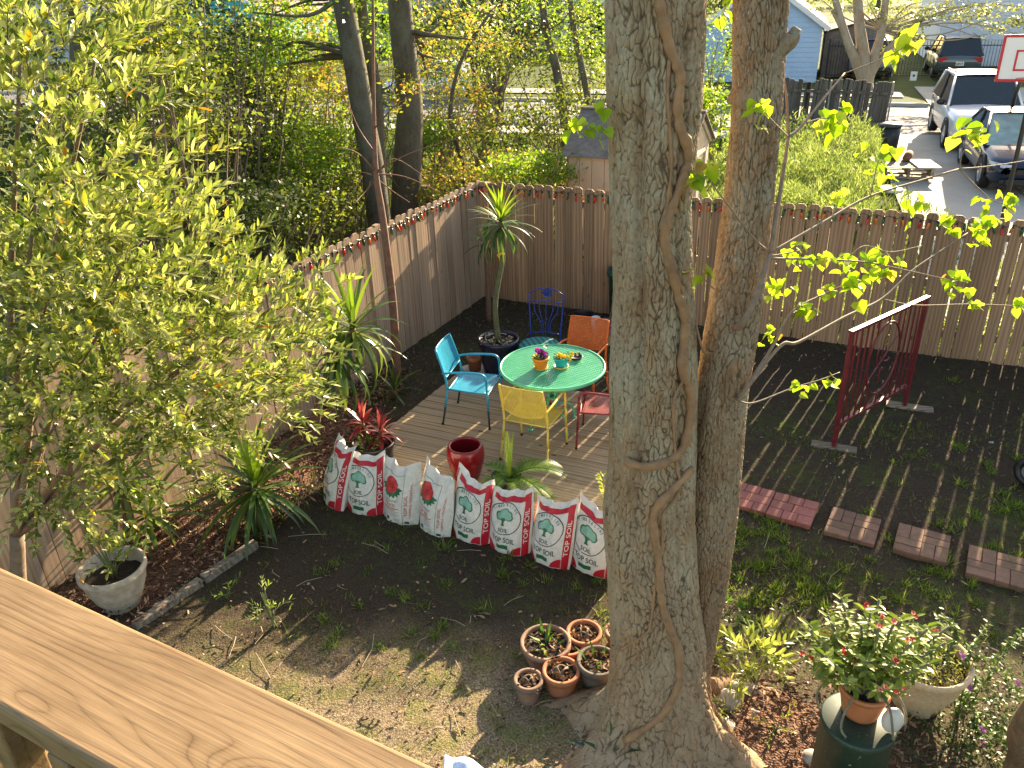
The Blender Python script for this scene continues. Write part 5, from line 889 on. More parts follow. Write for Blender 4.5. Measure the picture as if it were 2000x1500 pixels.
# bright shrubs and seedlings round the tree
c = G(1475, 1335, 0); shrub('leafy_shrub', 'bright pale-edged leafy shrub right of the big tree', c, [(c+[.0, .02, .28], (.18, .15, .1), 18), (c+[-.08, 0, .18], (.12, .12, .08), 7)], 9, .095, .032, leafmat('leaf_pale', [(0, (.17, .23, .06)), (.5, (.3, .34, .1)), (1, (.5, .5, .22))], .5, .32, .5), 'shrub')
c = G(1425, 1215, 0); shrub('seedling', 'small leafy seedling behind the right trunk', c, [(c+[0, 0, .15], (.09, .09, .05), 6)], 8, .08, .03, M['herb'])
c = G(1392, 1300, 0); shrub('seedling', 'lime-leaved seedling peeping out behind the trunk foot', c, [(c+[0, 0, .14], (.06, .06, .05), 5)], 8, .075, .03, M['lime'])
c = G(1425, 1400, 0); shrub('seedling', 'variegated seedling among stones at the tree foot', c, [(c+[0, 0, .09], (.09, .07, .04), 7)], 7, .06, .022, leafmat('leaf_pale', [], .5))
c = G(1510, 1440, 0); shrub('seedling', 'thin yellowish seedling on the sunlit mulch', c, [(c+[0, 0, .12], (.03, .03, .06), 4)], 6, .05, .018, M['lime'])
c = G(535, 1225, 0); shrub('weed', 'knee-high weed with pale tips growing in the shaded lawn', c, [(c+[-.02, 0, .16], (.07, .06, .07), 7), (c+[-.04, .02, .33], (.02, .02, .03), 2)], 8, .06, .014, leafmat('leaf_weed', [(0, (.1, .17, .04)), (.6, (.2, .28, .07)), (1, (.45, .48, .3))], .5))
c = G(445, 1170, 0); shrub('weed', 'tiny leafy weed beside the edging timber', c, [(c+[0, 0, .05], (.04, .04, .02), 4)], 6, .06, .018, M['herb'])
c = G(1195, 1500, .0); yucca('strap_plant', 'blue-green strap-leaved plant at the bottom of the tree', c, [c+[0, 0, .06]], [([c, c+[0, 0, .08]], [.03, .03])], 24, .36, .05, 1.0, M['stem'], up=0, mats=('strap', 'strap')) if M.setdefault('strap', leafmat('leaf_strap', [(0, (.02, .07, .05)), (.7, (.05, .12, .08)), (1, (.12, .2, .09))], .3, .35, .5)) else 0
for (x, y, s, lab) in [(1345, 1422, .1, 'grey stone against the tree root'), (1468, 1352, .06, 'small pale stone near the bright shrub'), (1438, 1348, .08, 'whitish stone beside the bright shrub'), (1470, 1396, .05, 'small white stone on the mulch'), (1590, 1490, .09, 'pale stone at the foot of the green drum'), (1935, 866, .03, 'small white pebble on the bare soil at right'), (1420, 1375, .11, 'reddish stone between shrub and root'), (1410, 1425, .10, 'flat grey-brown stone by the tree foot')]:
    p = G(x, y, 0); mb = MB(); mb.sphere(p+[0, 0, s*.3], s, 12, 8, 0, (1, .8, .6)); V = np.array(mb.v); V += (.35*s)*(np.stack([vnoise(V[:, 0]*9/s*.1+k*7, V[:, 1]*9/s*.1+V[:, 2]*5) for k in range(3)], -1)-.5); mb.v = [tuple(q) for q in V]; tag(mb.build('stone', M['rock'], None, True), lab, 'stone')
P = [np.array([3.05, 2.6, -.1]), np.array([3.0, 2.75, .5]), np.array([3.12, 2.9, 1.2])]; b = G(1975, 1500, .1); P = [b+[.03, -.1, -.2], b+[.08, 0, .1], G(2010, 1430, .7), G(2045, 1330, 1.4)+np.array([.1, 0, 0])]; t = thing('tree', 'brown tree trunk cut by the bottom right corner', 'tree', P[0]); MB().tube(catmull(P, 8), [.13, .11, .10, .1], 20).build('trunk', M['rootbark0'], t, True)
# ================================================================== beyond the fence
# --- storage shed
e = FE[:2]; pn = np.array([-FE[1], FE[0]]); SA = np.array([1.08, 14.5]); SL, SW, SE_, SR = 2.05, 2.0, 1.82, 2.42; v3 = lambda p, z: np.array([p[0], p[1], z]); sh = thing('storage_shed', 'small beige shed with grey shingle roof just over the back fence', 'shed', v3(SA, 0))
m = NT('beige_panel'); v = m.coord(jitter=False); n = m.noise(v, 3, 4); M['beige'] = m.fin(m.ramp(n, [(.3, (.44, .35, .26)), (.7, (.52, .42, .32))]), .7); M['shingle'] = simple('grey_shingle', (.20, .175, .15), .9, .4, 9, .5, c2=(.12, .10, .085)); M['trimw'] = simple('pale_trim', (.58, .51, .42), .7, .15)
A_, B_ = SA, SA+e*SL; C_, D_ = B_+pn*SW, SA+pn*SW
def wallp(a, b, z0, z1, t=.03, mat=None, name='wall'):
    mb = MB(); d = unit(b-a); nn = np.array([d[1], -d[0]]); mb.prism([v3(a, z0), v3(b, z0), v3(b, z1), v3(a, z1)], (-nn[0]*t, -nn[1]*t, 0)); return mb.build(name, mat or M['beige'], sh)
for k in range(9): wallp(A_+e*(SL*k/9+.004), A_+e*(SL*(k+1)/9-.004), .0, SE_, .03, None, 'siding_panel')
wallp(D_, A_, 0, SE_); wallp(C_, D_, 0, SE_); mid = (B_+C_)/2
mb = MB(); mb.prism([v3(B_, 0), v3(C_, 0), v3(C_, SE_), v3(mid, SR-.03), v3(B_, SE_)], (-e[0]*.03, -e[1]*.03, 0)); mb.build('gable_wall', M['beige'], sh)
q = lambda s, z, o=.02: v3(B_+pn*s+e*o, z)
for a, b, w in ((q(.35, .1), q(.35, 1.72), .07), (q(1.62, .1), q(1.62, 1.72), .07), (q(.35, 1.72), q(1.62, 1.72), .07), (q(.99, .1), q(.99, 1.72), .05), (q(.02, SE_-.02), q(SW/2, SR-.06), .08), (q(SW-.02, SE_-.02), q(SW/2, SR-.06), .08), (q(.45, 1.2), q(.93, 1.66), .05)): MB().bar(a, b, w, .03, (e[0], e[1], 0)).build('trim', M['trimw'], sh)
for sd, (p0, p1) in enumerate(((A_, B_), (D_, C_))):
    r0, r1 = (SA+D_)/2, mid; sg = -1 if sd == 0 else 1
    for k in range(8):
        t0, t1 = k/8, (k+1)/8+.03; f = lambda base, rg, t, o: v3(base-pn*sg*-.10*(1-t)+(rg-base)*t+e*o, SE_-.05+(SR-SE_+.05)*t)
        aa = [f(p0, r0, t0, -.08), f(p1, r1, t0, .10), f(p1, r1, min(t1, 1.02), .10), f(p0, r0, min(t1, 1.02), -.08)]; mb = MB(); mb.prism([p+np.array([0, 0, .012*(1-1*i//2) if False else 0]) for i, p in enumerate(aa)], (0, 0, .022+.006*(k % 2))); mb.build('shingle_course', M['shingle'], sh)
MB().bar(v3((SA+D_)/2-e*.09, SR+.02), v3(mid+e*.11, SR+.02), .16, .03).build('ridge_cap', M['shingle'], sh)
# --- old dark fence by the street
o0 = G(1452, 150, 1.55); o1 = G(1750, 158, 1.55); of = thing('wooden_fence', 'old dark grey plank fence leaning beside the neighbour drive', 'fence', (o0[0], o0[1], 0)); dd = unit(np.array([o1[0]-o0[0], o1[1]-o0[1], 0])); Lo = np.linalg.norm((o1-o0)[:2]); ang = math.atan2(dd[1], dd[0]); oms = []
for k in range(4): q_ = picket_mesh(.138, 1.5+.05*k*.5, .018, .02); q_.materials.append(M['oldwood']); oms.append(q_)
for i in range(int(Lo/.139)): p = o0+dd*(i*.139+.07); inst(random.choice(oms), 'picket', of, (p[0], p[1], -.02+random.uniform(-.03, .03)), (0, random.gauss(.03, .02), ang))
nf = np.array([dd[1], -dd[0], 0])
for z in (.35, 1.2): MB().bar(np.array([o0[0], o0[1], z])+nf*.03, np.array([o1[0], o1[1], z])+nf*.03, .04, .09).build('rail', M['oldwood'], of)
for s in (Lo*.25, Lo*.6, Lo-.05): p = o0+dd*s+nf*.05; MB().box((p[0], p[1], .78), (.05, .05, 1.5), rotz(ang)).build('post', simple('steel_post', (.3, .3, .3), .5, metal=.6), of)
# --- cars
M['glass'] = simple('car_glass', (.02, .028, .034), .06, .1, 3, 0, 0, .8); M['tyre'] = simple('tyre_rubber', (.015, .015, .016), .8); M['alloy'] = simple('alloy_wheel', (.45, .46, .48), .3, .1, 5, 0, .8); M['lamp'] = simple('headlamp_glass', (.62, .66, .70), .08, .2, 20, 0, 0, .8); M['tail'] = simple('tail_lamp', (.45, .01, .012), .15, .1); M['dark'] = simple('dark_trim', (.015, .015, .017), .5); M['chrome'] = simple('chrome', (.6, .6, .62), .15, .05, 5, 0, 1.); M['plate'] = simple('number_plate', (.72, .70, .66), .5)
def carpaint(n, c): 
    m = simple(n, c, .28, .05, 3, 0, .25, .6); m.node_tree.nodes['Principled BSDF'].inputs['Coat Weight'].default_value = .8; m.node_tree.nodes['Principled BSDF'].inputs['Coat Roughness'].default_value = .06; return m
def car(name, label, pos, head, pm, L=4.8, W=1.84, H=1.46, suv=False, plate=None, cat='car', shade=False):
    """local: +y forward, origin centre on the ground; head = direction the nose points"""
    t = thing(name, label, cat); hy = L/2; bz = .22 if not suv else .27; belt = H*.62 if not suv else H*.60; hood = belt*.93 if not suv else belt*.95; tail = belt*.98
    st = [(-hy, .72, .60, tail*.82), (-hy+.08, .90, .42, tail*.95), (-hy+.35, .98, bz, tail), (-hy*.45, 1., bz, belt+.01), (0, 1., bz, belt), (hy*.38, 1., bz, belt-.01), (hy*.46, .99, bz, hood+.02), (hy*.8, .95, bz, hood*.93), (hy-.12, .86, .3, hood*.80), (hy-.02, .74, .42, hood*.66), (hy, .66, .5, hood*.58)]
    V = []; ns = 13
    for y, k, zb, zt in st:
        h = W/2*k; pr = [(h*.88, zb), (h*.985, zb+.12), (h, zb+(zt-zb)*.45), (h*.985, zb+(zt-zb)*.78), (h*.93, zt-.025), (h*.80, zt+.015), (0, zt+.045)]
        ring = [(-x, z) for x, z in pr]+[(x, z) for x, z in pr[::-1][1:]]; V += [(x, y, z) for x, z in ring]
    F = [(i*ns+j, i*ns+j+1, (i+1)*ns+j+1, (i+1)*ns+j) for i in range(len(st)-1) for j in range(ns-1)]+[((i+1)*ns, (i+1)*ns+ns-1, i*ns+ns-1, i*ns) for i in range(len(st)-1)]+[tuple(range(ns))[::-1], tuple((len(st)-1)*ns+j for j in range(ns))]
    mb = MB(); mb.add(V, F); body = mb.build('body', pm, t, True)
    # greenhouse: glass shell, roof, pillars
    if suv: g = [(-hy+.10, .86, belt-.03), (-hy+.50, .74, H-.06), (-hy+.95, .76, H-.02), (hy*.02, .76, H-.02), (hy*.40, .84, belt-.03)]
    else: g = [(-hy*.80, .84, belt-.03), (-hy*.42, .70, H-.05), (-hy*.2, .72, H-.01), (hy*.02, .72, H-.03), (hy*.46, .84, belt-.03)]
    h2 = W/2; bl_, rl = g[0], g[-1]
    def sec(y, top): return y
    yb0, yb1 = g[0][0], g[-1][0]; yt0, ytm, yt1 = g[1][0], g[2][0], g[3][0]; zt0, ztm, zt1 = g[1][2], g[2][2], g[3][2]; wb, wt = h2*.93, h2*.74
    Vg = [(-wb, yb0, belt-.03), (wb, yb0, belt-.03), (wb, yb1, belt-.03), (-wb, yb1, belt-.03), (-wt, yt0, zt0), (wt, yt0, zt0), (wt, ytm, ztm), (wt, yt1, zt1), (-wt, yt1, zt1), (-wt, ytm, ztm)]
    MB().poly([Vg[i] for i in (0, 1, 5, 4)]).build('rear_window', M['glass'], t); MB().poly([Vg[i] for i in (2, 3, 8, 7)]).build('windscreen', simple('windscreen_sunshade', (.30, .40, .38), .12, .35, 4, 0) if shade else M['glass'], t)
    for s in (0, 1): MB().poly([Vg[i] for i in ((1, 2, 7, 6, 5) if s else (3, 0, 4, 9, 8))]).build('side_window', M['glass'], t)
    rf = MB(); P0 = lambda u, v: np.array([(u-.5)*2*(wt+.012), yt0-.03+(yt1-yt0+.06)*v, np.interp(yt0+(yt1-yt0)*v, [yt0, ytm, yt1], [zt0, ztm, zt1])+.012+.035*(1-(2*u-1)**2)]); rf.grid(P0, 8, 8); ro = rf.build('roof', pm, t, True)
    for a, b in ((0, 4), (1, 5), (2, 7), (3, 8)): MB().tube([np.array(Vg[a]), np.array(Vg[b])], .035, 6).build('pillar', pm, t, True)
    for s in (-1, 1):
        MB().tube([np.array([s*wt, yt0, zt0]), np.array([s*wt, ytm, ztm]), np.array([s*wt, yt1, zt1])], .03, 6).build('roof_edge', pm, t, True)
        ym = (yb0+yb1)/2; MB().tube([np.array([s*(wb+.002), ym, belt-.03]), np.array([s*(wt+.004), (yt0+yt1)/2-.05, ztm])], .03, 6).build('pillar', M['dark'], t, True)
        if suv: MB().tube([np.array([s*wt*.95, yt0+.1, zt0+.07]), np.array([s*wt*.95, yt1-.1, zt1+.08])], .018, 6).build('roof_rail', M['dark'], t, True)
        mr = MB(); mr.sphere((s*(h2+.09), yb1-.28, belt+.06), .11, 10, 8, 0, (1., .55, .75)); mr.box((s*(h2-.02), yb1-.28, belt), (.16, .05, .04)); mr.build('mirror', M['dark'] if suv else pm, t, True)
        for yw in (hy*.60, -hy*.58):
            rw = .34 if not suv else .37; c = np.array([s*(h2-.11), yw, rw]); x = np.array([1., 0, 0])
            arch = MB(); arch.tube([c+[s*.085, math.cos(a)*(rw+.05), math.sin(a)*(rw+.05)] for a in np.linspace(.0, math.pi, 13)], .03, 6); arch.build('wheel_arch', M['dark'], t, True)
            w = MB(); w.lathe([(rw*.62, -.1), (rw*.95, -.105), (rw, -.07), (rw, .07), (rw*.95, .105), (rw*.62, .1)], (0, 0, 0), 26); w.v = [tuple(np.array([p[2]*s, p[0], p[1]])+c) for p in w.v]; wo = w.build('tyre', M['tyre'], t, True)
            w = MB(); w.lathe([(0, .09), (.05, .095), (rw*.62, .075), (rw*.64, .1)], (0, 0, 0), 20); w.v = [tuple(np.array([p[2]*s, p[0], p[1]])+c) for p in w.v]; w.build('rim', M['alloy'], wo)
        hl = MB(); hl.grid(lambda u, v: np.array([s*(h2*(.50+.40*u)), hy-.04-.30*u*u-.05*v, hood*(.66+.09*v+.06*u)]), 6, 3); o = hl.build('headlight', M['lamp'], t, True); sm = o.modifiers.new('s', 'SOLIDIFY'); sm.thickness = .06
        tl = MB(); tl.box((s*h2*.74, -hy+.045, tail*.84), (h2*.36, .08, .13 if not suv else .2)); tl.build('tail_light', M['tail'], t, bevel=.02)
        MB().box((s*h2*.6, hy-.09, hood*.36), (.2, .08, .1)).build('fog_light', M['dark'], t, bevel=.02)
    MB().box((0, hy-.035, hood*.62), (W*.42, .08, hood*.16)).build('grille', M['dark'], t, bevel=.02); MB().box((0, hy-.06, hood*.36), (W*.6, .1, hood*.16)).build('lower_grille', M['dark'], t, bevel=.02); MB().lathe([(0, 0), (.06, 0), (.05, .02), (0, .02)], (0, hy+.0, hood*.63), 14).xf(np.array([[1, 0, 0], [0, 0, 1], [0, -1, 0.]]) if False else np.eye(3), np.zeros(3)).build('badge', M['chrome'], t, True)
    MB().box((0, -hy+.01, tail*.45), (W*.86, .12, .16)).build('rear_bumper', M['dark'] if suv else pm, t, bevel=.03)
    pl_ = MB().box((0, -hy-.01, tail*.68), (.32, .03, .16)).build('number_plate', M['plate'], t)
    if plate:
        V_, F_ = text2d(plate); mb = MB(); k = .26/V_[:, 0].max(); mb.add([(-(x*k-.13), -hy-.028, tail*.68-.05+y*.09) for x, y in V_], F_); mb.build('plate_lettering', M['dark'], pl_)
    o = MB(); o.box((0, 0, bz+.05), (W*.8, L*.9, .2)); o.build('underbody', M['dark'], t)
    t.location = tuple(pos); t.rotation_euler = (0, 0, math.atan2(head[1], head[0])-math.pi/2); return t
car('sedan', 'dark blue sedan parked nose-first toward the yard on the drive', (11.92, 19.4, .02), -SN, carpaint('paint_navy', (.012, .018, .045)), 4.35, 1.84, 1.45, shade=True)
car('sport_utility_vehicle', 'white SUV with black trim parked behind the dark sedan', (13.38, 23.98, .02), -SN, carpaint('paint_white', (.72, .72, .74)), 4.6, 1.96, 1.74, True)
pg = G(1868, 157, 0)+SN*2.3; car('sport_utility_vehicle', 'grey SUV seen from behind in front of the white garage door', pg, SN, carpaint('paint_slate', (.09, .115, .125)), 4.6, 1.86, 1.68, True, 'OBI')
pb = G(1698, 156, 0)+SN*2.4; car('sedan', 'silver-blue car seen from behind beside the blue garage', pb, SN, carpaint('paint_silver_blue', (.30, .36, .48)), 4.7, 1.85, 1.62, True)
pc = G(850, 192, 0); car('sedan', 'pale sedan parked along the far kerb behind the bare trees', pc+SN*.6, -ST, carpaint('paint_pale_blue', (.55, .62, .72)), 4.6, 1.8, 1.45)
# --- garages and houses across the street
def siding(name, c): 
    m = NT(name); v = m.coord(jitter=False); n = m.noise(v, 1.5, 4); return m.fin(m.ramp(n, [(.3, tuple(np.array(c)*.88)), (.7, c)]), .6)
M['blue_sid'] = siding('siding_sky_blue', (.36, .55, .80)); M['white_sid'] = siding('siding_white', (.66, .70, .76)); M['teal_sid'] = siding('siding_teal', (.0, .38, .46)); M['cream_sid'] = siding('siding_cream', (.55, .50, .42)); M['roofd'] = simple('roof_dark', (.06, .06, .068), .9, .3, 4, .3); M['trim'] = simple('white_trim', (.70, .72, .76), .5, .1)
def boards(root, a, b, z0, z1, mat, step=.2, name='siding_board', out=None, top=None):
    a = np.asarray(a, float); b = np.asarray(b, float); d = unit(b-a); nn = out; k = 0; z = z0
    while z < z1-.01:
        h = min(step, z1-z); f = (lambda zz: 0) if top is None else top
        s0, s1 = (0, 1) if top is None else top(z+h/2)
        p, q = a+(b-a)*s0, a+(b-a)*s1
        if s1-s0 > .03:
            mb = MB(); mb.add([[*(p), z], [*(q), z], [*(q+0*nn), z+h], [*(p), z+h], [*(p+nn*.03), z], [*(q+nn*.03), z], [*(q+nn*.008), z+h-.004], [*(p+nn*.008), z+h-.004]], [(4, 5, 6, 7), (0, 1, 5, 4)[::-1], (7, 6, 2, 3), (0, 4, 7, 3), (1, 2, 6, 5)]); mb.build(name, mat, root)
        z += h
def gable_house(name, label, c0, w, dpt, eave, ridge, mat, roofm, openings=(), step=.2, over=.3, axis=None):
    """front wall from c0 along ST for w (facing -SN), gable over the front"""
    t = thing(name, label, 'house', (c0[0], c0[1], 0)); a = np.array(c0[:2], float); u = ST[:2]; n = SN[:2]; b = a+u*w
    MB().prism([[*a, 0], [*b, 0], [*b, eave], [*((a+b)/2), ridge-.06], [*a, eave]], (n[0]*dpt, n[1]*dpt, 0)).build('wall', mat, t)
    boards(t, a, b, .05, ridge-.1, mat, step, out=-n, top=lambda z: (0, 1) if z < eave else ((z-eave)/(ridge-eave)/2, 1-(z-eave)/(ridge-eave)/2))
    boards(t, b, b+n*dpt, .05, eave-.05, mat, step, out=u); boards(t, a, a+n*dpt, .05, eave-.05, mat, step, out=-u)
    for s, p in ((-1, a), (1, b)):
        m_ = (a+b)/2; sl = (ridge-eave)/(w/2); e0 = p+s*u*over; q0 = e0-n*over; q1 = e0+n*(dpt+over); r0 = m_-n*over; r1 = m_+n*(dpt+over); ze = eave-sl*over
        MB().prism([[*q0, ze], [*q1, ze], [*r1, ridge], [*r0, ridge]], (0, 0, .12)).build('roof', roofm, t)
        MB().bar([*(q0-n*.012), ze+.03], [*(r0-n*.012), ridge+.03], .05, .2, (0, 0, 1)).build('barge_board', M['trim'], t)
    for kind, s, z0, ww, hh in openings:
        p = a+u*s-n*.035
        if kind == 'garage':
            g = MB().prism([[*(p-n*.0), z0], [*(p+u*ww), z0], [*(p+u*ww), z0+hh], [*p, z0+hh]], (-n[0]*.02, -n[1]*.02, 0)).build('garage_door', M['white_sid'], t)
            for i in range(4):
                for j in range(4): pp = p+u*(ww*(i+.06)/4)-n*.022; MB().prism([[*pp, z0+hh*(j+.1)/4], [*(pp+u*ww*.22), z0+hh*(j+.1)/4], [*(pp+u*ww*.22), z0+hh*(j+.9)/4], [*pp, z0+hh*(j+.9)/4]], (-n[0]*.015, -n[1]*.015, 0)).build('panel', M['white_sid'], g)
            for x0, x1, y0, y1 in ((-.12, 0, z0, z0+hh+.12), (ww, ww+.12, z0, z0+hh+.12), (0, ww, z0+hh, z0+hh+.12)): pp = p+u*x0-n*.0; MB().prism([[*pp, y0], [*(p+u*x1), y0], [*(p+u*x1), y1], [*pp, y1]], (-n[0]*.05, -n[1]*.05, 0)).build('door_frame', M['trim'], t)
        else:
            g = MB().prism([[*p, z0], [*(p+u*ww), z0], [*(p+u*ww), z0+hh], [*p, z0+hh]], (-n[0]*.03, -n[1]*.03, 0)).build('window' if kind == 'window' else 'door', M['trim'] if kind == 'window' else M['dark'], t)
            for i in range(2): pp = p+u*(ww*(.06+.47*i))-n*.03; MB().prism([[*pp, z0+hh*.06], [*(pp+u*ww*.41), z0+hh*.06], [*(pp+u*ww*.41), z0+hh*.94], [*pp, z0+hh*.94]], (-n[0]*.01, -n[1]*.01, 0)).build('pane', M['glass'], g)
    return t
pB = PY(1595, 140, 38.); gable_house('garage', 'sky blue clapboard garage with a dark roof behind the tree', np.array([pB[0], pB[1]])-ST[:2]*5.0, 5.0, 7, 2.35, 4.1, M['blue_sid'], M['roofd'], [('window', 1.0, 1.0, .9, .9)])
pW = PY(1822, 140, 43.); gable_house('house', 'white house with a wide garage door behind the grey SUV', np.array([pW[0], pW[1]]), 8.5, 9, 3.3, 5.4, M['white_sid'], M['roofd'], [('garage', 1.0, 0, 4.6, 2.25)])
pS = PY(1603, 140, 40.); sdw = thing('plank_shed', 'grey-brown lean-to shed squeezed beside the blue garage', 'shed', (pS[0], pS[1], 0)); a = np.array(pS[:2]); MB().prism([[*a, 0], [*(a+ST[:2]*2.4), 0], [*(a+ST[:2]*2.4), 2.5], [*a, 1.9]], (SN[0]*4, SN[1]*4, 0)).build('wall', M['oldwood'], sdw)
for k in range(12): pp = a+ST[:2]*(.2*k+.005)-SN[:2]*.0; MB().prism([[*pp, 0], [*(pp+ST[:2]*.19), 0], [*(pp+ST[:2]*.19), 1.9+.05*(k+1)-.02], [*pp, 1.9+.05*k-.02]], (-SN[0]*.02, -SN[1]*.02, 0)).build('plank', simple('plank_tan', (.22, .19, .16), .85, .4, 5, .2), sdw)
MB().prism([[*(a-SN[:2]*.2-ST[:2]*.1), 1.9], [*(a+ST[:2]*2.5-SN[:2]*.2), 2.55], [*(a+ST[:2]*2.5+SN[:2]*4), 2.55], [*(a+SN[:2]*4-ST[:2]*.1), 1.9]], (0, 0, .06)).build('roof', M['roofd'], sdw)
pT = PY(330, 90, 56.); gable_house('house', 'bright teal cottage far behind the woods on the left', np.array([pT[0], pT[1]]), 8.5, 9, 2.9, 4.3, M['teal_sid'], simple('roof_mauve', (.30, .22, .26), .9, .3), [('window', 1.5, .9, 1.2, 1.2), ('door', 4.2, .1, 1.0, 2.0), ('window', 6, .9, 1.2, 1.2)])
for k, (px, Yd, wd, ev, mt, rf, lab) in enumerate([(820, 66, 9, 3.2, 'cream_sid', 'roofd', 'cream house glimpsed behind the dark cypress'), (120, 62, 9, 3.0, 'white_sid', 'roofd', 'white house hidden behind the left bushes'), (1130, 60, 8, 3.0, 'white_sid', 'roofd', 'pale house glimpsed left of the big trunk'), (1990, 62, 10, 3.4, 'cream_sid', 'roofd', 'cream house behind the white garage house')]):
    p = PY(px, 60, Yd); gable_house('house', lab, np.array([p[0], p[1]])-ST[:2]*wd/2, wd, 9, ev, ev+1.9, M[mt], M[rf], [('window', 1.4, 1., 1.2, 1.3), ('window', wd-2.8, 1., 1.2, 1.3)], .3)
# --- iron fence across the street
i0 = G(1612, 152, 0); L_i = 16; fi = thing('iron_fence', 'black iron railing fence in front of the parked grey SUV', 'fence', i0); rp = i0+ST*L_i; irn = simple('black_iron', (.015, .015, .02), .5)
pk = MB(); pk.tube([np.array([0, 0, .04]), np.array([0, 0, 1.52]), np.array([0, 0, 1.60])], [.011, .011, .002], 5); pkm = bpy.data.meshes.new('picket'); pkm.from_pydata(pk.v, [], pk.f); pkm.materials.append(irn)
for k in range(int(L_i/.125)): p = i0+ST*(k*.125); inst(pkm, 'picket', fi, p)
for z in (.12, 1.35): MB().bar(i0+[0, 0, z], rp+[0, 0, z], .03, .04).build('rail', irn, fi)
for k in range(7): p = i0+ST*(k*L_i/6); MB().box(p+[0, 0, .82], (.06, .06, 1.64), rotz(math.atan2(ST[1], ST[0]))).build('post', irn, fi)
p = G(1782, 162, 0); sg_ = thing('yard_sign', 'small white notice hanging on the iron fence', 'sign', p); MB().box(p-SN*.03+[0, 0, .28], (.26, .02, .36), rotz(math.atan2(ST[1], ST[0]))).build('board', M['trim'], sg_); MB().box(p-SN*.043+[0, 0, .30], (.08, .006, .09), rotz(math.atan2(ST[1], ST[0]))).build('emblem', M['dark'], sg_)
# --- drive clutter: can, pallet, logs, hoop
p = G(1731, 297, 0); cn = thing('rubbish_bin', 'round black rubbish bin standing at the drive edge', 'bin', p); MB().lathe([(0, 0), (.22, 0), (.25, .04), (.27, .70), (0, .70)], p, 26).build('body', M['black'], cn, True); MB().lathe([(.27, .68), (.295, .69), (.295, .73), (.2, .77), (0, .78)], p, 26).build('lid', simple('bin_lid', (.05, .05, .055), .4), cn, True)
p = G(1768, 345, 0); pt = thing('wooden_pallet', 'weathered wooden pallet stacked at the drive edge', 'pallet', p); wd_ = woodmat('wood_pallet', (.30, .24, .18), (.42, .35, .27), (.17, .13, .1), along='x')
for k in range(6): MB().box(p+ST*0+SN*(-.45+.18*k)+[0, 0, .30], (1.1, .11, .025), rotz(math.atan2(ST[1], ST[0]))).build('slat', wd_, pt)
for k in range(3): MB().box(p+ST*(-.5+.5*k)+[0, 0, .19], (.06, 1.0, .19), rotz(math.atan2(ST[1], ST[0]))).build('stringer', wd_, pt)
for k in range(3): MB().box(p+SN*(-.45+.45*k)+[0, 0, .08], (1.1, .11, .025), rotz(math.atan2(ST[1], ST[0]))).build('slat', wd_, pt)
tag(MB().box(p+ST*.35-SN*.1+[0, 0, .335], (.5, .95, .03), rotz(math.atan2(ST[1], ST[0])+.15)).build('board', simple('bleached_board', (.62, .58, .52), .7, .2), None, bevel=.004), 'bleached white board lying on the pallet', 'board')
for k, (dx, dz, lab) in enumerate(((-.25, .42, 'rusty-brown log lying left on the pallet'), (.05, .40, 'rusty-brown log lying right on the pallet'))): q_ = p+ST*dx+SN*.42+[0, 0, dz]; MB_ = MB().tube([q_-SN*.25-ST*.08, q_+SN*.1, q_+SN*.35+ST*.05], [.09, .10, .09], 10); tag(MB_.build('log', simple('log_bark', (.22, .10, .06), .9, .4, 14, .5), None, True), lab, 'log')
tag(MB().lathe([(0, 0), (.3, 0), (.32, .03), (.28, .06), (0, .07)], G(1735, 372, 0), 24).build('bin_lid', M['white'], None, True), 'round white lid lying in the weeds by the fence', 'lid')
bb = PY(1952, 73, 20.); bh = thing('basketball_hoop', 'portable basketball hoop with red-edged white backboard at the right edge', 'hoop', (11.9, 18.0, 0)); bx_, bn = ST, -SN
c0 = PY(1950, 114, 20.)+ST*.62; ang = math.atan2(ST[1], ST[0])
MB().box(c0, (1.2, .03, 1.0), rotz(ang)).build('backboard', simple('white_board', (.82, .80, .78), .4, .05), bh); rdm = simple('hoop_red', (.60, .02, .03), .4, .1)
for dx, dz, w_, h_ in ((0, .475, 1.2, .06), (0, -.475, 1.2, .06), (-.575, 0, .06, .9), (.575, 0, .06, .9), (0, .16, .56, .04), (0, -.25, .56, .04), (-.26, -.045, .04, .37), (.26, -.045, .04, .37)): MB().box(c0+ST*dx-SN*.022+[0, 0, dz], (w_, .016, h_), rotz(ang)).build('border', rdm, bh)
MB().tube([c0+ST*0-SN*.25+[.22*math.cos(a), .22*math.sin(a), -.42] for a in np.linspace(0, 6.283, 25)], .01, 6).build('rim', rdm, bh, True); MB().tube([c0+SN*.05+[0, 0, -.1], np.array([11.9, 18.6, 1.6])*0+c0+SN*.5+[0, 0, -.9], c0+SN*.5+[0, 0, -c0[2]+.1]], .045, 8).build('pole', M['dark'], bh, True); bs_ = c0+SN*.5; MB().box((bs_[0], bs_[1], .1), (.8, .5, .2), rotz(ang)).build('base', M['black'], bh, bevel=.04)
P = [PY(2004, 225, 16.), PY(1986, 310, 15.6), PY(1966, 392, 15.2)]; P = [np.array([9.25, 14.6, 0.])]; q0 = PY(1964, 400, 15.); q1 = PY(2008, 205, 15.); tag(MB().tube([q0-(q1-q0)*(q0[2]+.05)/(q1[2]-q0[2]), q0, q1, q1+(q1-q0)*.5], .04, 8).build('leaning_pole', M['dark'], None, True), 'dark pole leaning in front of the blue sedan', 'pole')
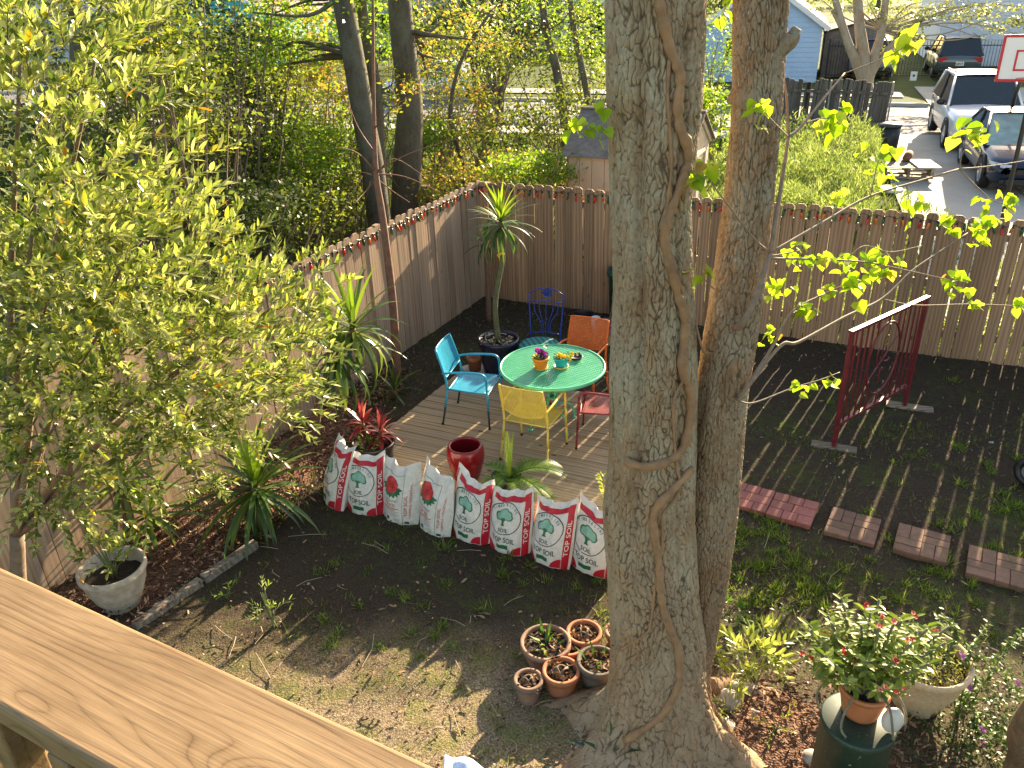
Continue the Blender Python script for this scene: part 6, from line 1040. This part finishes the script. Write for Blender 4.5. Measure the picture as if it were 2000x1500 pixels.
# ================================================================== woods
def pick(c): return c
LM = {'olive2': leafmat('leaf_wood_olive', [(0, (.07, .11, .02)), (.5, (.14, .19, .04)), (.85, (.23, .26, .06)), (1, (.34, .32, .08))], .55, .5), 'fresh': leafmat('leaf_wood_fresh', [(0, (.10, .20, .022)), (.5, (.18, .30, .04)), (.85, (.28, .38, .06)), (1, (.38, .43, .08))], .6, .45), 'dark': leafmat('leaf_wood_dark', [(0, (.025, .045, .014)), (.6, (.05, .08, .025)), (1, (.10, .13, .04))], .35, .5),
      'red': leafmat('leaf_wood_red', [(0, (.18, .23, .04)), (.5, (.28, .30, .06)), (.75, (.38, .28, .08)), (1, (.45, .22, .09))], .55, .5), 'grey': leafmat('leaf_wood_grey', [(0, (.13, .16, .07)), (.6, (.24, .27, .13)), (1, (.40, .40, .25))], .5, .4), 'far': leafmat('leaf_far', [(0, (.05, .08, .025)), (.5, (.11, .15, .04)), (1, (.2, .23, .07))], .45, .6)}
M['wbark'] = barkmat('bark_wood', (.10, .085, .068), (.045, .036, .028), (.16, .16, .12), 4, .4); M['cbark'] = barkmat('bark_crape', (.34, .27, .20), (.2, .15, .11), (.4, .35, .28), 4, .4)
def crown(root, ells, size, mat, T=LT_DIA, flat=.0, name='crown'):
    P = []; 
    for c, rad, n in ells:
        k = max(4, n//26); cl = rng.normal(size=(k, 3)); cl = cl/np.linalg.norm(cl, axis=1, keepdims=True)*rng.uniform(.25, 1, (k, 1))**.5; i = rng.integers(0, k, n); P.append(np.asarray(c)+(cl[i]+rng.normal(size=(n, 3))*.17)*np.asarray(rad))
    P = np.vstack(P); n = len(P); D = rng.normal(size=(n, 3))*[1, 1, .6]; N = rng.normal(size=(n, 3))*.6+[0, 0, .7]; s = rng.uniform(.6, 1.25, n)*size; return leaves(name, P, D, N, s, s*.5, T, mat, root, 'stuff')
def limbs(root, start, ends, r, mat, name='branch', n=7):
    for e_ in ends: s = np.asarray(start); e_ = np.asarray(e_); m_ = (s+e_)/2+rng.normal(size=3)*np.linalg.norm(e_-s)*.10; MB().tube(catmull([s, m_, e_], 4), [r, r*.65, r*.25], n).build(name, mat, root, True)
def px3(l): return [PY(*p) for p in l]
def wtree(label, pts, r, ells, size, lm, nb=6, bark='wbark', name='tree', group=None):
    P = px3(pts); g = P[0].copy(); g[2] = -.05; t = thing(name, label, 'tree', g, group); MB().tube(catmull([g]+P[0 if P[0][2] > .2 else 1:], 5), list(r), 12).build('trunk', M[bark], t, True)
    es = [(PY(x, y, Y_), rd, int(n*1.7)) for x, y, Y_, rd, n in ells]
    for c, rd, n in es:
        j = int(np.argmin([np.linalg.norm(p-c) for p in P])); limbs(t, P[j], [c+rng.normal(size=3)*np.array(rd)*.5 for _ in range(nb)], max(.012, r[-1]*.28), M[bark])
    if es: crown(t, es, size, LM[lm])
    return t
wtree('leaning dark tree trunk just over the left fence', [(742, 445, 13.4), (728, 330, 13.4), (712, 240, 13.5), (690, 110, 13.6), (668, -10, 13.7), (655, -120, 13.9)], (.20, .19, .17, .15), [(600, 30, 14.2, (1.0, .8, .7), 700), (690, -60, 14, (1.2, 1, .6), 500), (560, 110, 14.5, (.5, .5, .4), 160)], .10, 'fresh')
wtree('thick straight tree trunk right of the leaning one', [(792, 420, 15.3), (797, 300, 15.3), (800, 200, 15.3), (785, 60, 15.3), (776, -60, 15.3)], (.30, .27, .22, .19), [(860, 60, 16, (.9, .8, .6), 350), (820, 120, 16, (.6, .6, .4), 160)], .09, 'red')
wtree('slimmer trunk between the two big ones', [(740, 300, 14.6), (735, 180, 14.6), (710, 40, 14.6), (700, -60, 14.6)], (.12, .11, .09, .08), [(760, 170, 14.6, (.5, .5, .5), 160)], .09, 'red')
wtree('young grey sapling by the street left of the big trunks', [(546, 300, 17.), (540, 200, 17.), (528, 110, 17.), (522, 10, 17.), (515, -60, 17)], (.075, .07, .055, .045), [(610, 150, 17.2, (.8, .6, .5), 260), (560, 40, 17.2, (.9, .6, .6), 260), (590, 220, 17, (.6, .5, .3), 120)], .10, 'red')
wtree('thin leaning trunk left of the big twin tree', [(1105, 260, 21.), (1090, 150, 21.), (1068, 60, 21.), (1050, -60, 21.)], (.14, .12, .1, .08), [(1060, 40, 21, (1.2, 1, .9), 420), (1000, 10, 21, (1.2, 1, .7), 330)], .10, 'fresh')
wtree('slender trunk nearest the big twin tree', [(1165, 290, 20.), (1140, 150, 20.), (1118, 40, 20.), (1110, -60, 20.)], (.09, .08, .07, .06), [(1150, 60, 20, (.8, .8, .9), 330), (1140, 160, 20, (.6, .6, .5), 160)], .10, 'olive2')
wtree('dark thin trunk among the left foliage', [(270, 360, 9.2), (280, 180, 9.2), (285, 60, 9.2), (288, -60, 9.2)], (.05, .045, .04, .035), [(330, 60, 9.6, (.7, .6, .6), 300), (230, 120, 9.4, (.6, .6, .6), 260)], .075, 'olive2')
wtree('mossy trunk at the upper left', [(150, 330, 11.), (152, 180, 11.), (150, 60, 11.), (140, -60, 11)], (.11, .1, .09, .08), [(150, 30, 11, (1.3, 1, .8), 700), (60, 150, 11, (1, .8, .8), 420), (240, 200, 11, (.7, .6, .6), 300)], .085, 'olive2')
wtree('arching tree with reddish young leaves over the street', [(905, 330, 18.), (880, 230, 18.), (900, 120, 18.), (960, 20, 18)], (.06, .05, .04, .03), [(890, 240, 18, (.9, .7, .5), 260), (960, 60, 18, (1.1, .8, .5), 260), (850, 330, 17.5, (.8, .6, .5), 240)], .09, 'red')
# dense dark cypress-like clump by the kerb
g = G(958, 246, 0); t = thing('tree', 'dark many-stemmed evergreen by the kerb in the middle distance', 'tree', g)
for k in range(16): an = k*2.4; e_ = g+[math.cos(an)*(.4+.9*rs.random()), math.sin(an)*.7, 2.4+rs.random()]; MB().tube(catmull([g+[math.cos(an)*.35, math.sin(an)*.35, 0], g+[math.cos(an)*.5, math.sin(an)*.4, 1.2], e_], 4), [.10, .07, .04], 7).build('stem', M['wbark'], t, True)
crown(t, [(g+[0, 0, 3.4], (2.0, 1.5, 1.3), 3000), (g+[-1.6, 0, 2.8], (1.4, 1.2, .9), 1300), (g+[1.6, .3, 3.2], (1.4, 1.2, 1.), 1300)], .17, LM['dark'])
# crape myrtle in front of the iron fence
g = G(1692, 186, 0); t = thing('tree', 'smooth pale multi-stemmed tree in front of the iron fence', 'tree', g); Yc = g[1]
for pts, r in (([(1690, 165), (1668, 110), (1655, 80), (1632, 0), (1620, -60)], (.30, .2, .14, .1)), ([(1690, 165), (1685, 100), (1678, 40), (1672, -60)], (.34, .26, .2, .16)), ([(1692, 165), (1708, 110), (1722, 60), (1735, -40)], (.3, .22, .16, .12)), ([(1695, 160), (1720, 115), (1755, 75), (1800, 40), (1850, 20)], (.2, .13, .09, .05)), ([(1660, 95), (1645, 60), (1625, 20)], (.1, .08, .05))):
    P = [PY(x, y, Yc) for x, y in pts]; MB().tube(catmull(([g] if pts[0][1] > 155 else [])+P, 5), list(r), 10).build('stem', M['cbark'], t, True)
es = [(PY(x, y, Yc+dy), rd, n) for x, y, dy, rd, n in ((1760, 30, 0, (1.2, 1, .5), 520), (1860, 15, .5, (1.6, 1.2, .5), 620), (1960, 25, .5, (1.4, 1.2, .6), 560), (1990, 55, 0, (.7, .8, .4), 240), (1780, 75, 0, (.6, .6, .35), 220), (1640, 0, 0, (1.2, 1, .4), 260), (1730, 105, 0, (.4, .4, .3), 90))]; crown(t, es, .15, LM['grey'])
for c, rd, n in es: limbs(t, PY(1722, 60, Yc), [c+rng.normal(size=3)*np.array(rd)*.6 for _ in range(3)], .04, M['cbark'])
# understory shrubs
US = [((330, 230), 11.0, (1.0, .8, .75), 900, 'olive2', 'tangled olive shrub at upper left'), ((220, 380), 9.6, (.9, .7, .5), 700, 'olive2', 'low olive shrub behind the left fence'), ((440, 330), 12.5, (1.0, .8, .7), 800, 'dark', 'dark shrub in the shade over the left fence'), ((470, 210), 15., (1.0, .8, .8), 700, 'olive2', 'dull green shrub below the teal house'), ((590, 300), 13.2, (.8, .7, .55), 800, 'fresh', 'bright green sapling left of the leaning trunk'), ((520, 420), 12.0, (1.1, .7, .5), 800, 'olive2', 'grey-green thicket along the left fence'), ((640, 370), 13.5, (.7, .6, .5), 420, 'olive2', 'thin thicket between leaning trunk and fence'), ((860, 370), 15.5, (.8, .6, .5), 420, 'red', 'reddish bramble right of the thick trunk'), ((940, 330), 16., (1.0, .7, .4), 380, 'red', 'twiggy orange shrub beyond the fence corner'), ((1040, 330), 14.3, (.75, .5, .32), 620, 'fresh', 'ivy-like green bush at the fence corner'), ((1100, 230), 19., (1.0, .8, .6), 330, 'olive2', 'scrub left of the big twin tree'), ((1400, 210), 19.5, (.9, .7, .5), 420, 'fresh', 'sunny weeds seen between the two trunks'), ((1390, 90), 30., (1.4, 1, 1.2), 420, 'fresh', 'yellow-green small tree seen between the trunks'), ((350, 120), 14., (1.3, 1, .9), 800, 'dark', 'dark evergreen at the upper left'), ((80, 330), 9., (1.0, .8, .7), 700, 'dark', 'dark shrub behind the big bush'), ((400, 430), 10.5, (.9, .7, .45), 700, 'dark', 'deep-shaded brush behind the left fence top'), ((310, 60), 13, (1.2, 1, .8), 500, 'olive2', 'hanging greenery at the top left'), ((420, 120), 15.5, (1.0, .8, .8), 500, 'olive2', 'loose olive shrub left of the young sapling'), ((640, 190), 17., (.9, .8, .6), 330, 'red', 'coppery shrub between sapling and leaning trunk'), ((670, 300), 14.8, (.7, .6, .6), 420, 'olive2', 'twiggy shrub around the leaning trunk'), ((870, 200), 19., (1.1, .8, .6), 330, 'red', 'copper-tipped shrub right of the thick trunk'), ((1000, 250), 18., (1.1, .8, .5), 300, 'olive2', 'thin twiggy scrub under the dark evergreen'), ((1130, 330), 16.5, (.6, .5, .4), 260, 'red', 'dry-leaved scrub left of the beige shed'), ((930, 120), 22., (1.4, 1, .8), 420, 'olive2', 'hazy branches in front of the dark evergreen'), ((1160, 60), 24., (1.2, 1, 1.2), 520, 'fresh', 'pale spring tree just left of the big trunk'), ((700, 60), 20., (1.3, 1, .9), 420, 'fresh', 'light green sapling between the leaning trunks'), ((470, 60), 13.5, (.9, .8, .6), 420, 'fresh', 'bright leafy branch below the teal house roof'), ((390, 70), 12.2, (.9, .7, .7), 520, 'dark', 'shadowy evergreen left of the teal house'), ((300, 170), 10.2, (.8, .6, .6), 480, 'olive2', 'leafy branches over the bush top'), ((510, 140), 14.2, (.8, .7, .6), 380, 'olive2', 'veil of leaves in front of the teal house'), ((430, 220), 12.8, (.9, .7, .6), 520, 'dark', 'dark undergrowth in the middle of the left woods'), ((560, 220), 15.2, (.8, .7, .5), 330, 'olive2', 'undergrowth hiding the kerb on the left'), ((250, 40), 9.4, (.7, .6, .5), 420, 'olive2', 'overhanging olive boughs at the top left'), ((620, 240), 15.6, (.7, .6, .5), 300, 'fresh', 'fresh green brush before the road'), ((480, 400), 10.8, (.9, .6, .4), 420, 'dark', 'dark hollow of brush just over the left fence'), ((590, 100), 18., (1.2, .9, .8), 380, 'red', 'coppery crown right of the teal house'), ((860, 120), 23., (1.4, 1, .9), 420, 'olive2', 'grey-green scrub hiding the far kerb'), ((1080, 150), 23., (1.3, 1, .9), 360, 'olive2', 'thicket across from the slender trunks'), ((820, 250), 17.5, (.8, .6, .5), 300, 'fresh', 'green sapling beside the thick trunk')]
for (px, py), Yd, rd, n, lm, lab in US:
    c = PY(px, py, Yd); g = np.array([c[0], c[1], 0]); t = thing('shrub', lab, 'shrub', g, 'shrubs beyond the fences'); mb = MB()
    for k in range(13): e_ = c+rng.normal(size=3)*np.array(rd)*.85; mb = MB(); mb.tube(catmull([g+[rs.gauss(0, .15), rs.gauss(0, .15), 0], (g+e_)/2+[rs.gauss(0, .1), 0, 0], e_], 4), [.022, .015, .006], 5); mb.build('stem', M['twig'], t, True)
    crown(t, [(c, rd, int(n*3.2)), ((c+g)/2, np.array(rd)*[.8, .8, 1], n//2)], .085 if Yd < 17 else .12, LM[lm], name='foliage')
# far trees that close the horizon
ORD = 'first second third fourth fifth sixth seventh eighth ninth tenth eleventh twelfth thirteenth fourteenth fifteenth sixteenth seventeenth eighteenth nineteenth twentieth twenty-first twenty-second twenty-third'.split(); k = 0
for row, (Yr, step, sz) in enumerate(((62, 6.5, .42), (84, 8., .5), (112, 9, .6))):
    x = -Yr*.72; cnt = 0
    while x < Yr*.78:
        g = np.array([x+rs.uniform(-1.5, 1.5), Yr+rs.uniform(-4, 4), 0]); h = rs.uniform(5, 9); 
        near = row == 0 and (g[0] > 8 or -30 < g[0] < -12)
        if not near:
            t = thing('tree', 'far %s tree in the %s far row, %s from the left' % ('light green' if k % 3 == 0 else 'dark green', ['nearest', 'middle', 'rearmost'][row], ORD[cnt]), 'tree', g, ['nearest far tree row', 'middle far tree row', 'horizon trees'][row]); cnt += 1; MB().tube([g, g+[0, 0, h*.5]], [.25, .15], 7).build('trunk', M['wbark'], t)
            crown(t, [(g+[0, 0, h*.62], (step*.5, 2.5, h*.42), 520), (g+[rs.uniform(-1, 1), 0, h*.25], (step*.45, 2.2, h*.25), 240)], sz, LM['far' if k % 3 else 'fresh'])
        k += 1; x += step
# ================================================================== litter, grass, weeds
def yard_pts(n, box, dens=None, m=.05):
    x = rng.uniform(box[0], box[1], n); y = rng.uniform(box[2], box[3], n); k = inside(x, y, m)
    if dens is not None: k &= rng.uniform(0, 1, n) < dens(x, y)
    x, y = x[k], y[k]; return x, y
def on_deck(x, y):
    p = np.stack([x-DO[0], y-DO[1]], -1); a = p @ FE[:2]; b = -(p @ FD[:2]); return (a > -.03) & (a < 3.33) & (b > -.05) & (b < 2.5)
dry = leafmat('leaf_litter', [(0, (.07, .042, .025)), (.35, (.15, .09, .05)), (.7, (.27, .18, .10)), (.93, (.42, .32, .21)), (1, (.40, .18, .08))], .15, .7, .25, (1, .8, .5))
x, y = yard_pts(26000, (-4.8, 8, 2.2, 12), lambda x, y: .16+.75*np.exp(-((x-.4)**2+(y-3.7)**2)/1.0)+.35*np.exp(-((y-4.4)/1.0)**2)); k = ~on_deck(x, y); x, y = x[k], y[k]; n = len(x)
o = leaves('leaf_litter', np.stack([x, y, lawn_h(x, y)+.014+rng.uniform(0, .012, n)], -1), rng.normal(size=(n, 3))*[1, 1, .25], rng.normal(size=(n, 3))*.45+[0, 0, 1], np.where(rng.random(n) < .2, rng.uniform(.05, .085, n), rng.uniform(.014, .04, n)), rng.uniform(.012, .026, n), LT_LEAF, dry, None, 'stuff'); o['label'] = 'fallen brown leaves scattered over the yard soil'
# mulch chips
mc = leafmat('mulch_chip', [(0, (.05, .026, .017)), (.4, (.15, .075, .048)), (.75, (.30, .17, .115)), (1, (.46, .31, .22))], .0, .8, .2); 
def seg_d(x, y, a, b): a = np.array(a); b = np.array(b); d = b-a; t = np.clip(((x-a[0])*d[0]+(y-a[1])*d[1])/(d @ d), 0, 1); return np.hypot(x-a[0]-t*d[0], y-a[1]-t*d[1])
x, y = yard_pts(60000, (-4.6, 3, 2.2, 9.8), lambda x, y: np.where(np.minimum(seg_d(x, y, (-3.9, 4.7), (-2.5, 7.0))-.25, seg_d(x, y, (-2.5, 7.), (-1.75, 9.4))-.1) < .35, .9, 0)+np.where(np.hypot((x-1.5)/1.25, (y-3.45)/.95) < 1, .8, 0)); n = len(x)
o = leaves('mulch_chips', np.stack([x, y, lawn_h(x, y)+.05+rng.uniform(0, .03, n)], -1), rng.normal(size=(n, 3))*[1, 1, .35], rng.normal(size=(n, 3)), rng.uniform(.025, .09, n), rng.uniform(.010, .026, n), LT_DIA, mc, None, 'stuff'); o['label'] = 'reddish-brown bark mulch on the planting beds'
# short grass in the yard: patches
gm = leafmat('grass_blade', [(0, (.08, .15, .02)), (.5, (.14, .23, .035)), (.85, (.22, .29, .05)), (1, (.36, .36, .13))], .45, .5)
def gd(x, y):
    n_ = vnoise(x*1.6+3, y*1.6+7)*vnoise(x*5, y*5)
    right = np.exp(-(((x-2.0)/.7)**2+((y-5.6)/.8)**2))+np.exp(-(((x-4.8)/.9)**2+((y-6.4)/1.1)**2))+.8*np.exp(-(((x-2.9)/.8)**2+((y-5.1)/.6)**2)); return np.clip((n_-.22)*3.0, 0, .75)*(y > 3.6)*(y < 8)+.75*right*(n_ > .12)
x, y = yard_pts(75000, (-3.2, 7.5, 3.2, 11.5), gd); k = ~on_deck(x, y); x, y = x[k], y[k]; n = len(x)
o = leaves('grass', np.stack([x, y, lawn_h(x, y)], -1), np.stack([rng.normal(0, .55, n), rng.normal(0, .55, n), np.ones(n)], -1), rng.normal(size=(n, 3)), rng.uniform(.03, .09, n), rng.uniform(.004, .009, n), LT_TRI, gm, None, 'stuff'); o['label'] = 'patchy short grass on the dark yard soil'
# grass along the back, under the yucca
x, y = yard_pts(16000, (-2.2, 3, 9, 12.2), lambda x, y: np.clip(vnoise(x*4, y*4)-.2, 0, .8)); k = ~on_deck(x, y); x, y = x[k], y[k]; n = len(x)
o = leaves('ground_ivy', np.stack([x, y, lawn_h(x, y)+.01], -1), np.stack([rng.normal(0, .8, n), rng.normal(0, .8, n), np.full(n, .5)], -1), rng.normal(size=(n, 3)), rng.uniform(.03, .08, n), rng.uniform(.006, .016, n), LT_DIA, leafmat('leaf_ground', [(0, (.05, .07, .025)), (.6, (.10, .11, .05)), (1, (.24, .19, .11))], .3), None, 'stuff'); o['label'] = 'low weeds and dry leaves along the foot of the fences'
# small twigs on the ground
mb = MB()
for k in range(60):
    p = np.array([rs.uniform(-2.5, 3), rs.uniform(3., 6.2), .0]); p[2] = float(lawn_h(np.array(p[0]), np.array(p[1])))+.02; a = rs.uniform(0, 6.28); L = rs.uniform(.08, .35); mb.tube([p, p+[math.cos(a)*L*.5+rs.gauss(0, .02), math.sin(a)*L*.5, .012], p+[math.cos(a)*L, math.sin(a)*L, .004]], .003, 4)
o = mb.build('fallen_twigs', simple('bleached_twig', (.36, .28, .2), .85, .3), None, kind='stuff'); o['label'] = 'thin pale twigs lying on the soil'
# tall weeds in the neighbour lot
tw_ = leafmat('leaf_tall_weed', [(0, (.10, .16, .045)), (.5, (.20, .27, .08)), (.85, (.32, .36, .13)), (1, (.48, .47, .26))], .5, .45, .35, (1.05, 1.1, .7)); tl = G(1545, 262); n = 60000; u = rng.uniform(0, 1, n); w = rng.uniform(0, 1, n)
q0, q1, q2, q3 = G(1440, 268), G(1715, 300), G(1700, 470), G(1340, 460); P = (q0*(1-u[:, None])+q1*u[:, None])*(1-w[:, None])+(q3*(1-u[:, None])+q2*u[:, None])*w[:, None]; pp = P[:, :2]-FC[:2]; out = (pp @ np.array([-FE[1], FE[0]])) > .35; P = P[out]; u = u[out]; n = len(P); hgt = .28+1.2*vnoise(P[:, 0]*1.1, P[:, 1]*1.1)*vnoise(P[:, 0]*3, P[:, 1]*3+9); P[:, 2] = rng.uniform(0, 1, n)*hgt
o = leaves('tall_weeds', P, np.stack([rng.normal(0, .6, n), rng.normal(0, .6, n), np.full(n, .8)], -1), rng.normal(size=(n, 3)), rng.uniform(.06, .2, n), rng.uniform(.012, .03, n), LT_DIA, tw_, None, 'stuff'); o['label'] = 'sunlit waist-high weeds filling the lot beyond the back fence'
# strip of weeds outside the back fence and rough grass under the woods
n = 14000; s = rng.uniform(0, 11, n); tt = .12+np.abs(rng.normal(0, .5, n)); P = FC+FE*s[:, None]+np.array([-FE[1], FE[0], 0])*tt[:, None]; P[:, 2] = rng.uniform(0, 1, n)*(.4+1.3*vnoise(s*1.3, tt)*(s > 6.6)*.9); o = leaves('fence_weeds', P, np.stack([rng.normal(0, .6, n), rng.normal(0, .6, n), np.ones(n)], -1), rng.normal(size=(n, 3)), rng.uniform(.06, .16, n), rng.uniform(.015, .035, n), LT_DIA, tw_, None, 'stuff'); o['label'] = 'weeds growing along the outside of the back fence'
n = 90000; Pp = np.stack([rng.uniform(-16, 9, n), rng.uniform(9, 30, n), np.zeros(n)], -1); pp = Pp[:, :2]-FC[:2]; ok = ~(((pp @ np.array([FE[1], -FE[0]])) > -.2) & ((pp @ np.array([-FD[1], FD[0]])) > -.2)) & (((Pp-S0) @ SN) < -1.6); Pp = Pp[ok]; n = len(Pp); o = leaves('rough_grass', Pp-[0, 0, .03], np.stack([rng.normal(0, .5, n), rng.normal(0, .5, n), np.ones(n)], -1), rng.normal(size=(n, 3)), rng.uniform(.08, .28, n), rng.uniform(.012, .03, n), LT_TRI, leafmat('grass_rough', [(0, (.05, .09, .02)), (.5, (.10, .16, .03)), (1, (.22, .24, .07))], .45), None, 'stuff'); o['label'] = 'rough grass under the trees beyond the fences'

# green ground cover round the lantana and behind the right pots
n = 2600; P = np.stack([rng.normal(3.2, .4, n), rng.normal(3.7, .4, n), np.zeros(n)], -1); P2 = np.stack([rng.normal(2.0, .5, n//5), rng.normal(4.75, .25, n//5), np.zeros(n//5)], -1); P = np.vstack([P, P2]); n = len(P); P[:, 2] = lawn_h(P[:, 0], P[:, 1])+rng.uniform(.01, .07, n)
o = leaves('ground_cover', P, np.stack([rng.normal(0, 1, n), rng.normal(0, 1, n), np.full(n, .3)], -1), rng.normal(size=(n, 3))*.4+[0, 0, 1], rng.uniform(.02, .04, n), rng.uniform(.012, .02, n), LT_DIA, leafmat('leaf_creeper', [(0, (.04, .09, .02)), (1, (.10, .18, .04))], .35), None, 'stuff'); o['label'] = 'small green creeping weeds around the pots at right'

# tufts of grass
n = 330; x = np.concatenate([rng.normal(2.0, .45, 90), rng.normal(4.9, .6, 70), rng.uniform(-1.8, 1.0, 45), rng.normal(3.2, .7, 40)]); y = np.concatenate([rng.normal(5.65, .5, 90), rng.normal(6.3, .8, 70), rng.uniform(4.5, 6.0, 45), rng.normal(5.25, .35, 40)]); k = ~on_deck(x, y) & inside(x, y, .1); x, y = x[k], y[k]; nb = 34; X_ = np.repeat(x, nb)+rng.normal(0, .03, len(x)*nb); Y_ = np.repeat(y, nb)+rng.normal(0, .03, len(x)*nb); n = len(X_); sc_ = np.repeat(rng.uniform(.5, 1.2, len(x)), nb)
o = leaves('grass_tufts', np.stack([X_, Y_, lawn_h(X_, Y_)], -1), np.stack([rng.normal(0, .6, n), rng.normal(0, .6, n), np.full(n, .8)], -1), rng.normal(size=(n, 3)), rng.uniform(.05, .12, n)*sc_, rng.uniform(.004, .009, n), LT_BLADE, gm, None, 'stuff'); o['label'] = 'small tufts of fresh grass dotted over the soil'
